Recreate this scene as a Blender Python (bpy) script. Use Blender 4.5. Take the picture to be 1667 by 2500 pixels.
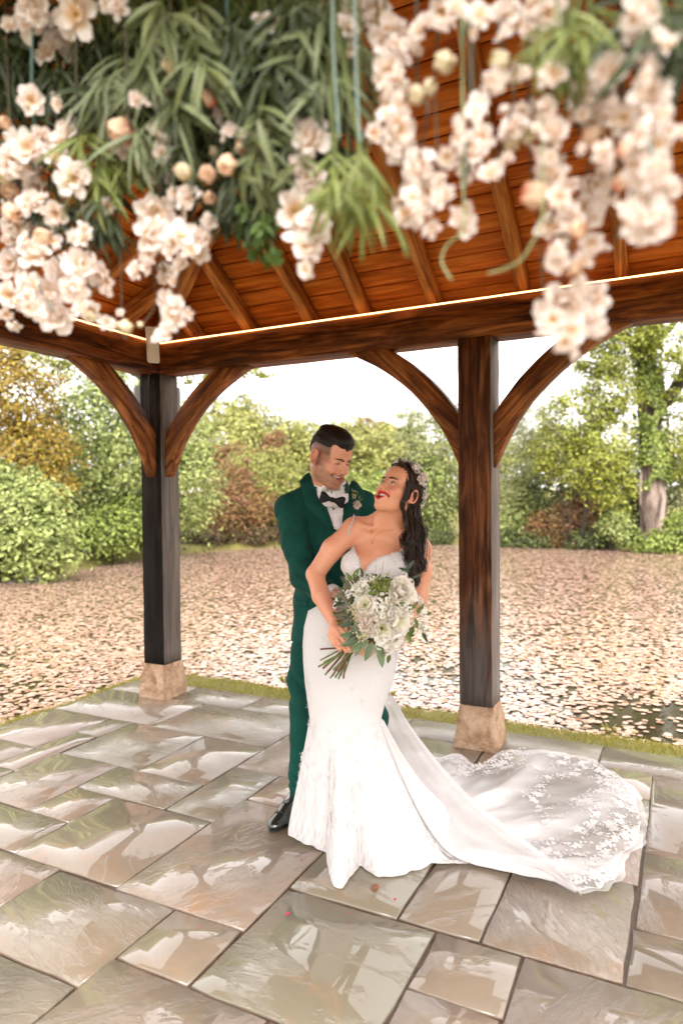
import bpy, bmesh, math, random
import numpy as np
from mathutils import Vector, Matrix, Euler

for o in list(bpy.data.objects):
    bpy.data.objects.remove(o)
scene = bpy.context.scene
col = scene.collection

# ------------------------------------------------------------------ camera
EYE = 1.5
F_PX, PITCH, ROLL = 1668.2, 0.0216, 0.0094          # focal length in photo pixels (1667 x 2500)
cam_d = bpy.data.cameras.new('camera')
cam_d.sensor_fit = 'VERTICAL'
cam_d.sensor_height = 36.0
cam_d.lens = F_PX / 2500.0 * 36.0
cam_d.clip_start = 0.05
cam_d.clip_end = 2000.0
cam_d.dof.use_dof = True
cam_d.dof.focus_distance = 3.02
cam_d.dof.aperture_fstop = 1.75
cam_d.dof.aperture_blades = 9
cam = bpy.data.objects.new('camera', cam_d)
col.objects.link(cam)
CAM_R = Euler((math.pi / 2 - PITCH, 0, 0)).to_matrix() @ Matrix.Rotation(-ROLL, 3, 'Z')
cam.matrix_world = Matrix.Translation((0, 0, EYE)) @ CAM_R.to_4x4()
scene.camera = cam

# ------------------------------------------------------------------ sky, sun, exposure
SUN_EL, SUN_AZ = math.radians(48), math.radians(168)   # azimuth clockwise from +Y: behind the camera, a little left
world = bpy.data.worlds.new('World')
scene.world = world
world.use_nodes = True
wn = world.node_tree
wn.nodes.clear()
w_out = wn.nodes.new('ShaderNodeOutputWorld')
w_bg = wn.nodes.new('ShaderNodeBackground')
w_sky = wn.nodes.new('ShaderNodeTexSky')
w_sky.sky_type = 'NISHITA'
w_sky.sun_disc = False
w_sky.sun_elevation = SUN_EL
w_sky.sun_rotation = SUN_AZ
w_sky.air_density = 1.0
w_sky.dust_density = 6.0
w_sky.ozone_density = 0.5
w_hs = wn.nodes.new('ShaderNodeHueSaturation')           # overcast: nearly colourless cloud light
w_hs.inputs['Saturation'].default_value = 0.12
w_mix = wn.nodes.new('ShaderNodeMix')
w_mix.data_type = 'RGBA'
w_mix.inputs[0].default_value = 0.55
w_mix.inputs[7].default_value = (10.7, 10.15, 9.9, 1)        # even cloud cover
wn.links.new(w_sky.outputs[0], w_hs.inputs['Color'])
wn.links.new(w_hs.outputs[0], w_mix.inputs[6])
wn.links.new(w_mix.outputs[2], w_bg.inputs['Color'])
w_bg.inputs['Strength'].default_value = 0.10
wn.links.new(w_bg.outputs[0], w_out.inputs['Surface'])

sun_d = bpy.data.lights.new('sun', 'SUN')
sun_d.energy = 1.0
sun_d.angle = math.radians(35)
sun_d.color = (1.0, 0.95, 0.88)
sun = bpy.data.objects.new('sun', sun_d)
col.objects.link(sun)
_sd = Vector((math.sin(SUN_AZ) * math.cos(SUN_EL), math.cos(SUN_AZ) * math.cos(SUN_EL), math.sin(SUN_EL)))
sun.rotation_euler = (-_sd).to_track_quat('-Z', 'Y').to_euler()

scene.view_settings.view_transform = 'Standard'
scene.view_settings.look = 'None'
scene.view_settings.exposure = 2.05
scene.view_settings.gamma = 1.0
scene.view_settings.use_curve_mapping = False
scene.render.engine = 'CYCLES'
scene.cycles.use_denoising = True
scene.cycles.max_bounces = 8
scene.cycles.transparent_max_bounces = 16
scene.cycles.sample_clamp_indirect = 6.0

# ------------------------------------------------------------------ helpers
RNG = np.random.default_rng(7)
random.seed(7)
CAM_N = np.array(CAM_R)

def ray(x, y):
    return CAM_N @ np.array([(x - 833.5) / F_PX, -(y - 1250) / F_PX, -1.0])
def at(x, y, Y):
    """the world point at forward distance Y that the photograph shows at pixel x, y"""
    d = ray(x, y)
    return np.array([0, 0, EYE]) + d * (Y / d[1])
def ground_at(x, y, z=0.0):
    d = ray(x, y)
    return np.array([0, 0, EYE]) + d * ((z - EYE) / d[2])

# pavilion frame: PC inner corner of the far corner post, PU along the pond side, PW along the left side
PA = 0.4643
PC = np.array([-1.3346, 5.0882, 0.0])
PU = np.array([math.cos(PA), -math.sin(PA), 0.0])
PW = np.array([-math.sin(PA), -math.cos(PA), 0.0])
def pav(u, w, z=0.0):
    return PC + u * PU + w * PW + np.array([0, 0, z])
def to_uw(P):
    d = np.asarray(P)[..., :2] - PC[:2]
    return d @ PU[:2], d @ PW[:2]

def link(o, parent=None):
    col.objects.link(o)
    if parent is not None:
        o.parent = parent
    return o
def tag(o, label, cat, group=None, kind=None):
    if label: o['label'] = label
    if cat: o['category'] = cat
    if group: o['group'] = group
    if kind: o['kind'] = kind
    return o
def empty(name, loc=(0, 0, 0), parent=None):
    o = bpy.data.objects.new(name, None)
    o.empty_display_size = 0.1
    o.location = loc
    return link(o, parent)
def set_parent(o, parent):
    """parent while keeping mesh coordinates as world coordinates"""
    o.parent = parent
    if parent is not None:
        m = Matrix.Translation(parent.location) if parent.parent is None else parent.matrix_world
        o.matrix_parent_inverse = m.inverted()

def mesh_np(name, V, F, smooth=False):
    """fast mesh from numpy; F is an (n,k) array or a list of such arrays"""
    V = np.asarray(V, dtype=np.float32)
    if not isinstance(F, list): F = [F]
    F = [np.asarray(f, dtype=np.int32) for f in F if len(f)]
    me = bpy.data.meshes.new(name)
    me.vertices.add(len(V))
    me.vertices.foreach_set('co', V.ravel())
    tot = sum(f.size for f in F); nf = sum(len(f) for f in F)
    me.loops.add(tot)
    me.loops.foreach_set('vertex_index', np.concatenate([f.ravel() for f in F]))
    me.polygons.add(nf)
    ls = np.concatenate([np.full(len(f), f.shape[1], np.int32) for f in F])
    st = np.concatenate([[0], np.cumsum(ls)[:-1]]).astype(np.int32)
    me.polygons.foreach_set('loop_start', st)
    if smooth:
        me.polygons.foreach_set('use_smooth', np.ones(nf, bool))
    me.update(calc_edges=True)
    me.validate()
    return me
def set_color(me, name, C):
    C = np.asarray(C, dtype=np.float32)
    if C.ndim == 1: C = np.stack([C, C, C], 1)
    if C.shape[1] == 3: C = np.concatenate([C, np.ones((len(C), 1), np.float32)], 1)
    a = me.color_attributes.new(name, 'FLOAT_COLOR', 'POINT')
    a.data.foreach_set('color', C.ravel())
def add_obj(name, me, mat=None, parent=None, loc=None, keep=True):
    o = bpy.data.objects.new(name, me)
    if mat is not None:
        for m in (mat if isinstance(mat, (list, tuple)) else [mat]):
            if len(me.materials) < (len(mat) if isinstance(mat, (list, tuple)) else 1):
                me.materials.append(m)
    col.objects.link(o)
    if loc is not None: o.location = loc
    if parent is not None:
        if keep: set_parent(o, parent)
        else: o.parent = parent
    return o

class MB:
    """collects simple shapes into one mesh"""
    def __init__(s): s.V = []; s.F = {}; s.n = 0; s.C = []
    def add(s, V, F, c=None):
        V = np.asarray(V, float)
        F = np.asarray(F, int)
        s.V.append(V)
        s.F.setdefault(F.shape[1], []).append(F + s.n)
        s.n += len(V)
        s.C.append(np.tile(np.asarray(c if c is not None else (1, 1, 1), float), (len(V), 1)))
    def tube(s, P, r, n=6, c=None, cap=True):
        P = np.asarray(P, float); m = len(P)
        r = np.broadcast_to(np.asarray(r, float), (m,))
        T = np.gradient(P, axis=0); T /= np.linalg.norm(T, axis=1)[:, None] + 1e-12
        a = np.array([0, 0, 1.0]) if abs(T[0][2]) < 0.9 else np.array([1.0, 0, 0])
        N = np.cross(T[0], a); N /= np.linalg.norm(N)
        rings = []
        for i in range(m):
            N = N - T[i] * (N @ T[i]); N /= np.linalg.norm(N) + 1e-12
            B = np.cross(T[i], N)
            t = np.arange(n) * 2 * np.pi / n
            rings.append(P[i] + r[i] * (np.cos(t)[:, None] * N + np.sin(t)[:, None] * B))
        V = np.concatenate(rings)
        i, j = np.meshgrid(np.arange(m - 1), np.arange(n), indexing='ij')
        a0 = i * n + j; b0 = i * n + (j + 1) % n
        F = np.stack([a0, b0, b0 + n, a0 + n], -1).reshape(-1, 4)
        if cap:
            V = np.concatenate([V, P[:1], P[-1:]])
            k = np.arange(n)
            q = np.stack([(k + 1) % n, k, np.full(n, m * n)], 1)
            q2 = np.stack([(m - 1) * n + k, (m - 1) * n + (k + 1) % n, np.full(n, m * n + 1)], 1)
            s.V.append(V); s.F.setdefault(4, []).append(F + s.n); s.F.setdefault(3, []).append(np.concatenate([q, q2]) + s.n)
            s.n += len(V)
            s.C.append(np.tile(np.asarray(c if c is not None else (1, 1, 1), float), (len(V), 1)))
        else:
            s.add(V, F, c)
    def ball(s, c0, r, n=8, c=None, squash=(1, 1, 1), R=None):
        m = max(3, n // 2 + 1)
        th = np.linspace(0, np.pi, m)[1:-1]; ph = np.arange(n) * 2 * np.pi / n
        V = [np.array([[0, 0, 1.0]])]
        for t in th:
            V.append(np.stack([np.sin(t) * np.cos(ph), np.sin(t) * np.sin(ph), np.full(n, np.cos(t))], 1))
        V.append(np.array([[0, 0, -1.0]]))
        V = np.concatenate(V) * np.asarray(squash) * r
        if R is not None: V = V @ np.asarray(R).T
        V = V + np.asarray(c0)
        F4 = []; F3 = []
        for j in range(n):
            F3.append([0, 1 + j, 1 + (j + 1) % n])
            e = 1 + (len(th) - 1) * n
            F3.append([e + (j + 1) % n, e + j, len(V) - 1])
            for i in range(len(th) - 1):
                a = 1 + i * n
                F4.append([a + j, a + n + j, a + n + (j + 1) % n, a + (j + 1) % n])
        s.V.append(V); s.F.setdefault(3, []).append(np.array(F3) + s.n)
        if F4: s.F.setdefault(4, []).append(np.array(F4) + s.n)
        s.n += len(V)
        s.C.append(np.tile(np.asarray(c if c is not None else (1, 1, 1), float), (len(V), 1)))
    def grid(s, P, c=None, closed_u=False):
        """P (m,n,3) surface"""
        P = np.asarray(P, float); m, n = P.shape[:2]
        i, j = np.meshgrid(np.arange(m - 1), np.arange(n if closed_u else n - 1), indexing='ij')
        a = i * n + j; b = i * n + (j + 1) % n
        s.add(P.reshape(-1, 3), np.stack([a, b, b + n, a + n], -1).reshape(-1, 4), c)
    def mesh(s, name, smooth=True, color=False):
        V = np.concatenate(s.V)
        me = mesh_np(name, V, [np.concatenate(f) for f in s.F.values()], smooth)
        if color: set_color(me, 'Col', np.concatenate(s.C))
        return me
    def build(s, name, mat, parent=None, smooth=True, color=False):
        return add_obj(name, s.mesh(name, smooth, color), mat, parent)

# ---------------- materials
def new_mat(name):
    m = bpy.data.materials.new(name)
    m.use_nodes = True
    nt = m.node_tree
    nt.nodes.clear()
    out = nt.nodes.new('ShaderNodeOutputMaterial')
    b = nt.nodes.new('ShaderNodeBsdfPrincipled')
    nt.links.new(b.outputs[0], out.inputs['Surface'])
    return m, nt, b
def N(nt, t, **kw):
    n = nt.nodes.new('ShaderNode' + t)
    for k, v in kw.items():
        if k in n.inputs: n.inputs[k].default_value = v
        else: setattr(n, k, v)
    return n
def ramp(nt, fac, stops, interp='LINEAR'):
    r = nt.nodes.new('ShaderNodeValToRGB')
    r.color_ramp.interpolation = interp
    e = r.color_ramp.elements
    while len(e) < len(stops): e.new(0.5)
    for k, (p, c) in enumerate(stops):
        e[k].position = p
        e[k].color = (*c, 1) if len(c) == 3 else c
    if fac is not None: nt.links.new(fac, r.inputs[0])
    return r.outputs[0]
def mixc(nt, fac, a, b, mode='MIX'):
    m = nt.nodes.new('ShaderNodeMix')
    m.data_type = 'RGBA'; m.blend_type = mode
    for v, i in ((fac, 0), (a, 6), (b, 7)):
        if isinstance(v, (int, float)): m.inputs[i].default_value = v
        elif isinstance(v, tuple): m.inputs[i].default_value = (*v, 1) if len(v) == 3 else v
        else: nt.links.new(v, m.inputs[i])
    return m.outputs[2]
def mathn(nt, op, a, b=None, clamp=False):
    m = nt.nodes.new('ShaderNodeMath'); m.operation = op; m.use_clamp = clamp
    for v, i in ((a, 0), (b, 1)):
        if v is None: continue
        if isinstance(v, (int, float)): m.inputs[i].default_value = v
        else: nt.links.new(v, m.inputs[i])
    return m.outputs[0]
def coords(nt, kind='Object', scale=(1, 1, 1), loc_random=False):
    t = nt.nodes.new('ShaderNodeTexCoord')
    mp = nt.nodes.new('ShaderNodeMapping')
    mp.inputs['Scale'].default_value = scale
    nt.links.new(t.outputs[kind], mp.inputs['Vector'])
    if loc_random:
        oi = nt.nodes.new('ShaderNodeObjectInfo')
        mul = mathn(nt, 'MULTIPLY', oi.outputs['Random'], 37.0)
        cx = nt.nodes.new('ShaderNodeCombineXYZ')
        for i in range(3): nt.links.new(mul, cx.inputs[i])
        nt.links.new(cx.outputs[0], mp.inputs['Location'])
    return mp.outputs[0]
def noise(nt, vec, scale, detail=4, rough=0.55, dist=0.0):
    n = nt.nodes.new('ShaderNodeTexNoise')
    n.inputs['Scale'].default_value = scale
    n.inputs['Detail'].default_value = detail
    n.inputs['Roughness'].default_value = rough
    n.inputs['Distortion'].default_value = dist
    if vec is not None: nt.links.new(vec, n.inputs['Vector'])
    return n.outputs['Fac']
def bump(nt, bsdf, h, strength=0.3, dist=0.01):
    b = nt.nodes.new('ShaderNodeBump')
    b.inputs['Strength'].default_value = strength
    b.inputs['Distance'].default_value = dist
    nt.links.new(h, b.inputs['Height'])
    nt.links.new(b.outputs[0], bsdf.inputs['Normal'])
    return b
def plain(name, c, rough=0.6, var=0.0, vscale=20.0, sss=0.0, spec=0.5, coat=0.0, metallic=0.0, bmp=0.0, bscale=60.0):
    m, nt, b = new_mat(name)
    b.inputs['Base Color'].default_value = (*c, 1)
    b.inputs['Roughness'].default_value = rough
    b.inputs['Specular IOR Level'].default_value = spec
    b.inputs['Metallic'].default_value = metallic
    if coat: b.inputs['Coat Weight'].default_value = coat; b.inputs['Coat Roughness'].default_value = 0.1
    if var:
        v = coords(nt, 'Object', loc_random=True)
        f = noise(nt, v, vscale)
        d = tuple(max(0, x * (1 - var)) for x in c); l = tuple(min(1, x * (1 + var)) for x in c)
        nt.links.new(ramp(nt, f, [(0.3, d), (0.7, l)]), b.inputs['Base Color'])
    if bmp:
        v = coords(nt, 'Object')
        bump(nt, b, noise(nt, v, bscale, 5), bmp, 0.01)
    if sss:
        b.inputs['Subsurface Weight'].default_value = sss
        b.inputs['Subsurface Radius'].default_value = (0.01, 0.004, 0.002)
    return m
def leaf_mat(name, stops, rough=0.5, transl=0.35, attr=None):
    """leaf with a different tone on each leaf (random per island) and light coming through"""
    m, nt, b = new_mat(name)
    g = nt.nodes.new('ShaderNodeNewGeometry')
    c = ramp(nt, g.outputs['Random Per Island'], stops)
    nt.links.new(c, b.inputs['Base Color'])
    b.inputs['Roughness'].default_value = rough
    b.inputs['Specular IOR Level'].default_value = 0.35
    tr = nt.nodes.new('ShaderNodeBsdfTranslucent')
    nt.links.new(c, tr.inputs['Color'])
    mx = nt.nodes.new('ShaderNodeMixShader')
    mx.inputs[0].default_value = transl
    nt.links.new(b.outputs[0], mx.inputs[1]); nt.links.new(tr.outputs[0], mx.inputs[2])
    out = [n for n in nt.nodes if n.type == 'OUTPUT_MATERIAL'][0]
    nt.links.new(mx.outputs[0], out.inputs['Surface'])
    return m
def unit(v):
    v = np.asarray(v, float)
    return v / (np.linalg.norm(v, axis=-1, keepdims=True) + 1e-12)
def bez(P, n):
    """Catmull-Rom through points"""
    P = np.asarray(P, float)
    Q = np.concatenate([[2 * P[0] - P[1]], P, [2 * P[-1] - P[-2]]])
    ts = np.linspace(0, len(P) - 1, n)
    out = []
    for t in ts:
        i = min(int(t), len(P) - 2); f = t - i
        a, b, c, d = Q[i], Q[i + 1], Q[i + 2], Q[i + 3]
        out.append(0.5 * ((2 * b) + (-a + c) * f + (2 * a - 5 * b + 4 * c - d) * f * f + (-a + 3 * b - 3 * c + d) * f ** 3))
    return np.array(out)
def smoothstep(a, b, x):
    t = np.clip((x - a) / (b - a), 0, 1)
    return t * t * (3 - 2 * t)
# ================================================================== ground, pond, far bank
WATER_Z = -0.30
# far shoreline, left to right, as world points on the water plane
SHORE = np.array([(-30, 6.0), (-16, 9.5), (-9.5, 13.5), (-7.4, 15.6), (-6.6, 18.6), (-6.0, 21.5), (-4.2, 23.8), (-1.0, 26.0), (4.0, 25.8),
                  (7.0, 24.5), (10.0, 22.6), (14, 21.0), (22, 19.0), (40, 14.0)])
def shore_y(x):
    return np.interp(x, SHORE[:, 0], SHORE[:, 1])
def hash_noise(x, y, s=1.0):
    return (np.sin(x * 1.7 * s + 1.3) * np.cos(y * 2.1 * s - 0.7) + np.sin((x + y) * 0.9 * s) * 0.6 + np.sin(x * 3.9 * s - y * 2.7 * s) * 0.35) / 1.95
def terrain(x, y):
    u, w = to_uw(np.stack([x, y], -1))
    wob = 0.06 * hash_noise(x, y, 2.3)
    near = np.minimum(u + 0.86 + wob, w + 0.80 + wob + 0.10 * smoothstep(3.0, 0.5, u))   # > 0 on the terrace side
    zn = -0.035 - 0.75 * smoothstep(0.16, -0.35, near)
    far = y - shore_y(x)                                                                  # > 0 beyond the pond
    zf = -0.80 + 0.72 * smoothstep(-1.2, 0.5, far) + np.clip(far - 0.5, 0, 80) * 0.03 + 0.06 * hash_noise(x, y, .6) * smoothstep(0, 3, far)
    return np.maximum(zn, zf)
def spaced(lo, hi, n, c, k):
    t = np.linspace(math.asinh((lo - c) / k), math.asinh((hi - c) / k), n)
    return c + k * np.sinh(t)
gx = spaced(-260, 260, 250, 0.0, 2.2); gy = spaced(-120, 420, 250, 4.6, 2.2)
GX, GY = np.meshgrid(gx, gy)
GZ = terrain(GX, GY)
mb = MB(); mb.grid(np.stack([GX, GY, GZ], -1))
m, nt, b = new_mat('bank_soil_and_turf')
v = coords(nt, 'Object')
f1 = noise(nt, v, 1.2, 6); f2 = noise(nt, v, 26, 4)
c1 = ramp(nt, f1, [(0.3, (0.10, 0.10, 0.02)), (0.55, (0.22, 0.21, 0.04)), (0.75, (0.26, 0.20, 0.07))])
nt.links.new(mixc(nt, mathn(nt, 'MULTIPLY', f2, .7), c1, (0.10, 0.075, 0.03)), b.inputs['Base Color'])
b.inputs['Roughness'].default_value = 0.85
bump(nt, b, f2, 0.6, 0.03)
o = mb.build('ground', m); o['kind'] = 'structure'

# water
m, nt, b = new_mat('pond_water')
b.inputs['Base Color'].default_value = (0.045, 0.036, 0.02, 1)
b.inputs['Roughness'].default_value = 0.04
b.inputs['IOR'].default_value = 1.33
v = coords(nt, 'Object', (1, 1, 1))
h1 = noise(nt, v, 5.0, 3); h2 = noise(nt, v, 38, 2)
bump(nt, b, mathn(nt, 'ADD', h1, mathn(nt, 'MULTIPLY', h2, 0.25)), 0.05, 0.05)
mb = MB(); mb.add([(-60, 1, WATER_Z), (60, 1, WATER_Z), (60, 45, WATER_Z), (-60, 45, WATER_Z)], [[0, 1, 2, 3]])
o = mb.build('pond_water', m, smooth=False); o['kind'] = 'structure'

# lily pads: the nearest ones singly, the rest of the carpet as one mass
def pad_shape(n, notch=True):
    a = np.linspace(0.16 if notch else 0, 2 * np.pi - (0.16 if notch else 0), n, endpoint=notch)
    r = 0.5 * (1 + 0.05 * np.sin(3 * a + 1) + 0.03 * np.sin(7 * a))
    ring = np.stack([r * np.cos(a), r * np.sin(a), 0.035 + 0.03 * np.sin(2 * a + .7)], 1)
    V = np.concatenate([[[0.05, 0, 0]], ring])
    k = np.arange(1, n)
    F = np.stack([np.zeros(n - 1, int), k, k + 1], 1)
    if not notch: F = np.concatenate([F, [[0, n, 1]]])
    return V, F
m_pad, nt, b = new_mat('lily_pad_bronze')
g = nt.nodes.new('ShaderNodeNewGeometry'); oi = nt.nodes.new('ShaderNodeObjectInfo')
rnd = mathn(nt, 'FRACT', mathn(nt, 'ADD', g.outputs['Random Per Island'], oi.outputs['Random']))
PAD_STOPS = [(0.0, (0.30, 0.16, 0.10)), (0.10, (0.46, 0.285, 0.21)), (0.5, (0.55, 0.36, 0.275)), (0.88, (0.60, 0.41, 0.33)), (0.95, (0.34, 0.27, 0.11)), (1.0, (0.30, 0.10, 0.06))]
nt.links.new(ramp(nt, rnd, PAD_STOPS), b.inputs['Base Color'])
b.inputs['Roughness'].default_value = 0.16
b.inputs['Specular IOR Level'].default_value = 0.9
rg = np.random.default_rng(21)
cand = []
N0 = 640000
Yc = 4.6 + 24 * rg.random(N0) ** 1.25
Xc = (rg.random(N0) * 2 - 1) * (Yc * 0.70 + 0.9)
un, wn_ = to_uw(np.stack([Xc, Yc], -1))
tz = terrain(Xc, Yc)
dens = 0.5 + 0.5 * hash_noise(Xc * .9, Yc * 1.3, .8) + 0.35 * hash_noise(Xc, Yc, 3.1)
# open water: a strip by the near bank on the right, patches in the left foreground
open_w = np.exp(-(((un - 3.6) / 1.2) ** 2 + ((wn_ + 1.8) / 1.0) ** 2)) * 0.95 + np.exp(-(((un + 2.0) / 1.0) ** 2 + ((wn_ - 0.0) / 1.2) ** 2)) * 0.35 + np.exp(-(((un - 1.2) / 1.3) ** 2 + ((wn_ + 2.6) / 1.5) ** 2)) * 0.5
keep = (tz < WATER_Z - 0.12) & (rg.random(N0) < np.clip(0.86 - .20 * smoothstep(11, 6, Yc) + 0.34 * dens - open_w, 0.06, 1))
Xc, Yc = Xc[keep], Yc[keep]
size = (0.040 + 0.030 * rg.random(len(Xc)) ** 1.5) * (1 + 0.036 * (Yc - 5))
# thin out so that pads overlap only a little: cell hashing
order = rg.permutation(len(Xc)); cell = {}
sel = []
for i in order:
    s = size[i] * 0.70
    k = (int(Xc[i] / s), int(Yc[i] / s))
    if k in cell: continue
    cell[k] = 1; sel.append(i)
sel = np.array(sel)
Xc, Yc, size = Xc[sel], Yc[sel], size[sel]
rank = np.argsort(Yc / (size * 10))
vis = np.abs(Xc / Yc) < 0.49
one = [i for i in rank if vis[i]][:300]
padV, padF = pad_shape(12)
me_pad = mesh_np('lily_pad', padV, padF, True); me_pad.materials.append(m_pad)
for i in one:
    o = bpy.data.objects.new('lily_pad', me_pad)
    o.location = (Xc[i], Yc[i], WATER_Z + 0.004 + 0.008 * rg.random())
    o.rotation_euler = (rg.normal(0, .05), rg.normal(0, .05), rg.random() * 6.28)
    o.scale = (size[i], size[i] * (0.85 + .15 * rg.random()), size[i])
    col.objects.link(o)
    tag(o, 'small bronze-pink lily pad floating near the paved terrace', 'lily pad', 'lily pads floating nearest the terrace')
rest = np.setdiff1d(np.arange(len(Xc)), np.array(one))
allV, allF, n0 = [], [], 0
for nseg, sel_ in ((8, rest[Yc[rest] < 10]), (5, rest[Yc[rest] >= 10])):
    pv, pf = pad_shape(nseg, False); pv[:, 2] *= .25
    m_ = len(sel_); a = rg.random(m_) * 6.28
    ca, sa = np.cos(a), np.sin(a)
    V = np.einsum('k,pj->kpj', size[sel_], pv)
    V[..., 0] *= (.8 + .2 * rg.random(m_))[:, None]
    V[..., 2] *= rg.random(m_)[:, None]
    Vx = V[..., 0] * ca[:, None] - V[..., 1] * sa[:, None]; Vy = V[..., 0] * sa[:, None] + V[..., 1] * ca[:, None]
    tx, ty = rg.normal(0, .03, m_), rg.normal(0, .03, m_)
    Vz = V[..., 2] + Vx * tx[:, None] + Vy * ty[:, None]
    V = np.stack([Vx + Xc[sel_][:, None], Vy + Yc[sel_][:, None], Vz + WATER_Z + 0.006 + 0.01 * rg.random(m_)[:, None]], -1)
    allV.append(V.reshape(-1, 3)); allF.append((pf[None] + (np.arange(m_) * len(pv))[:, None, None]).reshape(-1, 3) + n0); n0 += m_ * len(pv)
o = add_obj('lily_pad_carpet', mesh_np('lily_pad_carpet', np.concatenate(allV), np.concatenate(allF), True), m_pad)
tag(o, 'carpet of bronze-pink lily pads covering the pond', 'lily pads', kind='stuff')

# thin reed stalks standing between the pads
mb = MB()
for k in range(260):
    Y = 6.0 + 9 * rg.random(); X = (rg.random() * 1.2 - .25) * Y * .5
    if terrain(np.array(X), np.array(Y)) > WATER_Z - .15: continue
    hgt = 0.05 + .09 * rg.random(); l = rg.normal(0, .02, 2)
    mb.tube([(X, Y, WATER_Z - .02), (X + l[0], Y + l[1], WATER_Z + hgt)], [.0022, .0012], 3, cap=False)
o = mb.build('water_weed_stalks', plain('weed_stalk', (0.22, 0.10, 0.04), .6))
tag(o, 'thin reddish weed stalks poking up between the lily pads', 'water weed', kind='stuff')

# ================================================================== paving
m_stone, nt, b = new_mat('wet_riven_sandstone')
oi = nt.nodes.new('ShaderNodeObjectInfo')
tc = nt.nodes.new('ShaderNodeTexCoord')
rot = nt.nodes.new('ShaderNodeVectorRotate'); rot.rotation_type = 'Z_AXIS'
nt.links.new(tc.outputs['Object'], rot.inputs['Vector'])
nt.links.new(mathn(nt, 'MULTIPLY', oi.outputs['Random'], 6.28), rot.inputs['Angle'])
shift = nt.nodes.new('ShaderNodeVectorMath'); shift.operation = 'ADD'
cx = nt.nodes.new('ShaderNodeCombineXYZ')
r37 = mathn(nt, 'MULTIPLY', oi.outputs['Random'], 53.0)
for i in range(3): nt.links.new(r37, cx.inputs[i])
nt.links.new(rot.outputs[0], shift.inputs[0]); nt.links.new(cx.outputs[0], shift.inputs[1])
mp = nt.nodes.new('ShaderNodeMapping'); mp.inputs['Scale'].default_value = (1.0, 2.6, 1.0)
nt.links.new(shift.outputs[0], mp.inputs['Vector'])
P = mp.outputs[0]
big = noise(nt, P, 2.6, 6, 0.58, 1.0)
fine = noise(nt, P, 15, 8, 0.66, 0.6)
grain = noise(nt, shift.outputs[0], 160, 3)
# terraces left by splitting the stone
ter = mathn(nt, 'MULTIPLY', big, 13.0)
fl = mathn(nt, 'FLOOR', ter)
fr = mathn(nt, 'SUBTRACT', ter, fl)
sm = nt.nodes.new('ShaderNodeMapRange'); sm.interpolation_type = 'SMOOTHSTEP'
sm.inputs['From Min'].default_value = 0.86; sm.inputs['From Max'].default_value = 1.0
nt.links.new(fr, sm.inputs['Value'])
terr = mathn(nt, 'MULTIPLY', mathn(nt, 'ADD', fl, sm.outputs[0]), 1 / 13.0)
hgt = mathn(nt, 'ADD', mathn(nt, 'MULTIPLY', terr, 0.8), mathn(nt, 'MULTIPLY', fine, 0.36))
rnd2 = mathn(nt, 'FRACT', mathn(nt, 'MULTIPLY', oi.outputs['Random'], 7.31))
lvl = mathn(nt, 'ADD', 0.49, mathn(nt, 'MULTIPLY', rnd2, 0.15))   # water film level, other on each slab
filled = mathn(nt, 'MAXIMUM', hgt, lvl)
dry = nt.nodes.new('ShaderNodeMapRange'); dry.inputs['From Min'].default_value = 0.0; dry.inputs['From Max'].default_value = 0.11
nt.links.new(mathn(nt, 'SUBTRACT', hgt, lvl), dry.inputs['Value'])
tone = ramp(nt, oi.outputs['Random'], [(0.0, (0.185, 0.145, 0.098)), (0.3, (0.245, 0.172, 0.128)), (0.5, (0.155, 0.138, 0.092)), (0.75, (0.275, 0.188, 0.146)), (1.0, (0.195, 0.152, 0.105))])
c = mixc(nt, mathn(nt, 'MULTIPLY', fine, 0.8), tone, (0.13, 0.10, 0.065))
stain = noise(nt, shift.outputs[0], 3.0, 5, .6, 1.5)
st = nt.nodes.new('ShaderNodeMapRange'); st.inputs['From Min'].default_value = 0.56; st.inputs['From Max'].default_value = 0.7; st.inputs['To Max'].default_value = 0.55
nt.links.new(stain, st.inputs['Value'])
c = mixc(nt, st.outputs[0], c, (0.24, 0.135, 0.07))
nt.links.new(c, b.inputs['Base Color'])
b.inputs['Roughness'].default_value = 0.55
b.inputs['Coat Weight'].default_value = 1.0
b.inputs['Coat IOR'].default_value = 1.62
nt.links.new(mathn(nt, 'ADD', 0.022, mathn(nt, 'MULTIPLY', dry.outputs[0], 0.15)), b.inputs['Coat Roughness'])
bp = nt.nodes.new('ShaderNodeBump'); bp.inputs['Strength'].default_value = 1.0; bp.inputs['Distance'].default_value = 0.020
nt.links.new(filled, bp.inputs['Height'])
nt.links.new(bp.outputs[0], b.inputs['Coat Normal']); nt.links.new(bp.outputs[0], b.inputs['Normal'])

m_joint, nt, b = new_mat('wet_mortar')
v = coords(nt, 'Object')
nt.links.new(ramp(nt, noise(nt, v, 30, 5), [(0.3, (0.03, 0.016, 0.010)), (0.7, (0.12, 0.05, 0.026))]), b.inputs['Base Color'])
b.inputs['Roughness'].default_value = 0.35
bump(nt, b, noise(nt, v, 90, 4), 0.7, 0.006)

root = empty('paved_terrace', (0, 0, 0)); root['kind'] = 'structure'
mb = MB()
ring = [pav(-0.585, -0.37), pav(6.2, -0.37), pav(6.2, 6.4), pav(-0.585, 6.4)]
zt, zb_ = -0.009, -0.16
V = [np.append(p[:2], zt) for p in ring] + [np.append(p[:2], zb_) for p in ring]
mb.add(V, [[0, 1, 2, 3], [0, 4, 5, 1], [1, 5, 6, 2], [2, 6, 7, 3], [3, 7, 4, 0]])
mb.build('mortar_bed', m_joint, root, smooth=False)

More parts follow.
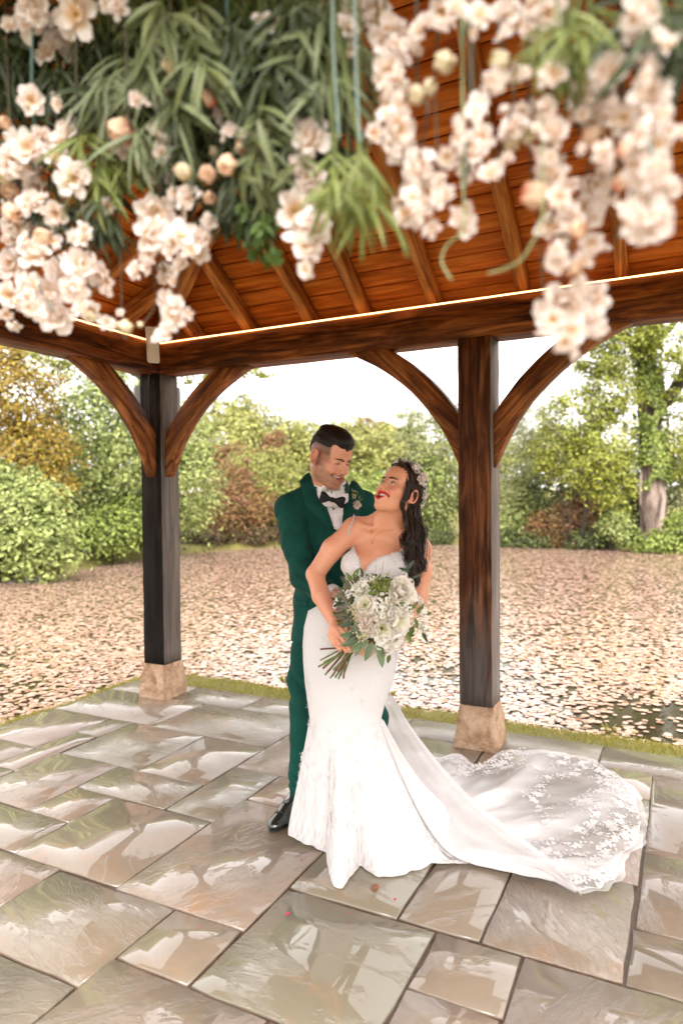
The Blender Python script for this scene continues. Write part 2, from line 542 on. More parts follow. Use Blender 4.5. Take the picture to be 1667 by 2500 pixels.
SLABS = [  # u0, u1, w0, w1 on the paving's own grid
 (-.585, .02, -.37, -.04), (.02, .645, -.37, -.04), (.645, 1.245, -.37, -.04), (1.245, 1.845, -.37, -.04), (1.845, 3.045, -.37, -.035), (3.045, 4.25, -.37, -.02), (4.25, 5.2, -.37, -.02), (5.2, 6.2, -.37, -.02),
 (-.585, .335, -.04, .505), (.335, 1.232, -.04, .515), (1.232, 1.845, -.04, .835), (1.845, 2.42, -.035, .56), (2.42, 3.33, -.035, .30), (2.42, 3.33, .30, .60),
 (-.585, -.03, .505, 1.105), (-.03, .17, .505, .805), (.17, .775, .51, 1.105), (.775, 1.232, .52, 1.11), (1.232, 1.525, .835, 1.415), (1.525, 1.845, .835, 1.15),
 (-.03, .16, .805, 1.40), (-.585, -.03, 1.105, 1.60), (-.585, .16, 1.60, 2.2), (-.03, .16, 1.40, 1.60),
 (.16, .635, 1.105, 1.705), (.635, 1.228, 1.11, 1.415), (.635, .92, 1.415, 1.71), (.16, .92, 1.71, 2.01), (.92, 1.515, 1.42, 2.012), (1.515, 2.112, 1.15, 2.022),
 (1.845, 2.42, .56, 1.15), (2.42, 2.86, .60, 1.13), (2.86, 3.32, .60, 1.13), (2.112, 2.562, 1.15, 1.728), (2.562, 2.86, 1.13, 1.722), (2.86, 3.31, 1.13, 1.725),
 (3.32, 4.23, -.02, .86), (3.32, 4.23, .86, 1.42), (3.31, 3.9, 1.42, 1.728), (3.9, 4.5, 1.42, 2.03), (4.23, 5.1, -.02, .6), (4.23, 5.1, .6, 1.42), (5.1, 6.2, -.02, .9), (5.1, 6.2, .9, 1.7), (4.5, 5.1, 1.42, 2.03), (5.1, 6.2, 1.7, 2.6),
 (.6, 1.212, 2.012, 2.32), (.16, .6, 2.01, 2.6), (1.212, 1.812, 2.022, 2.468), (1.812, 2.108, 2.022, 2.318), (2.112, 2.712, 1.732, 2.32), (2.712, 3.008, 1.732, 2.03), (3.008, 3.9, 1.732, 2.32), (3.9, 5.1, 2.03, 2.62),
 (.6, 1.212, 2.32, 2.92), (1.212, 1.805, 2.468, 3.05), (1.805, 2.41, 2.32, 2.92), (2.41, 2.712, 2.32, 2.92), (2.712, 3.008, 2.03, 2.62), (3.008, 3.6, 2.32, 2.92), (3.6, 3.9, 2.32, 2.92), (2.712, 3.008, 2.62, 2.92),
 (-.585, .16, 2.2, 2.9), (.16, .6, 2.6, 3.05), (-.585, .16, 2.9, 3.6), (.16, .6, 3.05, 3.6), (.6, 1.212, 2.92, 3.6), (1.212, 1.805, 3.05, 3.6), (1.805, 2.712, 2.92, 3.6), (2.712, 3.6, 2.92, 3.6), (3.6, 3.9, 2.92, 3.6), (3.9, 5.1, 2.62, 3.6), (5.1, 6.2, 2.6, 3.6),
 (-.585, .6, 3.6, 4.6), (.6, 1.805, 3.6, 4.6), (1.805, 2.712, 3.6, 4.6), (2.712, 3.9, 3.6, 4.6), (3.9, 5.1, 3.6, 4.6), (5.1, 6.2, 3.6, 4.6),
 (-.585, .6, 4.6, 6.4), (.6, 1.805, 4.6, 6.4), (1.805, 3.2, 4.6, 6.4), (3.2, 4.6, 4.6, 6.4), (4.6, 6.2, 4.6, 6.4)]
rg = np.random.default_rng(5)
for (u0, u1, w0, w1) in SLABS:
    gap = 0.0055
    L, B = u1 - u0 - 2 * gap, w1 - w0 - 2 * gap
    nu, nw = max(3, int(L / .09)), max(3, int(B / .09))
    # walk the rim (local axes: x along PU, y along -PW so that z stays up)
    rim = [(-L / 2 + L * i / nu, -B / 2) for i in range(nu)] + [(L / 2, -B / 2 + B * i / nw) for i in range(nw)] + \
          [(L / 2 - L * i / nu, B / 2) for i in range(nu)] + [(-L / 2, B / 2 - B * i / nw) for i in range(nw)]
    rim = np.array(rim) + rg.normal(0, .0022, (len(rim), 2))
    n = len(rim)
    top = rim * (1 - 0.0025 / np.maximum(np.abs(rim).max(0), .1)) + rg.normal(0, .0008, (n, 2))
    tilt = rg.normal(0, .0022, 2)
    zt = lambda p, e: (p @ tilt + e)[:, None]
    V = np.concatenate([np.concatenate([rim, np.full((n, 1), -.04)], 1), np.concatenate([rim, zt(rim, -.0055) + rg.normal(0, .0005, (n, 1))], 1),
                        np.concatenate([top, zt(top, 0)], 1)])
    k = np.arange(n); k2 = (k + 1) % n
    F = np.concatenate([np.stack([k, k2, k2 + n, k + n], 1), np.stack([k + n, k2 + n, k2 + 2 * n, k + 2 * n], 1)])
    me = mesh_np('paving_slab', V, [F, (k + 2 * n)[None]], False)
    me.materials.append(m_stone)
    o = bpy.data.objects.new('paving_slab', me)
    c0 = pav((u0 + u1) / 2, (w0 + w1) / 2, 0.0)
    o.location = c0; o.rotation_euler = (0, 0, -PA)
    link(o, root)

# turf along the edge of the paving
m_grass = leaf_mat('turf_blades', [(0, (0.18, 0.18, 0.02)), (0.45, (0.34, 0.32, 0.045)), (0.8, (0.44, 0.37, 0.08)), (1, (0.48, 0.38, 0.16))], .6, .4)
rg = np.random.default_rng(9)
n = 46000
side = rg.random(n) < .72
u = np.where(side, -.9 + 6.5 * rg.random(n), -.60 - .30 * rg.random(n))
w = np.where(side, -.375 - .50 * rg.random(n), -.9 + 4.2 * rg.random(n))
Pg = PC[:2] + u[:, None] * PU[:2] + w[:, None] * PW[:2]
z = terrain(Pg[:, 0], Pg[:, 1])
k = (z > WATER_Z - .03) & (rg.random(n) < np.clip(.75 + .6 * hash_noise(Pg[:, 0], Pg[:, 1], 6), .15, 1))
Pg, z = Pg[k], z[k]; n = len(z)
a = rg.random(n) * 6.28; hb = .012 + .028 * rg.random(n) ** 2 ; wd = .0016 + .0015 * rg.random(n)
ln = rg.normal(0, .5, (n, 2)) * hb[:, None]
B0 = np.stack([Pg[:, 0] - wd * np.cos(a), Pg[:, 1] - wd * np.sin(a), z - .005], 1)
B1 = np.stack([Pg[:, 0] + wd * np.cos(a), Pg[:, 1] + wd * np.sin(a), z - .005], 1)
T = np.stack([Pg[:, 0] + ln[:, 0], Pg[:, 1] + ln[:, 1], z + hb], 1)
V = np.stack([B0, B1, T], 1).reshape(-1, 3)
o = add_obj('turf', mesh_np('turf', V, np.arange(3 * n).reshape(-1, 3)), m_grass)
tag(o, 'short yellow-green grass edging the paving by the pond', 'grass', kind='stuff')

# fallen petals, crumbs and one brown leaf on the paving
m_petal = plain('red_petal', (0.42, 0.01, 0.05), .5)
m_deadleaf = plain('dead_leaf', (0.17, 0.065, 0.03), .6, .4, 60)
def scrap(name, P, size, mat, label, cat, group=None):
    a = np.arange(6) * math.pi / 3
    r = size * (0.5 + .25 * np.random.default_rng(int(abs(P[0] * 9999))).random(6))
    V = np.concatenate([[[0, 0, .002 + size * .04]], np.stack([r * np.cos(a) * 1.35, r * np.sin(a) * .8, size * .05 * (1 + np.sin(a * 2))], 1)])
    k = np.arange(6)
    me = mesh_np(name, V, np.stack([np.zeros(6, int), 1 + k, 1 + (k + 1) % 6], 1), True)
    o = add_obj(name, me, mat, loc=tuple(P)); o.rotation_euler = (0, 0, P[0] * 40)
    tag(o, label, cat, group)
scrap('dead_leaf', ground_at(915, 2168), .034, m_deadleaf, 'curled brown dead leaf on the paving below the dress hem', 'leaf')
for (x, y, s, lab) in [(702, 2232, .013, 'brightest red petal on the wet slab left of the dress hem'), (964, 2196, .010, 'dark red petal on the slab just right of the dead leaf')]:
    scrap('fallen_petal', ground_at(x, y), s, m_petal, lab, 'petal')
for (x, y) in [(493, 2260), (622, 2085), (585, 1914), (653, 1918), (702, 1873), (770, 2050), (660, 2200), (850, 2228), (570, 2120), (735, 2100)]:
    scrap('petal_crumb', ground_at(x, y), .006, m_petal, 'tiny crumb of red petal lying on the wet paving', 'petal', 'tiny petal crumbs on the paving')

# ================================================================== trees and shrubs beyond the water
def leaf_quads(Cn, Nrm, size, rg, aspect=0.55, fold=0.25):
    n = len(Cn)
    Nrm = unit(Nrm)
    t = rg.normal(size=(n, 3)); t[:, 2] -= .3
    t = unit(t - Nrm * np.sum(t * Nrm, 1)[:, None])
    bt = np.cross(Nrm, t)
    s = size[:, None] if np.ndim(size) else size
    base = Cn - t * s * .5; tip = Cn + t * s * .5
    l = Cn + bt * s * aspect * .5 + Nrm * s * fold * .3; r = Cn - bt * s * aspect * .5 + Nrm * s * fold * .3
    V = np.stack([base, l, tip, r], 1).reshape(-1, 3)
    i = np.arange(n) * 4
    F = np.concatenate([np.stack([i, i + 1, i + 2], 1), np.stack([i, i + 2, i + 3], 1)])
    return V, F
def blob_world(bl):
    x, y, Y, rx, ry = bl[:5]
    k = Y / F_PX
    return at(x, y, Y), np.array([rx * k, (bl[5] if len(bl) > 5 else rx * .85) * k, ry * k])
def crown_points(blobs, clumps, per, spread, rg, front=True):
    vol = np.array([(b[3] * b[4]) * (b[2] / 20) ** 2 for b in blobs]); vol = vol / vol.sum()
    C, Nn = [], []
    for bl, f in zip(blobs, vol):
        c, r = blob_world(bl)
        m = max(3, int(clumps * f))
        d = unit(rg.normal(size=(m, 3)))
        if front: d[:, 1] = np.where(rg.random(m) < .62, -np.abs(d[:, 1]), d[:, 1])
        rad = 0.55 + 0.48 * rg.random((m, 1)) ** .6
        wisp = rg.random((m, 1)) < .16
        rad = np.where(wisp, 1.02 + .24 * rg.random((m, 1)), rad)
        cc = c + d * r * rad
        sp = spread * r.mean() * (0.6 + .8 * rg.random((m, 1, 1))) * np.where(wisp, .6, 1.0)[:, :, None]
        off = rg.normal(size=(m, per, 3)) * sp * np.array([1, 1, .62])
        off[..., 2] -= 0.25 * (off[..., 0] ** 2 + off[..., 1] ** 2) / (sp[..., 0] + 1e-6)
        P = cc[:, None] + off
        nn = d[:, None] * .55 + unit(off) * .35 + np.array([0, -.12, .55]) + rg.normal(size=(m, per, 3)) * .38
        C.append(P.reshape(-1, 3)); Nn.append(nn.reshape(-1, 3))
    return np.concatenate(C), np.concatenate(Nn)
BARK = plain('grey_brown_bark', (0.055, 0.042, 0.03), .9, .4, 6, bmp=.8, bscale=9)
def plant(name, cat, label, blobs, mat, clumps, per, leaf_,  spread=.26, seed=1, trunks=None, group=None, aspect=.55, bark=None):
    rg = np.random.default_rng(seed)
    leaf = leaf_ * .74; per = int(per * 1.75)
    c0, r0 = blob_world(blobs[0])
    base = np.array([c0[0], c0[1], 0.0]); base[2] = float(terrain(np.array(base[0]), np.array(base[1])))
    root = empty(name, base)
    tag(root, label, cat, group)
    C, Nn = crown_points(blobs, clumps, per, spread, rg)
    lo = terrain(C[:, 0], C[:, 1]); lo = np.maximum(lo, WATER_Z)
    k = C[:, 2] > lo + .03
    C, Nn = C[k], Nn[k]
    V, F = leaf_quads(C, Nn, leaf * (.65 + .7 * rg.random(len(C))), rg, aspect)
    add_obj('crown', mesh_np('crown', V, F), mat, root)
    mb = MB()
    if trunks is None:
        trunks = []
        for bl in blobs[:4]:
            c, r = blob_world(bl)
            trunks.append([base + np.array([rg.normal(0, .1), rg.normal(0, .1), -.15]), base * .4 + c * .6 + np.array([rg.normal(0, .15), .1, -r[2] * .4]), c + np.array([0, .1, r[2] * .3])])
        rr = .035 * max(1, r0[0])
        for t in trunks: mb.tube(bez(t, 7), np.linspace(rr, rr * .3, 7), 6)
    else:
        for pts, r1, r2 in trunks:
            mb.tube(bez(pts, 4 * len(pts)), np.linspace(r1, r2, 4 * len(pts)) * (1 + .08 * np.sin(np.arange(4 * len(pts)) * 1.9)), 10)
    mb.build('trunk', bark or BARK, root)
    return root
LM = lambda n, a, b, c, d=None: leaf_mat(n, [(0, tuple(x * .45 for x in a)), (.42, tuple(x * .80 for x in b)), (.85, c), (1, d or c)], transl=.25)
L_PALE = LM('pale_green_leaves', (.14, .18, .04), (.27, .32, .085), (.37, .42, .14))
L_FRESH = LM('fresh_green_leaves', (.09, .13, .02), (.21, .27, .05), (.31, .37, .08))
L_AMBER = LM('amber_green_leaves', (.16, .10, .012), (.32, .19, .02), (.36, .27, .035), (.22, .24, .035))
L_RUST = LM('rust_leaves', (.12, .06, .02), (.28, .12, .05), (.24, .19, .05), (.36, .12, .08))
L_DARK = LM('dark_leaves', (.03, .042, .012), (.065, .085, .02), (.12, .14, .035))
L_OLIVE = LM('olive_yellow_leaves', (.17, .18, .04), (.31, .32, .08), (.42, .41, .12))
L_OAK = LM('young_oak_leaves', (.11, .14, .018), (.24, .27, .03), (.34, .36, .055))
L_SAGE = LM('sage_leaves', (.14, .165, .05), (.25, .28, .095), (.34, .36, .15))

plant('broadleaf_shrub', 'shrub', 'pale green rounded shrub at the water edge, at the left of the picture', [(40, 1245, 15.4, 120, 85), (-30, 1330, 15, 90, 70), (110, 1320, 15, 75, 75), (20, 1170, 15.8, 70, 35)], L_PALE, 330, 24, .16, .24, 11)
plant('amber_tree', 'tree', 'tall amber and green pointed tree behind the pale shrub at far left', [(45, 960, 18.6, 90, 110), (90, 1110, 18.4, 95, 95), (10, 850, 19, 40, 75), (120, 1215, 18, 60, 60)], L_AMBER, 360, 24, .15, .2, 12)
plant('broadleaf_tree', 'tree', 'big pale green bushy tree behind the corner post', [(240, 1010, 20.8, 110, 105), (330, 1130, 20.4, 120, 110), (225, 1200, 20.2, 90, 90), (420, 1040, 21.5, 90, 90), (450, 1180, 21, 80, 110), (300, 930, 21.5, 80, 50)], L_PALE, 560, 26, .17, .2, 13)
plant('waterside_shrub', 'shrub', 'green shrub overhanging dark water just left of the corner post', [(270, 1290, 19, 90, 50), (330, 1260, 19.4, 50, 60), (205, 1310, 18.4, 50, 40)], L_FRESH, 170, 24, .15, .26, 14)
plant('dark_shrub', 'shrub', 'dark leafy shrub low on the bank between the pale shrub and the corner post', [(210, 1250, 20.5, 90, 80), (380, 1280, 22, 80, 60)], L_DARK, 170, 24, .16, .26, 15)  # leaves of a darker green than its neighbours
plant('red_shrub', 'shrub', 'reddish brown shrub on the far bank right of the corner post', [(545, 1235, 25.2, 70, 80), (620, 1255, 25.6, 60, 65), (575, 1180, 26, 50, 55)], L_RUST, 260, 24, .16, .22, 16)
plant('olive_shrub', 'shrub', 'olive green shrub on the far bank left of the man', [(670, 1190, 27.5, 70, 90), (720, 1240, 26.8, 60, 75), (610, 1140, 28.5, 60, 45)], LM('olive_green_leaves', (.15, .17, .035), (.27, .29, .06), (.35, .37, .09), (.30, .19, .08)), 260, 24, .17, .22, 17)
plant('background_tree', 'tree', 'hazy yellow-green tree on the rise between corner post and man', [(560, 1080, 34, 90, 80), (650, 1050, 36, 80, 70), (600, 1010, 37, 45, 40), (520, 1010, 36, 50, 45)], L_OLIVE, 340, 22, .26, .22, 18)
plant('brown_bush', 'shrub', 'brown bush showing dark against the yellow-green tree left of the man', [(668, 1085, 31, 34, 30), (570, 1120, 30.5, 45, 36)], L_RUST, 120, 22, .18, .26, 19)
plant('hillside_tree', 'tree', 'broad olive tree on the rise behind the couple', [(790, 1100, 37, 110, 70), (880, 1090, 38, 90, 60), (720, 1070, 39, 70, 45), (960, 1110, 36, 80, 70)], L_OLIVE, 380, 22, .28, .2, 20)
plant('russet_tree', 'tree', 'small round russet-topped tree on the skyline behind the woman', [(905, 1052, 44, 45, 32), (960, 1058, 45, 26, 22)], LM('russet_leaves', (.16, .12, .04), (.26, .19, .06), (.30, .24, .09)), 110, 22, .3, .26, 21)
plant('bank_shrub', 'shrub', 'wide green shrub on the far bank behind the woman', [(850, 1220, 27.5, 120, 80), (960, 1240, 27, 90, 75), (1040, 1200, 26.6, 70, 90)], L_FRESH, 340, 24, .17, .2, 22)
plant('feathery_tree', 'tree', 'light feathery green tree just left of the front post', [(1040, 1080, 27.2, 70, 80), (1000, 1030, 27.6, 40, 45), (1090, 1010, 28, 45, 50), (1075, 1200, 26.4, 55, 90)], L_SAGE, 320, 22, .15, .22, 23)
plant('willow_bush', 'shrub', 'dusty green willow-like bush just right of the front post', [(1260, 1110, 26, 70, 90), (1300, 1040, 26.6, 60, 55), (1240, 1230, 25, 50, 70)], L_SAGE, 320, 24, .17, .2, 24, aspect=.25)
plant('laurel_shrub', 'shrub', 'glossy light green shrub at the water edge right of the front post', [(1240, 1280, 24.6, 45, 55), (1290, 1230, 24.8, 40, 40)], L_PALE, 130, 24, .15, .26, 25)
plant('hanging_oak', 'tree', 'yellow-green young tree whose branches hang left of the ivy trunk', [(1400, 1010, 22.6, 85, 75), (1450, 1110, 22, 75, 85), (1350, 1090, 23, 60, 60), (1490, 960, 22.4, 70, 70), (1500, 1200, 21.8, 45, 60), (1460, 870, 22.8, 60, 60)], L_OAK, 430, 24, .15, .2, 26)
plant('dark_thicket', 'thicket', 'dark green thicket behind the rusty shrubs on the right bank', [(1370, 1190, 25.4, 110, 70), (1480, 1220, 25, 90, 90), (1600, 1220, 25.6, 110, 110), (1300, 1300, 24.8, 60, 40)], L_DARK, 360, 24, .17, .2, 27)  # thicket with the dark green leaf colour
plant('rusty_shrub', 'shrub', 'orange-brown shrub low at the water edge on the right bank', [(1370, 1285, 23.8, 75, 55), (1310, 1300, 24, 40, 40), (1420, 1240, 24.2, 50, 40)], L_RUST, 230, 24, .14, .24, 28)
plant('light_shrub', 'shrub', 'small bright green shrub left of the ivy tree foot', [(1500, 1275, 21.8, 34, 32), (1530, 1305, 21.6, 26, 24)], L_PALE, 90, 24, .15, .28, 29)
plant('edge_shrub', 'shrub', 'leafy shrub in front of the ivy tree foot at the right edge', [(1600, 1325, 21, 55, 26), (1665, 1290, 21, 40, 45)], L_FRESH, 150, 24, .14, .26, 30)
plant('bank_shade_leaves', 'shade leaves', 'added dark leaves in place of shade along the far waterline between corner post and man', [(500, 1312, 24.2, 60, 24), (590, 1306, 25.2, 70, 26), (680, 1300, 26.0, 60, 24)], LM('shade_rust_leaves', (.04, .035, .012), (.09, .07, .025), (.14, .10, .04), (.20, .07, .05)), 150, 24, .15, .3, 61)  # added band of leaves, coloured dark as the shade beneath the shrubs
plant('waterline_shade_leaves', 'shade leaves', 'added dark green leaves in place of shade along the far waterline behind the woman', [(800, 1302, 26.2, 80, 22), (920, 1302, 26.2, 80, 22), (1040, 1306, 25.8, 70, 24)], L_DARK, 150, 24, .15, .3, 62)  # same added band: shade under the bank shrubs put into leaf colour
plant('right_shade_leaves', 'shade leaves', 'added dark leaves in place of shade along the waterline right of the front post', [(1260, 1314, 24.2, 60, 22), (1440, 1312, 23.0, 70, 26), (1340, 1318, 23.6, 60, 20)], L_DARK, 150, 24, .15, .3, 63)  # added dark leaves again stand in for shade at the waterline
# ivy oak
Yo = 23.0
trk = [(np.array([at(1592, 1345, Yo), at(1592, 1200, Yo), at(1587, 1050, Yo), at(1580, 950, Yo), at(1577, 850, Yo), at(1585, 740, Yo), at(1600, 560, Yo)]), .43, .26),
       (np.array([at(1575, 880, Yo), at(1545, 840, Yo), at(1500, 800, Yo), at(1440, 740, Yo)]), .22, .10),
       (np.array([at(1600, 1000, Yo), at(1640, 960, Yo), at(1675, 900, Yo), at(1720, 820, Yo)]), .26, .14),
       (np.array([at(1590, 850, Yo), at(1615, 820, Yo), at(1650, 780, Yo), at(1690, 700, Yo)]), .13, .08),
       (np.array([at(1560, 830, Yo - .3), at(1556, 845, Yo - .4), at(1568, 868, Yo - .5), at(1570, 880, Yo - .5)]), .05, .07),
       (np.array([at(1570, 1130, Yo), at(1562, 1180, Yo - .4), at(1562, 1240, Yo - .4)]), .05, .03)]
m_obark, nt, b = new_mat('pale_oak_bark')
v = coords(nt, 'Object', (1.6, 1.6, .35))
f = noise(nt, v, 2.6, 6, .6, .5)
sep = nt.nodes.new('ShaderNodeSeparateXYZ'); tc = nt.nodes.new('ShaderNodeTexCoord'); nt.links.new(tc.outputs['Object'], sep.inputs[0])
mr = nt.nodes.new('ShaderNodeMapRange'); mr.inputs['From Min'].default_value = 1.9; mr.inputs['From Max'].default_value = 3.2
nt.links.new(sep.outputs['Z'], mr.inputs['Value'])
low = ramp(nt, f, [(0.36, (.05, .032, .022)), (.48, (.20, .145, .115)), (.66, (.38, .29, .25))])
hi = ramp(nt, f, [(0.3, (.02, .016, .01)), (.7, (.08, .06, .035))])
nt.links.new(mixc(nt, mr.outputs[0], low, hi), b.inputs['Base Color'])
b.inputs['Roughness'].default_value = .85
bump(nt, b, f, .8, .08)
oak = plant('ivy_oak', 'tree', 'old oak with ivy-covered trunk and pale bare foot at the right edge',
      [(1640, 830, 22.4, 70, 70), (1560, 800, 22.6, 60, 50), (1500, 860, 22.3, 60, 60), (1660, 960, 22.6, 50, 60), (1620, 700, 23, 110, 60), (1400, 720, 22, 120, 50), (1690, 1090, 23, 60, 80)], L_OAK, 330, 24, .15, .2, 31, trunks=trk, bark=m_obark)
rg = np.random.default_rng(32)
n = 5200
t = rg.random(n)
tp = bez(np.array([at(1590, 1180, Yo), at(1587, 1050, Yo), at(1580, 950, Yo), at(1577, 850, Yo), at(1585, 740, Yo)]), 40)
base = tp[(t * 39).astype(int)]
a = -math.pi / 2 + rg.normal(0, 1.0, n)
rad = .50 - .16 * t + .12 * rg.random(n)
Cv = base + np.stack([np.cos(a) * rad, np.sin(a) * rad, rg.normal(0, .12, n)], 1)
kk = (hash_noise(Cv[:, 0] * 2.0, Cv[:, 2] * 2.0, 1.4) > -.35 + .25 * (t < .12)) 
Cv, a = Cv[kk], a[kk]
V, F = leaf_quads(Cv, np.stack([np.cos(a), np.sin(a), .5 + 0 * a], 1) + rg.normal(size=(len(a), 3)) * .35, .13 * (.7 + .6 * rg.random(len(a))), rg, .8)
add_obj('ivy', mesh_np('ivy', V, F), L_FRESH, oak)

# tree behind the corner post: its bough shows under the beam on both sides
Yb = 15.0
plant('overhanging_tree', 'tree', 'slim tree hidden by the corner post, leafy twigs showing just under the beam', [(560, 900, Yb, 70, 14, 30), (640, 905, Yb, 45, 12, 30), (480, 915, Yb, 40, 22, 30), (200, 885, Yb + 2, 80, 16, 40), (130, 870, Yb + 2, 60, 20, 40), (330, 840, Yb + 1, 120, 40)], L_OAK, 150, 20, .10, .22, 33,
      trunks=[(np.array([at(392, 1370, Yb + 1), at(392, 1150, Yb + 1), at(388, 950, Yb + 1), at(395, 780, Yb + 1)]), .16, .09), (np.array([at(392, 930, Yb + 1), at(480, 900, Yb), at(580, 893, Yb), at(690, 890, Yb)]), .06, .012),
              (np.array([at(390, 950, Yb + 1), at(300, 900, Yb + 1.5), at(200, 880, Yb + 2), at(100, 865, Yb + 2)]), .07, .02)])
# the wood closing the view behind all these
rg = np.random.default_rng(40)
bl = []
for k in range(46):
    x = -250 + k * 48 + rg.normal(0, 12); Y = 44 + 10 * rg.random()
    bl.append((x, 1150 + rg.normal(0, 10) - (40 if x < 480 or x > 1250 else 0), Y, 70, 75))
for x in list(range(-1500, -120, 75)) + list(range(1800, 3300, 75)):
    Yx = 24 + 6 * rg.random(); bl.append((x, 1170 + rg.normal(0, 30), Yx, 95, 110 + rg.normal(0, 20)))
C, Nn = crown_points(bl, 1700, 20, .3, rg)
V, F = leaf_quads(C, Nn, .42 * (.6 + .8 * rg.random(len(C))), rg, .6)
o = add_obj('distant_wood', mesh_np('distant_wood', V, F), L_OLIVE)
tag(o, 'distant hazy wood closing the view behind the far bank', 'wood', kind='stuff')

for k, (x, y, lab) in enumerate([(694, 1668, 'small leafy weed at the water edge left of the man'), (952, 1702, 'small leafy weed at the water edge just left of the front post'), (1488, 1790, 'tuft of tall grass at the pond edge on the right')]):
    P0 = ground_at(x, y, -.08); rg = np.random.default_rng(70 + k)
    mb = MB()
    for q in range(14):
        a = rg.random() * 6.28; L_ = .05 + .05 * rg.random(); t = np.array([math.cos(a) * .5, math.sin(a) * .5, 1.0]); t /= np.linalg.norm(t); sd = np.cross(t, [math.cos(a + 1.5), math.sin(a + 1.5), 0])
        wd_ = .006 if k == 2 else .014
        b0 = P0 + np.array([math.cos(a), math.sin(a), 0]) * .01
        mb.add([b0, b0 + t * L_ * .5 + sd * wd_, b0 + t * L_ + np.array([math.cos(a), math.sin(a), -.3]) * .02, b0 + t * L_ * .5 - sd * wd_], [[0, 1, 2, 3]])
    o = mb.build('weed', m_grass, smooth=False); tag(o, lab, 'plant')
# ================================================================== timber pavilion
def wood(name, dark, mid, light, rough=.5, knots=.5, grain=1.0, weather=None, bmp=.35, side=None, blotch=.7, fine=.75):
    """long grain along the object's own x axis; weather = (grey, z where grey begins, z where it is full)"""
    m, nt, b = new_mat(name)
    v = coords(nt, 'Object', (1.1 * grain, 13 * grain, 13 * grain), True)
    v2 = coords(nt, 'Object', (1.0, 2.6, 2.6), True)
    f = noise(nt, v, 1.6, 6, .6, .9)
    f2 = noise(nt, v2, 2.4, 4, .55, .6)
    v5 = coords(nt, 'Object', (2.2, 55, 55), True)
    f3 = noise(nt, v5, 1.5, 5, .65, .5)
    c = ramp(nt, f, [(.36, dark), (.5, mid), (.64, light)])
    c = mixc(nt, fine, c, ramp(nt, f3, [(.25, (.35, .33, .32)), (.5, (.85, .85, .85)), (.75, (1.25, 1.25, 1.25))]), 'MULTIPLY')
    bl = nt.nodes.new('ShaderNodeMapRange'); bl.inputs['From Min'].default_value = .45; bl.inputs['From Max'].default_value = .62; bl.inputs['To Max'].default_value = blotch
    nt.links.new(f2, bl.inputs['Value'])
    c = mixc(nt, bl.outputs[0], c, tuple(x * .30 for x in mid), 'MIX')
    # knots and dark blotches
    vo = nt.nodes.new('ShaderNodeTexVoronoi'); vo.inputs['Scale'].default_value = 2.6
    v3 = coords(nt, 'Object', (1.0, 2.2, 2.2), True)
    nt.links.new(v3, vo.inputs['Vector'])
    kn = nt.nodes.new('ShaderNodeMapRange'); kn.inputs['From Min'].default_value = .10; kn.inputs['From Max'].default_value = .02; kn.inputs['To Max'].default_value = knots
    nt.links.new(mathn(nt, 'ADD', vo.outputs['Distance'], mathn(nt, 'MULTIPLY', f, .08)), kn.inputs['Value'])
    c = mixc(nt, kn.outputs[0], c, tuple(x * .18 for x in dark))
    # drying cracks
    v4 = coords(nt, 'Object', (.35, 22, 22), True)
    cr = noise(nt, v4, 1.3, 3, .6, .4)
    ck = nt.nodes.new('ShaderNodeMapRange'); ck.inputs['From Min'].default_value = .315; ck.inputs['From Max'].default_value = .29; ck.inputs['To Max'].default_value = .8
    nt.links.new(cr, ck.inputs['Value'])
    c = mixc(nt, ck.outputs[0], c, tuple(x * .15 for x in dark))
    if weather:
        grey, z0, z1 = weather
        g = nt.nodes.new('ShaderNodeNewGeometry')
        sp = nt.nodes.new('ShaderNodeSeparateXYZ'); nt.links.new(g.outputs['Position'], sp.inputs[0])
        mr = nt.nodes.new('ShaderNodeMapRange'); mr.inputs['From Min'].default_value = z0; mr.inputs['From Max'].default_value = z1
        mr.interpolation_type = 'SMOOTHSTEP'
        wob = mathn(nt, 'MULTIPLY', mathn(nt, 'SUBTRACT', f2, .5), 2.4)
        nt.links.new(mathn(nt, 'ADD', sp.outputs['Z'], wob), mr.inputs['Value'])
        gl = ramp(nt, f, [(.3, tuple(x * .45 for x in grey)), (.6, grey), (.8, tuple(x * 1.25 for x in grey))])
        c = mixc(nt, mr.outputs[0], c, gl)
    if side:          # the face along PU is mixed towards a lighter tone
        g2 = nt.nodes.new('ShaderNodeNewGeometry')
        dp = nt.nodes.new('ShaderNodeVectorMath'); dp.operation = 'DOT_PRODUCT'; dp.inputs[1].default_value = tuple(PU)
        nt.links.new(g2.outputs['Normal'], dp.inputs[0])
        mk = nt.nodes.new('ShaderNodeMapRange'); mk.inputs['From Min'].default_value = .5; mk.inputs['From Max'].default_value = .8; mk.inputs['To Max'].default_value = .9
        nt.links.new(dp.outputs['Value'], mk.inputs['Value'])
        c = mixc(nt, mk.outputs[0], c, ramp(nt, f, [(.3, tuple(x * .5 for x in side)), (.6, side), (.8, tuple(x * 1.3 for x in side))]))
    nt.links.new(c, b.inputs['Base Color'])
    b.inputs['Roughness'].default_value = rough
    b.inputs['Specular IOR Level'].default_value = .13
    h = mathn(nt, 'SUBTRACT', mathn(nt, 'ADD', f, mathn(nt, 'ADD', mathn(nt, 'MULTIPLY', f2, .6), mathn(nt, 'MULTIPLY', f3, .35))), mathn(nt, 'MULTIPLY', ck.outputs[0], .8))
    bump(nt, b, h, bmp, .008)
    return m
W_BEAM = wood('oiled_oak_beam', (.024, .006, .002), (.17, .046, .009), (.37, .12, .026), .5, .9, fine=.6)
W_BRACE = wood('oiled_oak_brace', (.045, .013, .004), (.24, .074, .018), (.46, .18, .055), .5, .8)
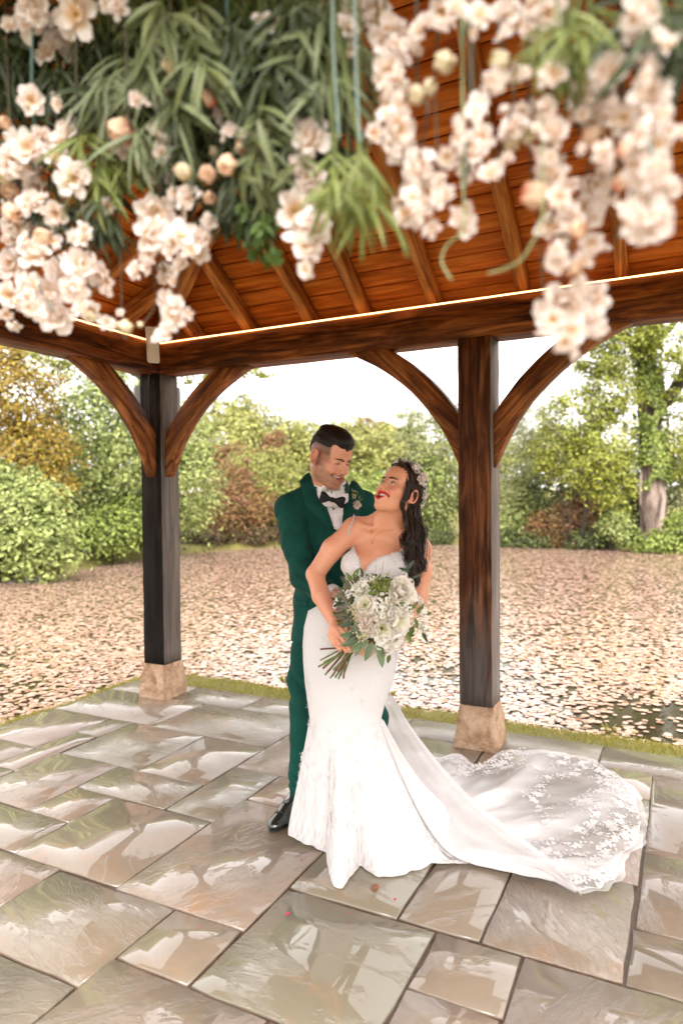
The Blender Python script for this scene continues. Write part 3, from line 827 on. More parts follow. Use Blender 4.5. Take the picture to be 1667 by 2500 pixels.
W_POST = wood('oak_post_weathered', (.022, .007, .003), (.11, .035, .011), (.24, .092, .035), .65, .7, weather=((.10, .082, .07), 1.0, .2), side=(.25, .21, .185), fine=.5)
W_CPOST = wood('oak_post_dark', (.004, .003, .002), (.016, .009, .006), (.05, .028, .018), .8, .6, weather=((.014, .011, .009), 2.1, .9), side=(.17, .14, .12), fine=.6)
W_RAFT = wood('oak_rafter', (.20, .06, .014), (.52, .18, .04), (.72, .31, .09), .55, .6, blotch=.45)
W_BOARD = wood('pine_ceiling_board', (.44, .098, .011), (.64, .165, .019), (.78, .25, .04), .5, 1.0, blotch=.25, fine=.4)

pavilion = empty('pavilion', pav(0, 0, 0))
tag(pavilion, 'open oak pavilion with orange boarded ceiling over the wet paving', 'pavilion')

def timber(name, A, B, wdt, dep, mat, parent=None, up=(0, 0, 1), bevel=.012, nseg=14, jit=.0018, seed=0):
    """squared timber from A to B; its own x axis runs along it"""
    A = np.asarray(A, float); B = np.asarray(B, float)
    x = unit(B - A); y = unit(np.cross(np.asarray(up, float), x)); z = np.cross(x, y)
    L = np.linalg.norm(B - A)
    rg = np.random.default_rng(seed + int(L * 1000))
    hw, hd, bv = wdt / 2, dep / 2, bevel
    prof = np.array([(-hw + bv, -hd), (hw - bv, -hd), (hw, -hd + bv), (hw, hd - bv), (hw - bv, hd), (-hw + bv, hd), (-hw, hd - bv), (-hw, -hd + bv)])
    xs = np.linspace(0, L, nseg)
    V = []
    for xx in xs:
        p = prof + rg.normal(0, jit, prof.shape)
        V.append(np.concatenate([np.full((8, 1), xx), p], 1))
    V = np.concatenate(V)
    i, j = np.meshgrid(np.arange(nseg - 1), np.arange(8), indexing='ij')
    a0 = i * 8 + j; b0 = i * 8 + (j + 1) % 8
    F = np.stack([a0, a0 + 8, b0 + 8, b0], -1).reshape(-1, 4)
    e = (nseg - 1) * 8
    me = mesh_np(name, V, [F, np.array([[0, 1, 2, 3, 4, 5, 6, 7]]), np.array([[e + 7, e + 6, e + 5, e + 4, e + 3, e + 2, e + 1, e]])])
    me.materials.append(mat)
    o = bpy.data.objects.new(name, me)
    M = Matrix(((x[0], y[0], z[0], A[0]), (x[1], y[1], z[1], A[1]), (x[2], y[2], z[2], A[2]), (0, 0, 0, 1)))
    col.objects.link(o)
    if parent is not None:
        o.parent = parent
        o.matrix_parent_inverse = Matrix.Translation(parent.location).inverted() if parent.parent is None else Matrix.Identity(4)
    o.matrix_basis = M
    return o

ZT, ZB, HB = 0.2566, 2.431, 0.214
PLEN, PWID = 4.74, 3.10
m_base, nt, b = new_mat('tooled_sandstone')
v = coords(nt, 'Object', (1, 1, 1), True)
f = noise(nt, v, 9, 6, .65, .4); f2 = noise(nt, v, 45, 5)
nt.links.new(mixc(nt, mathn(nt, 'MULTIPLY', f2, .6), ramp(nt, f, [(.36, (.30, .17, .09)), (.5, (.54, .35, .22)), (.64, (.68, .49, .34))]), (.20, .11, .06)), b.inputs['Base Color'])
b.inputs['Roughness'].default_value = .75
bump(nt, b, mathn(nt, 'ADD', f, f2), .9, .014)

def post(u, w, mat, lab=None, seed=0):
    """u, w: the post's centre"""
    P = pav(u, w)
    up = tuple(PW)
    o = timber('post', P + [0, 0, ZT], P + [0, 0, ZB - .002], .2, .2, mat, pavilion, up=up, bevel=.006, nseg=26, jit=.0009, seed=seed)
    if lab: o['label'] = lab
    rg = np.random.default_rng(seed + 3)
    # flared stone pad
    n = 7; rings = []
    for t in np.linspace(0, 1, 6):
        s = .128 * (1 - t) + .101 * t + (.004 if 0 < t < 1 else 0)
        q = []
        for (ax, ay, bx, by) in ((-1, -1, 1, -1), (1, -1, 1, 1), (1, 1, -1, 1), (-1, 1, -1, -1)):
            for k in range(n):
                q.append(((ax + (bx - ax) * k / n) * s, (ay + (by - ay) * k / n) * s))
        q = np.array(q) + rg.normal(0, .0028, (4 * n, 2))
        m_ = np.abs(q).max(1, keepdims=True); nn = np.linalg.norm(q, axis=1, keepdims=True)
        q = q * (1 - .035 * np.clip(nn / m_ - 1.2, 0, 1))
        rings.append(np.stack([q @ [PU[0], PW[0]], q @ [PU[1], PW[1]], np.full(4 * n, t * (ZT - .004))], 1) + P)
    mb = MB(); mb.grid(np.array(rings), closed_u=True)
    mb.add(rings[-1], [np.arange(4 * n)])
    s = mb.build('stone_base', m_base, None, smooth=False)
    s.parent = o; s.matrix_parent_inverse = (Matrix.Translation(pavilion.location) @ (Matrix.Translation(pavilion.location).inverted() @ o.matrix_basis)).inverted()
    return o
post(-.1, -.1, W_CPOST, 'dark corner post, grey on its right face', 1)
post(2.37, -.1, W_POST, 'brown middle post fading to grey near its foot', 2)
post(PLEN + .1, -.1, W_POST, None, 3)
post(-.1, PWID + .1, W_POST, None, 4)
post(PLEN + .1, PWID + .1, W_POST, None, 6)

zc = ZB + HB / 2
timber('beam', pav(-.2, -.1, zc), pav(PLEN + .2, -.1, zc), .2, HB, W_BEAM, pavilion, nseg=40, jit=.001, seed=11, bevel=.006)
timber('beam', pav(-.1, .003, zc), pav(-.1, PWID - .003, zc), .2, HB, W_BEAM, pavilion, nseg=30, jit=.001, seed=12, bevel=.006)
timber('beam', pav(-.2, PWID + .1, zc), pav(PLEN + .2, PWID + .1, zc), .2, HB, W_BEAM, pavilion, nseg=30, seed=13)
timber('beam', pav(PLEN + .1, .003, zc), pav(PLEN + .1, PWID - .003, zc), .2, HB, W_BEAM, pavilion, nseg=30, seed=14)

def brace(P, d, seed):
    """curved brace in the vertical plane through P along d, rising from the post face to the beam's underside"""
    d = np.asarray(d, float); side = np.cross(d, [0, 0, 1.0])
    t = np.linspace(-.22, 1.22, 120)
    A, Bc, Cc = np.array([0.0, -.60]), np.array([.185, -.215]), np.array([.60, 0.0])
    mid = ((1 - t) ** 2)[:, None] * A + (2 * t * (1 - t))[:, None] * Bc + (t ** 2)[:, None] * Cc
    tan = unit(np.gradient(mid, axis=0)); nrm = np.stack([-tan[:, 1], tan[:, 0]], 1)
    def trim(c):          # cut square on post face and beam underside
        c = c[(c[:, 0] > -.02) & (c[:, 1] < .02)]
        sl = np.r_[0, np.cumsum(np.linalg.norm(np.diff(c, axis=0), axis=1))]
        ok = np.where((c[:, 0] >= .0005) & (c[:, 1] <= -.0005))[0]
        q = np.linspace(sl[ok[0]], sl[ok[-1]], 16)
        r_ = np.stack([np.interp(q, sl, c[:, 0]), np.interp(q, sl, c[:, 1])], 1)
        r_[0, 0] = .0005; r_[-1, 1] = -.0005
        return r_
    inn, out = trim(mid + nrm * .066), trim(mid - nrm * .066)
    rg = np.random.default_rng(seed)
    V = []
    for k in range(16):
        for (p, s) in ((inn[k], -1), (inn[k], 1), (out[k], 1), (out[k], -1)):
            q = np.asarray(P) + d * p[0] + np.array([0, 0, p[1]]) + side * s * .052 + rg.normal(0, .0012, 3)
            V.append(q)
    V = np.array(V)
    i, j = np.meshgrid(np.arange(15), np.arange(4), indexing='ij')
    a0 = i * 4 + j; b0 = i * 4 + (j + 1) % 4
    F = np.concatenate([np.stack([a0, b0, b0 + 4, a0 + 4], -1).reshape(-1, 4), [[3, 2, 1, 0], [60, 61, 62, 63]]])
    # own axes: x along the chord
    x = unit(d * .6 + np.array([0, 0, .6])); y = side; z = np.cross(x, y)
    o0 = np.asarray(P) + d * 0 + np.array([0, 0, -.6])
    Rm = np.stack([x, y, z], 1)
    me = mesh_np('brace', (V - o0) @ Rm, F); me.materials.append(W_BRACE)
    bm = bmesh.new(); bm.from_mesh(me); bmesh.ops.recalc_face_normals(bm, faces=bm.faces)
    bmesh.ops.bevel(bm, geom=[e for e in bm.edges if e.calc_face_angle(0) > .9], offset=.003, segments=1, affect='EDGES'); bm.to_mesh(me); bm.free()
    o = bpy.data.objects.new('brace', me)
    col.objects.link(o); o.parent = pavilion
    o.matrix_parent_inverse = Matrix.Translation(pavilion.location).inverted()
    M = Matrix.Identity(4)
    for r in range(3):
        for c in range(3): M[r][c] = Rm[r][c]
        M[r][3] = o0[r]
    o.matrix_basis = M
brace(pav(0.0, -.095, ZB), PU, 21); brace(pav(-.095, 0.0, ZB), PW, 22)
brace(pav(2.27, -.095, ZB), -PU, 23); brace(pav(2.47, -.095, ZB), PU, 24)
brace(pav(PLEN, -.095, ZB), -PU, 25); brace(pav(-.095, PWID, ZB), -PW, 26)

# roof: apex over the middle, boards above the rafters
T1 = math.tan(math.radians(34)); EAVE = .33
UA, WA = PLEN / 2, PWID / 2
ZR0 = 2.70
ZAP = ZR0 + (WA + .03) * T1
T2 = (ZAP - ZR0) / (UA + .03)
RDEP = .105
def hip_u(w):          # where the hip line crosses at inward distance w from the pond-side beam
    return (w + .03) * T1 / T2 - .03
def rafter(side, s, hi=None):
    """side 'P' pond, 'L' left, 'F' front, 'R' right; s: position along the beam"""
    half = .034
    if side in 'PF':
        run = min(WA, ((s if s < UA else PLEN - s) + .03) * T2 / T1 - .03)
        f = (lambda w: pav(s, w if side == 'P' else PWID - w)); tt = T1
    else:
        run = min(UA, hip_u(s if s < WA else PWID - s))
        f = (lambda u: pav(u if side == 'L' else PLEN - u, s)); tt = T2
    if run < .12: return
    A = f(-EAVE + .04); B = f(run - .03)
    zA = ZR0 + (-EAVE + .07) * tt; zB = ZR0 + run * tt
    off = RDEP / 2 * math.sqrt(1 + tt * tt)
    A = A + [0, 0, zA + off]; B = B + [0, 0, zB + off]
    timber('rafter', A, B, .068, RDEP, W_RAFT, pavilion, nseg=12, jit=.0012, seed=int(s * 100), bevel=.004)
for s in (.26, .73, 1.22, 1.62, 2.10, 2.635, 3.168, 3.65, 4.1, 4.5): rafter('P', s)
for s in (.35, .8, 1.25, 1.7, 2.15, 2.6): rafter('L', s)
for s in (.73, 1.22, 1.7, 2.2, 2.7, 3.2, 3.65, 4.1): rafter('F', s)
for s in (.5, 1.0, 1.55, 2.1, 2.6): rafter('R', s)
for (cu, cw, su, sw) in ((0, 0, 1, 1), (PLEN, 0, -1, 1), (0, PWID, 1, -1), (PLEN, PWID, -1, -1)):
    e = EAVE - .02
    ku = (UA + .03) / (WA + .03)
    A = pav(cu - su * (.03 + (e - .03) * 1.0), cw - sw * (.03 + (e - .03) / ku), ZR0 - (e - .03) * T2 + .03)
    B = pav(UA - su * .03, WA - sw * .03 / ku, ZAP + .0)
    timber('hip_rafter', A, B, .085, .15, W_RAFT, pavilion, nseg=16, jit=.0015, bevel=.006)

def board(P4, z_up, idx):
    """P4: four corner points (lower edge start, end, upper edge end, start) of the underside"""
    P4 = [np.asarray(p, float) for p in P4]
    x = unit(P4[1] - P4[0]); nrm = unit(np.cross(P4[1] - P4[0], P4[3] - P4[0]))
    if nrm[2] < 0: nrm = -nrm
    y = np.cross(nrm, x)
    o0 = P4[0]
    Rm = np.stack([x, y, nrm], 1)
    lo = [(p - o0) @ Rm for p in P4]
    ys = 1 if lo[3][1] > 0 else -1
    ch, g, th = .007, .0035, .019
    def inset(k, a, zz):
        p = lo[k].copy(); p[1] += (a if k in (0, 1) else -a) * ys; p[2] = zz; return p
    V = [inset(k, g + ch, 0) for k in range(4)] + [inset(k, g, ch) for k in range(4)] + [inset(k, g, th) for k in range(4)]
    F = [[0, 1, 2, 3], [4, 5, 1, 0], [5, 6, 2, 1], [6, 7, 3, 2], [7, 4, 0, 3], [8, 9, 5, 4], [9, 10, 6, 5], [10, 11, 7, 6], [11, 8, 4, 7], [11, 10, 9, 8]]
    me = mesh_np('roof_board', np.array(V), np.array(F)); me.materials.append(W_BOARD)
    o = bpy.data.objects.new('roof_board', me)
    col.objects.link(o); o.parent = pavilion
    o.matrix_parent_inverse = Matrix.Translation(pavilion.location).inverted()
    M = Matrix.Identity(4)
    for r in range(3):
        for c in range(3): M[r][c] = Rm[r][c]
        M[r][3] = o0[r]
    o.matrix_basis = M
BW = .118
for side in 'PFLR':
    tt, half = (T1, WA) if side in 'PF' else (T2, UA)
    st = BW / math.sqrt(1 + tt * tt)
    lift = RDEP * math.sqrt(1 + tt * tt) + .003
    zz = lambda r: ZR0 + (r + .03) * tt + lift
    k = 0; r = -EAVE
    while r < half - .02:
        r2 = min(r + st, half - .004)
        if side in 'PF':
            a0, a1 = hip_u(r), hip_u(r2)
            q = [(a0, r), (PLEN - a0, r), (PLEN - a1, r2), (a1, r2)]
            fn = (lambda u, w: pav(u, w, zz(w))) if side == 'P' else (lambda u, w: pav(u, PWID - w, zz(w)))
        else:
            inv = lambda u: (u + .03) * T2 / T1 - .03
            a0, a1 = inv(r), inv(r2)
            q = [(r, a0), (r, PWID - a0), (r2, PWID - a1), (r2, a1)]
            fn = (lambda u, w: pav(u, w, zz(u))) if side == 'L' else (lambda u, w: pav(PLEN - u, w, zz(u)))
        board([fn(*p) for p in q], 1, k)
        r = r + st; k += 1
# covering above the boards: shallow four-sided roof with a fascia, dark slate
m_slate = plain('slate_roof', (.05, .052, .06), .5, .3, 8, bmp=.5, bscale=14)
e = EAVE + .02
zc_ = lambda t_: ZR0 + (-e + .03) * t_ + RDEP * math.sqrt(1 + t_ * t_) + .03
cs = [pav(-e, -e), pav(PLEN + e, -e), pav(PLEN + e, PWID + e), pav(-e, PWID + e)]
zl = ZR0 + (-e + .03) * T1 + .17
V = [c + [0, 0, zl] for c in cs] + [c + [0, 0, zl + .05] for c in cs] + [pav(UA, WA, ZAP + .33)]
V[0:4] = [pav(-e, -e, zl - .03), pav(PLEN + e, -e, zl - .03), pav(PLEN + e, PWID + e, zl - .03), pav(-e, PWID + e, zl - .03)]
mb = MB(); mb.add(V, [[0, 1, 5, 4], [1, 2, 6, 5], [2, 3, 7, 6], [3, 0, 4, 7]])
mb.add(V, [[4, 5, 8], [5, 6, 8], [6, 7, 8], [7, 4, 8]])
mb.build('roof_covering', m_slate, pavilion, smooth=False)

# light strips along the top inner edge of the beams
m_led, nt, b = new_mat('warm_led')
b.inputs['Base Color'].default_value = (1, .8, .6, 1)
b.inputs['Emission Color'].default_value = (1.0, .46, .16, 1)
b.inputs['Emission Strength'].default_value = 1.9
for (A, B, lab) in ((pav(.012, .004, ZB + HB + .006), pav(PLEN, .004, ZB + HB + .006), 'glowing warm light strip along the top of the pond-side beam'),
                    (pav(.004, .03, ZB + HB + .006), pav(.004, PWID, ZB + HB + .006), 'glowing warm light strip along the top of the left beam')):
    mb = MB(); mb.tube(np.linspace(A, B, 30), .0045, 6)
    o = mb.build('led_strip', m_led); tag(o, lab, 'light strip', 'warm light strips on the pavilion beams')

# white plate at the corner, with cable
m_white = plain('off_white_plastic', (.80, .76, .70), .4, .06, 5)
def rbox(name, c, ax, ay, az, hx, hy, hz, mat, parent=None, bev=.006, seg=2):
    bm = bmesh.new(); bmesh.ops.create_cube(bm, size=2)
    for v_ in bm.verts: v_.co = Vector((v_.co.x * hx, v_.co.y * hy, v_.co.z * hz))
    bmesh.ops.bevel(bm, geom=list(bm.edges), offset=bev, segments=seg, affect='EDGES')
    me = bpy.data.meshes.new(name); bm.to_mesh(me); bm.free()
    co = np.empty(len(me.vertices) * 3, np.float32); me.vertices.foreach_get('co', co); co = co.reshape(-1, 3)
    co = co @ np.stack([unit(ax), unit(ay), unit(az)]).astype(np.float32) + np.asarray(c, np.float32)
    me.vertices.foreach_set('co', co.ravel()); me.update()
    return add_obj(name, me, mat, parent)
ax = unit(np.array([.96, .27, -.02])); az = unit(np.array([0, 0, 1.0]) - PU * .06)
c0 = pav(.055, .135, 2.610)
acc = empty('wall_unit', c0); tag(acc, 'slim off-white plastic unit fixed to the corner of the left beam', 'wireless unit')
rbox('cover', c0, ax, np.cross(az, ax), az, .044, .009, .132, m_white, acc, .008)
rbox('bracket', c0 - PU * .03, ax, np.cross(az, ax), az, .02, .022, .05, plain('grey_bracket', (.2, .19, .18), .5), acc, .003)
mb = MB(); q = at(368, 892, np.linalg.norm(c0[:2]) * .95)
mb.tube(bez([c0 + np.array([0, 0, -.125]), pav(.012, .11, 2.44), pav(-.02, .10, 2.36), pav(-.10, .012, 2.10), pav(-.13, .008, 1.7)], 24), .0035, 5)
mb.build('cable', plain('black_cable', (.01, .01, .01), .5), acc)
# floodlight behind the corner post
c0 = pav(-.22, -.22, 2.30)
fl = empty('floodlight', c0); tag(fl, 'grey floodlight behind the top of the corner post', 'floodlight')
m_grey = plain('grey_metal', (.50, .52, .54), .4, .05)
ax = unit(PU - PW); ay = unit(PU + PW)
rbox('housing', c0 - ay * .055, ax, ay, (0, 0, 1), .175, .04, .085, m_grey, fl, .008)
rbox('bracket', c0 - ay * .0, ax, ay, (0, 0, 1), .06, .012, .03, m_grey, fl, .004)
# bird's nest scraps on the beam
rg = np.random.default_rng(3)
mb = MB()
for k in range(60):
    c = pav(.30 + rg.normal(0, .06), -.06 + rg.normal(0, .03), ZB + HB + .02 + abs(rg.normal(0, .022)))
    d = unit(rg.normal(size=3)) * .035
    mb.tube(bez([c - d, c + rg.normal(0, .006, 3), c + d], 5), .0014, 3, cap=False)
o = mb.build('bird_nest', plain('nest_twigs', (.30, .10, .04), .7)); tag(o, 'scruffy bird nest of twigs on the beam by the corner', 'nest')
# pegs in the braces of the corner post
for k, (P, n_) in enumerate([(pav(.0, -.10, 2.02), PU), (pav(-.10, .0, 2.02), PW)]):
    mb = MB(); mb.tube([P, P + n_ * .012], .011, 8); mb.build('peg', W_BRACE, pavilion)
# ================================================================== smooth solid modelling for figures
class Field:
    """signed distance grid in world space; shapes blend smoothly"""
    def __init__(s, lo, hi, h):
        s.lo = np.asarray(lo, np.float32); s.h = h
        s.n = np.ceil((np.asarray(hi) - s.lo) / h).astype(int) + 1
        s.D = np.full(s.n, .08, np.float32)
        s.ax = [s.lo[i] + h * np.arange(s.n[i], dtype=np.float32) for i in range(3)]
    def box(s, lo, hi):
        sl = []
        for i in range(3):
            a = int(np.clip(np.floor((lo[i] - s.lo[i]) / s.h), 0, s.n[i] - 1)); b = int(np.clip(np.ceil((hi[i] - s.lo[i]) / s.h) + 1, 1, s.n[i]))
            sl.append(slice(a, max(b, a + 1)))
        return tuple(sl)
    def put(s, fn, lo, hi, k=.01, op='add', pad=None):
        pad = k * 1.2 + 2 * s.h if pad is None else pad
        sl = s.box(np.asarray(lo) - pad, np.asarray(hi) + pad)
        X = s.ax[0][sl[0]][:, None, None]; Y = s.ax[1][sl[1]][None, :, None]; Z = s.ax[2][sl[2]][None, None, :]
        d = fn(X, Y, Z).astype(np.float32)
        o = s.D[sl]
        if op == 'sub': a, b = o, -d
        else: a, b = o, d
        if k <= 0:
            s.D[sl] = np.minimum(a, b) if op == 'add' else np.maximum(a, b)
            return
        hh = np.maximum(k - np.abs(a - b), 0) / k
        if op == 'add': s.D[sl] = np.minimum(a, b) - hh * hh * k * .25
        else: s.D[sl] = np.maximum(a, b) + hh * hh * k * .25
    def cone(s, a, b, r1, r2, k=.01, op='add'):
        a = np.asarray(a, float); b = np.asarray(b, float); ab = b - a; L2 = ab @ ab + 1e-9; R = max(r1, r2)
        def fn(X, Y, Z):
            px, py, pz = X - a[0], Y - a[1], Z - a[2]
            t = np.clip((px * ab[0] + py * ab[1] + pz * ab[2]) / L2, 0, 1)
            return np.sqrt((px - t * ab[0]) ** 2 + (py - t * ab[1]) ** 2 + (pz - t * ab[2]) ** 2) - (r1 + (r2 - r1) * t)
        s.put(fn, np.minimum(a, b) - R, np.maximum(a, b) + R, k, op)
    def path(s, P, R, k=.01, op='add'):
        P = np.asarray(P, float); R = np.broadcast_to(np.asarray(R, float), (len(P),))
        for i in range(len(P) - 1): s.cone(P[i], P[i + 1], R[i], R[i + 1], k, op)
    def ell(s, c, r, M=None, k=.01, op='add'):
        """ellipsoid; M columns are its axes"""
        c = np.asarray(c, float); r = np.asarray(r, float)
        M = np.eye(3) if M is None else np.asarray(M, float)
        ext = np.sqrt(((M * r) ** 2).sum(1))
        def fn(X, Y, Z):
            x, y, z = X - c[0], Y - c[1], Z - c[2]
            q = [(x * M[0, i] + y * M[1, i] + z * M[2, i]) for i in range(3)]
            k0 = np.sqrt((q[0] / r[0]) ** 2 + (q[1] / r[1]) ** 2 + (q[2] / r[2]) ** 2)
            k1 = np.sqrt((q[0] / r[0] ** 2) ** 2 + (q[1] / r[1] ** 2) ** 2 + (q[2] / r[2] ** 2) ** 2)
            return k0 * (k0 - 1) / (k1 + 1e-9)
        s.put(fn, c - ext, c + ext, k, op)
    def sample(s, P):
        q = (np.asarray(P) - s.lo) / s.h
        i = np.clip(np.floor(q).astype(int), 0, s.n - 2); f = q - i
        f = np.clip(f, 0, 1)
        r = 0
        for dx in (0, 1):
            for dy in (0, 1):
                for dz in (0, 1):
                    w = (f[..., 0] if dx else 1 - f[..., 0]) * (f[..., 1] if dy else 1 - f[..., 1]) * (f[..., 2] if dz else 1 - f[..., 2])
                    r = r + w * s.D[i[..., 0] + dx, i[..., 1] + dy, i[..., 2] + dz]
        return r
    def hit(s, x, y, y0, y1, n=260):
        """first surface point seen along the photo ray through pixel x, y between depths y0 and y1"""
        d = ray(x, y); Ys = np.linspace(y0, y1, n)
        P = np.array([0, 0, EYE]) + d * (Ys / d[1])[:, None]
        D = s.sample(P)
        w = np.where(D < 0)[0]
        if len(w) == 0:
            j = int(np.argmin(D)); return P[j]
        j = w[0]
        if j == 0: return P[0]
        t = D[j - 1] / (D[j - 1] - D[j] + 1e-9)
        return P[j - 1] * (1 - t) + P[j] * t
    def grad(s, P, e=.004):
        P = np.asarray(P, float)
        g = np.stack([s.sample(P + np.eye(3)[i] * e) - s.sample(P - np.eye(3)[i] * e) for i in range(3)], -1)
        return unit(g)
    def mesh(s):
        D = s.D; n = s.n
        S = D < 0
        c = np.zeros(n - 1, np.int8)
        for dx in (0, 1):
            for dy in (0, 1):
                for dz in (0, 1):
                    c += S[dx:n[0] - 1 + dx, dy:n[1] - 1 + dy, dz:n[2] - 1 + dz]
        act = np.argwhere((c > 0) & (c < 8))
        idx = np.full(n - 1, -1, np.int32); idx[tuple(act.T)] = np.arange(len(act))
        off = np.array([(a, b, d) for a in (0, 1) for b in (0, 1) for d in (0, 1)])
        val = np.stack([D[act[:, 0] + o[0], act[:, 1] + o[1], act[:, 2] + o[2]] for o in off], 1)
        acc = np.zeros((len(act), 3), np.float32); cnt = np.zeros(len(act), np.float32)
        for i in range(8):
            for j in range(i + 1, 8):
                if np.abs(off[i] - off[j]).sum() != 1: continue
                m = (val[:, i] < 0) != (val[:, j] < 0)
                t = val[:, i] / (val[:, i] - val[:, j] + 1e-12)
                p = off[i] + t[:, None] * (off[j] - off[i])
                acc[m] += p[m]; cnt[m] += 1
        V = s.lo + (act + acc / cnt[:, None]) * s.h
        F = []
        for a in range(3):
            b, d = (a + 1) % 3, (a + 2) % 3
            sa = [slice(None)] * 3; sb = [slice(None)] * 3
            sa[a] = slice(0, n[a] - 1); sb[a] = slice(1, n[a])
            e = np.argwhere(S[tuple(sa)] != S[tuple(sb)])
            e = e[(e[:, b] > 0) & (e[:, d] > 0) & (e[:, b] < n[b] - 1) & (e[:, d] < n[d] - 1)]
            if not len(e): continue
            ub = np.zeros(3, int); ub[b] = 1; ud = np.zeros(3, int); ud[d] = 1
            q = np.stack([idx[tuple((e - ub - ud).T)], idx[tuple((e - ud).T)], idx[tuple(e.T)], idx[tuple((e - ub).T)]], 1)
            flip = ~S[tuple(e.T)]
            q[flip] = q[flip][:, ::-1]
            F.append(q)
        F = np.concatenate(F); F = F[(F >= 0).all(1)]
        return V, F
def relax(V, F, it=1, lam=.5):
    n = len(V)
    e = np.concatenate([F[:, [i, (i + 1) % F.shape[1]]] for i in range(F.shape[1])])
    deg = np.bincount(e[:, 0], minlength=n) + np.bincount(e[:, 1], minlength=n)
    for _ in range(it):
        A = np.zeros_like(V)
        for i in range(3):
            A[:, i] = np.bincount(e[:, 0], V[e[:, 1], i], n) + np.bincount(e[:, 1], V[e[:, 0], i], n)
        V = V + lam * (A / np.maximum(deg, 1)[:, None] - V)
    return V
def vnoise(P, s, seed=0):
    """cheap smooth pseudo-noise for vertices"""
    P = np.asarray(P) * s
    r = np.random.default_rng(seed); o = 0
    for k in range(6):
        d = unit(r.normal(size=3)) * (1 + .7 * k); o = o + np.sin(P @ d + r.random() * 6.28) / (1 + .5 * k)
    return o / 2.2

class Head:
    """frame of a head: x to the person's right, y out of the face, z up"""
    def __init__(s, c, fwd, roll=0.0, scale=1.0):
        y = unit(fwd); x = unit(np.cross(y, [0, 0, 1.0])); z = np.cross(x, y)
        cr, sr = math.cos(roll), math.sin(roll)
        x, z = x * cr + z * sr, z * cr - x * sr
        s.R = np.stack([x, y, z], 1); s.c = np.asarray(c, float); s.s = scale
    def w(s, p): return s.c + (np.asarray(p, float) * s.s) @ s.R.T
    def l(s, P): return ((np.asarray(P) - s.c) @ s.R) / s.s

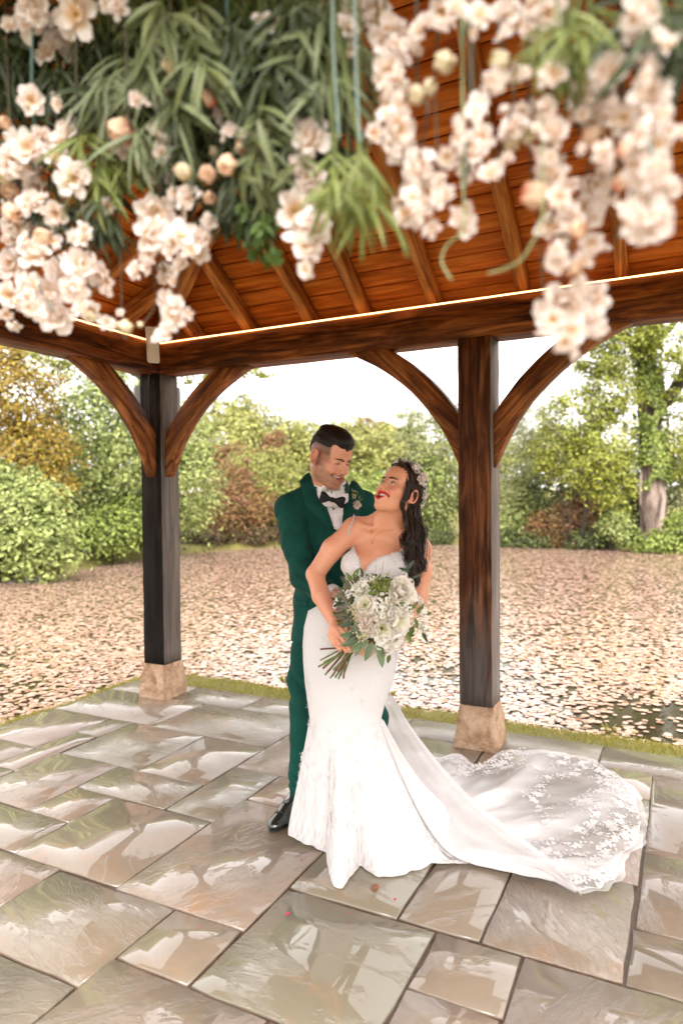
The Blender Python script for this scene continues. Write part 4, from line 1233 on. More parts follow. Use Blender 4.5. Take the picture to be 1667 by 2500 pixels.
def build_head(f, H, male, smile, open_eyes=False):
    """adds head shapes to field f; smile: mouth opening half height (m)"""
    E = lambda c, r, k=.012, op='add', M=None: f.ell(H.w(c), np.asarray(r) * H.s, H.R if M is None else H.R @ M, k * H.s, op)
    K = lambda a, b, r1, r2, k=.01, op='add': f.cone(H.w(a), H.w(b), r1 * H.s, r2 * H.s, k * H.s, op)
    P = lambda pts, r, k=.006, op='add': f.path([H.w(p) for p in pts], np.asarray(r) * H.s, k * H.s, op)
    E((0, -.008, .055), (.073, .094, .074), .02)
    E((0, -.035, .030), (.067, .064, .07), .02)
    E((0, .040, .052), (.058, .044, .052), .025)
    E((0, .034, -.018), (.060, .056, .066), .025)
    jw = .050 if male else .039
    for sx in (-1, 1):
        K((sx * jw, .004, -.048), (sx * (.018 if male else .011), .066, -.092), .021 if male else .017, .020 if male else .017, .025)
        E((sx * .043, .056, -.010), (.021, .022, .018), .018)                     # cheekbone
        E((sx * .037, .069, -.029), (.017, .017, .015), .014)                     # cheek lifted by the smile
        K((sx * .046, .066, .030), (sx * .014, .0815, .026), .0085, .0085, .014)   # brow
    E((0, .077, -.095), (.022, .017, .016) if male else (.0135, .0155, .0145), .016)               # chin
    E((0, .064, -.054), (.036, .028, .034), .02)                                  # mouth mound
    for sx in (-1, 1):
        E((sx * .031, .092, .010), (.018, .013, .0105), .012, 'sub')
        E((sx * .031, .0705, .009), (.0145, .0140, .0125), .004)                  # lids over the eyeball
        if open_eyes: E((sx * .031, .0880, .0085), (.0128, .0105, .0046), .0015, 'sub')
    # nose
    K((0, .078, .024), (0, .099, -.012), .0075, .0085, .012)
    K((0, .099, -.012), (0, .1085, -.023), .0085, .0105, .008)
    for sx in (-1, 1):
        E((sx * .0135, .0945, -.0275), (.0085, .0095, .0075), .007)
        E((sx * .0065, .1035, -.0345), (.0035, .0050, .0035), .003, 'sub')
    # mouth
    cv = 8.5
    wdt = .0335
    bend = lambda x: cv * x * x
    ypath = lambda x: .0900 - 13.0 * x * x
    g = smile
    zc = -.0555
    xs = np.linspace(-1, 1, 9) * wdt
    E((0, .078, zc - .003), (.036, .022, .022), .015)
    up = [(x, ypath(x) - .001, zc + bend(x) + g * (1 - (x / wdt) ** 2) + .003) for x in xs]
    dn = [(x, ypath(x) - .003, zc + bend(x) - g * (1 - (x / wdt) ** 2) * 1.15 - .003) for x in xs]
    rl = .0034 + .0018 * (1 - np.abs(xs / wdt))
    fem = 1.0 if male else 1.25
    P(up, rl * fem * .95, .004); P(dn, rl * fem * 1.12, .004)
    # opening
    for x in np.linspace(-1, 1, 11) * wdt * .90:
        hh = g * (1 - (x / wdt) ** 2) + .0003
        E((x, ypath(x) + .004, zc + bend(x) - .001), (.0042, .019, hh), .0015, 'sub')
    # nasolabial folds
    for sx in (-1, 1):
        P([(sx * .019, .093, -.026), (sx * .033, .083, -.042), (sx * .040, .072, -.058)], .0012, .012, 'sub')
    # ears
    for sx in (-1, 1):
        a = .38
        M = np.array([[math.cos(a * sx), math.sin(a * sx), 0], [-math.sin(a * sx), math.cos(a * sx), 0], [0, 0, 1]])
        M = M @ np.array([[1, 0, 0], [0, math.cos(.2), math.sin(.2)], [0, -math.sin(.2), math.cos(.2)]])
        E((sx * .0745, -.012, .000), (.0075, .0185, .031), .006, 'add', M)
        E((sx * .0855, -.009, .004), (.0055, .0105, .0185), .005, 'sub', M)
        t = np.linspace(-.6, 3.9, 12)
        pts = [np.array([sx * .0795, -.013, .001]) + np.array([sx * (.003 + .002 * math.sin(q)), -.0165 * math.sin(q), .0285 * math.cos(q)]) for q in t]
        P(pts, .0034, .004)
        E((sx * .075, -.004, -.027), (.0055, .008, .0095), .005)
    return dict(zc=zc, bend=bend, ypath=ypath, wdt=wdt, g=g)
def head_extras(H, parent, mp, male, m_teeth, m_mouth, m_eye, m_lash, gaze=(0, 1, 0), closed=False, lower=False):
    """teeth, mouth lining, eyes, brows and lashes as children"""
    zc, bend, ypath, wdt, g = mp['zc'], mp['bend'], mp['ypath'], mp['wdt'], mp['g']
    def strip(y_off, z_top, z_bot, w, n, scal):
        xs = np.linspace(-w, w, n); rows = []
        for t in (0, .5, 1):
            zz = z_top + (z_bot - z_top) * t
            rows.append([H.w((x, ypath(x) - y_off - 5 * x * x + .0012 * math.sin(math.pi * ((x / (2 * w) + .5) * 8 % 1)) * scal, zc + bend(x) + zz - (.0008 * abs(math.sin(math.pi * ((x / (2 * w) + .5) * 8))) - .0008 if t == 1 else 0))) for x in xs])
        return np.array(rows)
    mb = MB()
    mb.grid(strip(.0056, g + .002, g - min(.0105, g * 1.5), wdt * .76, 65, 1))
    if lower: mb.grid(strip(.0095, -g * 1.05 + .0022, -g - .003, wdt * .55, 49, 1))
    mb.build('teeth', m_teeth, parent)
    mb = MB()
    mb.ball(H.w((0, .066, zc)), .030 * H.s, 14, squash=(.95, .55, .62), R=H.R)
    mb.build('mouth_lining', m_mouth, parent)
    # eyes
    for sx in (-1, 1):
        c = np.array([sx * .031, .0705, .009])
        if not closed:
            gz = unit(np.array([0, .75, 0]) + .65 * (H.R.T @ unit(gaze)))
            mb = MB(); mb.ball(H.w(c), .0127 * H.s, 18); o = mb.build('eye', m_eye[0], parent)
            z = unit(gz); x = unit(np.cross([0, 0, 1.0], z)); y = np.cross(z, x)
            Rm = H.R @ np.stack([x, y, z], 1)
            mb = MB(); mb.ball(H.w(c + z * .0102), .0060 * H.s, 12, squash=(1, 1, .5), R=Rm)
            set_parent(mb.build('iris', m_eye[1]), parent)
        lash = []
        for t in np.linspace(-1, 1, 9):
            zz = (.0012 if closed else .0042) * (1 - t * t) - (.0022 if closed else .0) + .009 - .0006 * t * sx
            a = t * .80
            lash.append(H.w((sx * .031 + (.0200 if closed else .0158) * math.sin(a), .0705 + .0140 * math.cos(a) + (.0016 if closed else .0009), zz + (-.0016 if closed else .001))))
        mb = MB(); mb.tube(lash, np.array([.0006, .0012, .0016, .0018, .0018, .0018, .0016, .0013, .0008]) * H.s * (1.0 if male else 1.1), 5)
        if not closed:
            l2 = [H.w((sx * .031 + .0138 * math.sin(t * .75), .0705 + .0138 * math.cos(t * .75) + .0006, .009 - .0036 * (1 - t * t))) for t in np.linspace(-1, 1, 9)]
            mb.tube(l2, .0006 * H.s, 4)
        mb.build('eyelashes', m_lash, parent)
        br = []
        for t in np.linspace(0, 1, 8):
            br.append(H.w((sx * (.0115 + .036 * t), .0958 - .0185 * t ** 1.7, .0256 - (.0035 if male else 0) + .0062 * math.sin(t * 2.4) - .003 * t)))
        mb = MB()
        mb.tube(br, np.array([.0022, .0034, .0036, .0035, .0032, .0027, .0020, .0008]) * H.s * (1.0 if male else 1.05), 6)
        mb.build('eyebrow', m_lash, parent)

def skin_mat(name, rough=.42):
    m, nt, b = new_mat(name)
    a = nt.nodes.new('ShaderNodeVertexColor'); a.layer_name = 'Col'
    v = coords(nt, 'Object')
    f = noise(nt, v, 140, 4)
    nt.links.new(mixc(nt, mathn(nt, 'MULTIPLY', f, .16), a.outputs[0], (.45, .16, .10)), b.inputs['Base Color'])
    b.inputs['Roughness'].default_value = rough
    b.inputs['Subsurface Weight'].default_value = .12
    b.inputs['Subsurface Radius'].default_value = (.012, .005, .003)
    b.inputs['Subsurface Scale'].default_value = 1.0
    b.inputs['Specular IOR Level'].default_value = .45
    bump(nt, b, noise(nt, v, 420, 3), .06, .002)
    return m
# ================================================================== the man
J = at
M_SKIN = skin_mat('skin')
M_TEETH = plain('teeth', (.90, .86, .80), .25, coat=.3)
M_MOUTH = plain('mouth_lining', (.10, .015, .012), .6)
M_EYE = (plain('eye_white', (.72, .66, .62), .15, coat=.5), plain('iris_dark', (.035, .02, .012), .1, coat=1.0))
M_LASH = plain('lash_and_brow', (.020, .010, .007), .7)
M_BROWN_BROW = plain('brown_brow', (.085, .042, .025), .8)
M_HAIR_M, nt, b = new_mat('short_dark_hair')
v = coords(nt, 'Object', (1, 1, 1)); f = noise(nt, v, 120, 4, .6, 1.0)
nt.links.new(ramp(nt, f, [(.35, (.004, .003, .002)), (.7, (.020, .012, .008))]), b.inputs['Base Color'])
b.inputs['Roughness'].default_value = .5; b.inputs['Specular IOR Level'].default_value = .25; bump(nt, b, f, .5, .004)
def cloth(name, c, rough=.8, sheen=.3, weave=900, bmp=.12, var=.18):
    m, nt, b = new_mat(name)
    v = coords(nt, 'Object')
    f = noise(nt, v, 14, 4)
    nt.links.new(ramp(nt, f, [(.3, tuple(x * (1 - var) for x in c)), (.7, tuple(x * (1 + var) for x in c))]), b.inputs['Base Color'])
    b.inputs['Roughness'].default_value = rough
    b.inputs['Sheen Weight'].default_value = sheen
    b.inputs['Sheen Roughness'].default_value = .4
    b.inputs['Specular IOR Level'].default_value = .2
    bump(nt, b, noise(nt, v, weave, 2), bmp, .002)
    return m
M_SUIT = cloth('green_wool', (.0022, .050, .037), sheen=.04)
M_SHIRT = cloth('white_cotton', (.78, .75, .76), .7, .1)
M_BLACK = cloth('black_satin', (.008, .008, .010), .45, .1)

groom = empty('person', ground_at(760, 1985))
tag(groom, 'man in a green suit and black bow tie, smiling down at the woman', 'person')

HG = Head(J(804, 1120, 3.20), (.68, -.64, -.40), .05, 1.09)
f = Field(J(808, 1124, 3.20) - [.19, .19, .25], J(808, 1124, 3.20) + [.19, .19, .19], .0028)
# neck first
nb = J(800, 1205, 3.29)
f.cone(HG.w((0, -.022, -.045)), nb, .060, .062, .02)
f.cone(HG.w((0, .015, -.075)), nb + [0.02, -.02, .01], .038, .045, .03)
mpG = build_head(f, HG, True, .0088)
V, F = f.mesh(); V = relax(V, F, 1, .4)
L = HG.l(V)
C = np.tile(np.array([.69, .33, .21]), (len(V), 1))
def blend(C, col, m): return C * (1 - m[:, None]) + np.asarray(col) * m[:, None]
g3 = lambda L, c, s: np.exp(-(((L - np.asarray(c)) / np.asarray(s)) ** 2).sum(1))
for sx in (-1, 1):
    C = blend(C, (.66, .25, .17), .6 * g3(L, (sx * .040, .07, -.022), (.02, .04, .018)))
    C = blend(C, (.70, .20, .12), .75 * g3(L, (sx * .083, -.012, 0), (.014, .03, .04)))
C = blend(C, (.66, .22, .14), .5 * g3(L, (0, .108, -.024), (.016, .02, .016)))
# stubble: jaw, chin, moustache
nz = .5 + .5 * vnoise(L, 260, 4)
jaw = smoothstep(-.022, -.050, L[:, 2] + .10 * np.clip(L[:, 1] - .055, 0, 1) + 0 * nz) * smoothstep(-.045, -.012, L[:, 1]) * smoothstep(-.128, -.108, L[:, 2])
under = smoothstep(-.098, -.110, L[:, 2]) * smoothstep(.06, .03, L[:, 1])
side = smoothstep(.055, .035, L[:, 1]) * smoothstep(-.035, .0, L[:, 1]) * smoothstep(.03, -.03, L[:, 2]) * (np.abs(L[:, 0]) > .03)
cheek = g3(L, (.038, .07, -.030), (.02, .03, .017)) + g3(L, (-.038, .07, -.030), (.02, .03, .017))
must = g3(L, (0, .092, -.0415), (.026, .02, .006))
bm_ = np.clip(np.maximum(jaw * (1 - .9 * np.clip(cheek, 0, 1)) * (1 - under), side) + must * .9, 0, 1)
C = blend(C, (.20, .105, .062), np.clip(bm_ * (.48 + .35 * nz), 0, .85))
# faded sides
fade = smoothstep(-.030, .050, L[:, 2]) * smoothstep(.062, .046, L[:, 1] + .12 * np.clip(L[:, 2] - .03, -1, 1)) * (np.abs(L[:, 0]) < .082)
fade = np.maximum(fade, smoothstep(-.03, -.07, L[:, 1]) * smoothstep(-.07, .0, L[:, 2]))
ear = g3(L, (.083, -.012, 0), (.010, .022, .036)) + g3(L, (-.083, -.012, 0), (.010, .022, .036))
C = blend(C, (.075, .045, .032), np.clip(fade * (1 - np.clip(ear * 1.6, 0, 1)) * (.78 + .2 * nz), 0, .95))
# lips
zl = mpG['zc'] + mpG['bend'](L[:, 0])
dl = np.abs(L[:, 2] - zl)
lip = smoothstep(.0130, .0105, dl) * smoothstep(.031, .028, np.abs(L[:, 0])) * (L[:, 1] > .062)
C = blend(C, (.52, .165, .125), lip * .8)
inside = lip * (L[:, 1] < mpG['ypath'](L[:, 0]) - .006)
C = blend(C, (.16, .03, .022), inside)
# hidden body under the clothes, one mesh with the head
f2 = Field(J(808, 1250, 3.28) - [.42, .28, 1.45], J(808, 1250, 3.28) + [.42, .22, .12], .012)
chest = J(800, 1310, 3.36); pelv = J(805, 1580, 3.36)
f2.ell(chest, (.13, .07, .15), k=.03); f2.ell(pelv + [0, 0, .08], (.145, .095, .14), k=.04); f2.cone(chest, pelv, .08, .09, .04)
f2.cone(J(800, 1215, 3.30), chest, .06, .08, .03)
hipR, kneeR, ankR = J(742, 1600, 3.30), J(735, 1770, 3.22), J(729, 1955, 3.24)
hipL, kneeL, ankL = J(850, 1600, 3.36), J(905, 1755, 3.44), J(915, 1890, 3.55)
for h_, k_, a_ in ((hipR, kneeR, ankR), (hipL, kneeL, ankL)):
    f2.cone(h_, k_, .062, .045, .02); f2.cone(k_, a_, .043, .032, .015)
shR, elR, wrR = J(706, 1255, 3.22), J(738, 1405, 3.16), J(822, 1452, 3.02)
shL, elL, wrL = J(884, 1250, 3.385), J(950, 1335, 3.40), J(985, 1400, 3.33)
for a_, b_, c_ in ((shR, elR, wrR), (shL, elL, wrL)):
    f2.cone(a_, b_, .04, .034, .02); f2.cone(b_, c_, .034, .024, .015)
V2, F2 = f2.mesh()
# right hand resting on her waist
f3 = Field(wrR - [.06, .12, .10], wrR + [.14, .08, .08], .003)
kn = J(848, 1458, 2.96)
f3.cone(wrR, kn, .024, .022, .01); f3.ell((wrR + kn) / 2, (.035, .016, .028), k=.012)
for i, (dx, dy) in enumerate(((30, -14), (35, -5), (33, 5), (27, 13))):
    a_ = J(846, 1450 + i * 8, 2.955); m_ = J(846 + dx * .55, 1450 + i * 8 + dy * .5, 2.935); e_ = J(846 + dx, 1452 + i * 8 + dy, 2.95)
    f3.cone(a_, m_, .0095, .0085, .004); f3.cone(m_, e_, .0085, .007, .003)
V3, F3 = f3.mesh()
VV = np.concatenate([V, V2, V3]); CC = np.concatenate([C, np.tile([.62, .33, .22], (len(V2) + len(V3), 1))])
me = mesh_np('body', VV, [np.concatenate([F, F2 + len(V), F3 + len(V) + len(V2)])], True); set_color(me, 'Col', CC)
add_obj('body', me, M_SKIN, groom)
head_extras(HG, groom, mpG, True, M_TEETH, M_MOUTH, M_EYE, M_BROWN_BROW, closed=True)
# hair
f = Field(HG.c - [.16, .16, .10], HG.c + [.16, .16, .20], .0028)
E = lambda c, r, k=.012, op='add': f.ell(HG.w(c), np.asarray(r) * HG.s, HG.R, k * HG.s, op)
E((0, -.008, .058), (.0775, .0985, .080), .01); E((0, -.036, .034), (.0715, .069, .074), .015)
E((0, .030, .100), (.054, .054, .034), .02); E((0, -.02, .114), (.052, .07, .024), .02); E((.004, .060, .096), (.044, .026, .018), .014)
def cut(X, Y, Z):
    P = np.stack(np.broadcast_arrays(X, Y, Z), -1); l = HG.l(P)
    y, z = l[..., 1], l[..., 2]
    zl = .058 + .34 * np.clip(y - .045, 0, 1) - 1.25 * np.clip(-.045 - y, 0, 1) + .02 * np.clip((np.abs(l[..., 0]) - .05) / .03, -1, .0)
    return (z - zl) * HG.s
f.put(cut, HG.c - .2, HG.c + .2, .006, 'sub')
V, F = f.mesh()
L = HG.l(V)
st = vnoise(L * [9, 2.2, 6], 30, 3) + .6 * vnoise(L * [16, 3, 10], 30, 5)
nrm = f.grad(V)
V = V + nrm * (st * .0010 * HG.s)[:, None]
me = mesh_np('hair', V, F, True)
add_obj('hair', me, M_HAIR_M, groom)

# ---- jacket
jk = Field(J(800, 1400, 3.28) - [.42, .34, .48], J(800, 1400, 3.28) + [.42, .24, .50], .006)
jk.ell(J(797, 1325, 3.31), (.178, .118, .19), k=.04)
jk.cone(J(707, 1243, 3.235), J(886, 1232, 3.385), .062, .060, .05)
jk.cone(J(785, 1190, 3.30), J(700, 1235, 3.24), .050, .052, .04); jk.cone(J(800, 1190, 3.31), J(890, 1225, 3.38), .050, .050, .04)
jk.ell(J(803, 1470, 3.34), (.176, .115, .20), k=.05)
jk.ell(J(803, 1560, 3.345), (.188, .128, .17), k=.05)
cuff = J(806, 1446, 3.055)
jk.path([J(708, 1250, 3.235), J(722, 1330, 3.20), J(744, 1412, 3.155)], [.066, .063, .056], .02)
jk.path([J(744, 1412, 3.155), J(778, 1434, 3.10), cuff], [.056, .052, .046], .025)
jk.path([J(884, 1240, 3.385), J(950, 1330, 3.40), J(985, 1400, 3.33)], [.062, .058, .052], .02)
hemz = J(720, 1573, 3.25)[2]
jk.put(lambda X, Y, Z: (Z - hemz) + 0 * X + 0 * Y, (-2, 0, 0), (2, 9, 3), .004, 'sub', pad=0)
cd = unit(cuff - J(778, 1434, 3.10))
jk.put(lambda X, Y, Z: -((X - cuff[0]) * cd[0] + (Y - cuff[1]) * cd[1] + (Z - cuff[2]) * cd[2]), cuff - .075, cuff + .075, .002, 'sub', pad=0)
V, F = jk.mesh()
V = relax(V, F, 1, .5)
nrm = jk.grad(V)
d_el = np.linalg.norm(V - J(748, 1412, 3.15), axis=1)
rid = lambda a, p=3: 1 - 2 * np.abs(np.sin(a)) ** (1 / p)
fold = -rid(V[:, 2] * 46 + V[:, 0] * 30 + 2.2 * vnoise(V, 11, 8), 1.6) * np.exp(-(d_el / .11) ** 2) * .0065
d_sh = np.linalg.norm(V - J(712, 1300, 3.2), axis=1)
fold += -rid(V[:, 2] * 34 - V[:, 0] * 60 + 1.6 * vnoise(V, 9, 18), 1.6) * np.exp(-(d_sh / .12) ** 2) * .0042
d_bt = np.linalg.norm(V - J(800, 1400, 3.2), axis=1)
fold += -rid(np.arctan2(V[:, 2] - J(810, 1400, 3.2)[2], V[:, 0] - J(810, 1400, 3.2)[0]) * 6 + vnoise(V, 8, 19), 1.6) * np.exp(-((d_bt - .13) / .09) ** 2) * .0035
fold += vnoise(V, 26, 2) * .0016
fold += np.sin(V[:, 0] * 60 + V[:, 2] * 18 + 3 * vnoise(V, 9, 6)) * .0016 * smoothstep(1.3, 1.0, V[:, 2])
V = V + nrm * fold[:, None]
jacket = add_obj('jacket', mesh_np('jacket', V, F, True), M_SUIT, groom)

def decal(field, inner, outer, off, mat, name, parent, nu=10, nv=6, y0=2.9, y1=3.6, thick=.004, bulge=0.0):
    """cloth panel lying on a modelled surface between two outlines given in photo pixels"""
    a = bez(np.array([(*p, 0) for p in inner], float), nu)[:, :2]; b_ = bez(np.array([(*p, 0) for p in outer], float), nu)[:, :2]
    P = np.zeros((nu, nv, 3)); Nn = np.zeros((nu, nv, 3))
    for i in range(nu):
        for j in range(nv):
            q = a[i] + (b_[i] - a[i]) * j / (nv - 1)
            P[i, j] = field.hit(q[0], q[1], y0, y1)
    for _ in range(2):   # even out the depth
        P[1:-1, 1:-1] = (P[:-2, 1:-1] + P[2:, 1:-1] + P[1:-1, :-2] + P[1:-1, 2:]) / 4 * .5 + P[1:-1, 1:-1] * .5
    Nn = field.grad(P)
    t = np.linspace(0, 1, nv)[None, :, None]
    top = P + Nn * (off + bulge * np.sin(np.pi * t)); bot = P + Nn * (off - thick)
    mb = MB(); mb.grid(top); mb.grid(bot[:, ::-1])
    for e1, e2 in ((top[0], bot[0]), (bot[-1], top[-1]), (bot[:, 0], top[:, 0]), (top[:, -1], bot[:, -1])):
        mb.grid(np.stack([e1, e2]))
    o = mb.build(name, mat, parent)
    bm = bmesh.new(); bm.from_mesh(o.data); bmesh.ops.remove_doubles(bm, verts=bm.verts, dist=1e-5); bmesh.ops.recalc_face_normals(bm, faces=bm.faces); bm.to_mesh(o.data); bm.free()
    return o
shirt = decal(jk, [(768, 1172), (786, 1212), (800, 1246), (812, 1290)], [(852, 1180), (842, 1205), (838, 1240), (836, 1300)], .004, M_SHIRT, 'shirt', groom, 14, 10, thick=.008)
# pleats and studs of the shirt front
mb = MB()
for k, x in enumerate((806, 822, 831)):
    pts = [jk.hit(x + (y - 1200) * .10, y, 2.9, 3.6) + jk.grad(jk.hit(x + (y - 1200) * .10, y, 2.9, 3.6)) * .0045 for y in np.linspace(1212, 1290, 7)]
    mb.tube(pts, .0016, 4)
set_parent(mb.build('placket_fold', M_SHIRT), groom)
mb = MB(); q = jk.hit(813, 1243, 2.9, 3.6); mb.ball(q + jk.grad(q) * .006, .0048, 8); mb.build('shirt_stud', M_BLACK, groom)
jl = decal(jk, [(757, 1157), (770, 1185), (786, 1217), (800, 1250), (814, 1290)], [(733, 1180), (741, 1213), (748, 1240), (772, 1265), (812, 1296)], .0095, M_SUIT, 'lapel', groom, 22, 8, thick=.010, bulge=.005)
jr = decal(jk, [(856, 1178), (846, 1200), (839, 1230), (836, 1262), (834, 1300)], [(872, 1184), (886, 1205), (884, 1235), (866, 1270), (838, 1305)], .0095, M_SUIT, 'lapel', groom, 18, 8, thick=.010, bulge=.005)
# notch of the lapel: a dark seam
mb = MB(); mb.tube([jk.hit(x, y, 2.9, 3.6) + jk.grad(jk.hit(x, y, 2.9, 3.6)) * .0095 for x, y in ((738, 1216), (748, 1211), (757, 1207), (766, 1204))], .0016, 5)
mb.build('lapel_seam', plain('dark_seam_green', (.002, .03, .018), .9), groom)
# collars: jacket collar behind the neck and the white shirt collar
def band(pts, h0, lean, mat, name, parent, thick=.0035):
    """upright cloth band along pts, leaning outwards"""
    P = bez(pts, 26); c = P.mean(0)
    out = unit((P - c) * [1, 1, 0]); mb = MB()
    h0 = np.interp(np.linspace(0, 1, 26), np.linspace(0, 1, len(h0)), h0)[:, None]
    a = P; b2 = P + np.array([0, 0, 1.0]) * h0 + out * lean * h0
    mb.grid(np.stack([a, (a + b2) / 2 + out * .003, b2])); mb.grid(np.stack([b2 - out * thick, a - out * thick]))
    mb.grid(np.stack([b2, b2 - out * thick]))
    return mb.build(name, mat, parent)
ncn = J(803, 1181, 3.262)
ce1, ce2 = np.array([1.0, 0, .06]), np.array([.16, -.93, -.34])
cn_ = unit(np.cross(ce1, ce2)); cn_ = cn_ if cn_[2] > 0 else -cn_
def collar(th0, th1, r1, r2, base, hgt, lean, mat, name, thick=.004, n=30):
    rows = []
    for th in np.radians(np.linspace(th0, th1, n)):
        o_ = ce1 * math.cos(th) + ce2 * math.sin(th)
        p = ncn + ce1 * math.cos(th) * r1 + ce2 * math.sin(th) * r2 + cn_ * base
        q = p + cn_ * hgt + o_ * lean * hgt
        rows.append([p, (p + q) / 2 + o_ * .002, q, q - o_ * thick, p - o_ * thick])
    mb = MB(); mb.grid(np.array(rows)); return mb.build(name, mat, groom)
collar(92, 448, .086, .080, -.034, .050, -.16, M_SHIRT, 'shirt_collar')
collar(0, 360, .087, .083, -.085, .062, -.02, M_SHIRT, 'shirt_neckband')
for sg in (-1, 1):      # turned-down collar points above the tie
    mb = MB(); tip = ncn + ce2 * .088 + ce1 * sg * .018 - cn_ * .010
    a = ncn + ce2 * .079 + ce1 * sg * .004 + cn_ * .016; b2 = ncn + ce2 * .070 + ce1 * sg * .040 + cn_ * .017; c2 = ncn + ce2 * .074 + ce1 * sg * .046 - cn_ * .008
    mb.add([a, tip, c2, b2, a - ce2 * .003, tip - ce2 * .003, c2 - ce2 * .003, b2 - ce2 * .003], [[0, 1, 2, 3], [7, 6, 5, 4], [0, 4, 5, 1], [1, 5, 6, 2]])
    mb.build('collar_point', M_SHIRT, groom, smooth=False)
collar(140, 400, .096, .092, -.036, .040, -.20, M_SUIT, 'jacket_collar', .008)
# white cuff
mb = MB(); cdv = cd
mb.tube([cuff - cdv * .01, cuff + cdv * .012, cuff + cdv * .030, cuff + cdv * .031, cuff + cdv * .0], [.040, .041, .039, .035, .034], 20, cap=False)
mb.build('shirt_cuff', M_SHIRT, groom)

# pocket flap, sleeve seam and jacket edge
decal(jk, [(720, 1462), (735, 1465), (752, 1467)], [(721, 1477), (736, 1480), (753, 1482)], .0045, M_SUIT, 'pocket_flap', groom, 8, 4, thick=.006)
M_SEAM = plain('suit_seam', (.001, .014, .010), .9)
for pts in ([(690, 1218), (700, 1262), (712, 1310), (722, 1345)],):
    mb = MB(); mb.tube([jk.hit(x, y, 2.9, 3.6) + jk.grad(jk.hit(x, y, 2.9, 3.6)) * .0006 for x, y in pts], .0013, 4); mb.build('seam', M_SEAM, groom)
# ---- bow tie
bc = J(811, 1220, 3.118)
bx = unit(J(842, 1230, 3.128) - J(782, 1214, 3.116)); bz = unit(np.cross(bx, [0, -1.0, 0])); bz = bz if bz[2] > 0 else -bz; by = np.cross(bz, bx); by = by if by[1] < 0 else -by
tie = empty('bow_tie', bc); tie.parent = groom; tie.matrix_parent_inverse = Matrix.Translation(groom.location).inverted()
tie_p = tie
for sx in (-1, 1):
    xs = np.linspace(0, 1, 9); rows = []
    for t in xs:
        hw = .010 + .017 * smoothstep(.05, .75, np.array(t)) - .003 * smoothstep(.8, 1, np.array(t))
        row = []
        for a in np.linspace(0, 2 * np.pi, 17)[:-1]:
            row.append(bc + bx * sx * (.006 + .052 * t) + bz * hw * math.sin(a) + by * (.008 * math.cos(a) * (1 - .25 * t) + .004 * math.sin(3 * a) * t))
        rows.append(row)
    rows.append([np.mean(rows[-1], 0)] * 16)
    mb = MB(); mb.grid(np.array(rows), closed_u=True); o = mb.build('bow_loop', M_BLACK)
    o.parent = tie; o.matrix_parent_inverse = Matrix.Translation(bc).inverted()
mb = MB(); mb.ball(bc + by * .004, .0105, 12, squash=(.9, 1, 1.25), R=np.stack([bx, by, bz], 1)); o = mb.build('knot', M_BLACK); o.parent = tie; o.matrix_parent_inverse = Matrix.Translation(bc).inverted()

# ---- trousers
tr = Field(np.minimum(ankR, hipR) - [.18, .22, .05], np.array([.42, 3.75, hemz + .16]), .006)
tr.ell(J(803, 1560, 3.355), (.150, .095, .12), k=.03)
tr.path([J(738, 1580, 3.30), J(733, 1660, 3.26), J(736, 1720, 3.23), J(735, 1800, 3.215), J(731, 1880, 3.225), J(727, 1938, 3.235)], [.054, .057, .055, .053, .047, .040], .015)
tr.path([J(860, 1600, 3.37), J(920, 1750, 3.45), J(922, 1900, 3.56)], [.07, .056, .044], .02)
tz = J(727, 1944, 3.235)[2]
tr.put(lambda X, Y, Z: (Z - tz - .02 * np.clip((Y - 3.235) / .05, -1, 1) * 0 + .012 * np.clip((X - J(727, 1944, 3.235)[0]) / .04, -1, 1)) + 0 * Y, (-2, 0, -1), (.10, 9, .3), .002, 'sub', pad=0)
V, F = tr.mesh(); V = relax(V, F, 1, .5)
nrm = tr.grad(V)
kz = V[:, 2]
fold = -.009 * rid(kz * 24 + V[:, 0] * 26 + 1.2 * vnoise(V, 9, 3), 1.5) * np.exp(-((kz - .60) / .11) ** 2) - .007 * rid(kz * 52 + V[:, 0] * 40 + vnoise(V, 12, 4), 1.5) * np.exp(-((kz - .16) / .06) ** 2) + .0025 * vnoise(V, 20, 11)
V = V + nrm * fold[:, None]
add_obj('trousers', mesh_np('trousers', V, F, True), M_SUIT, groom)

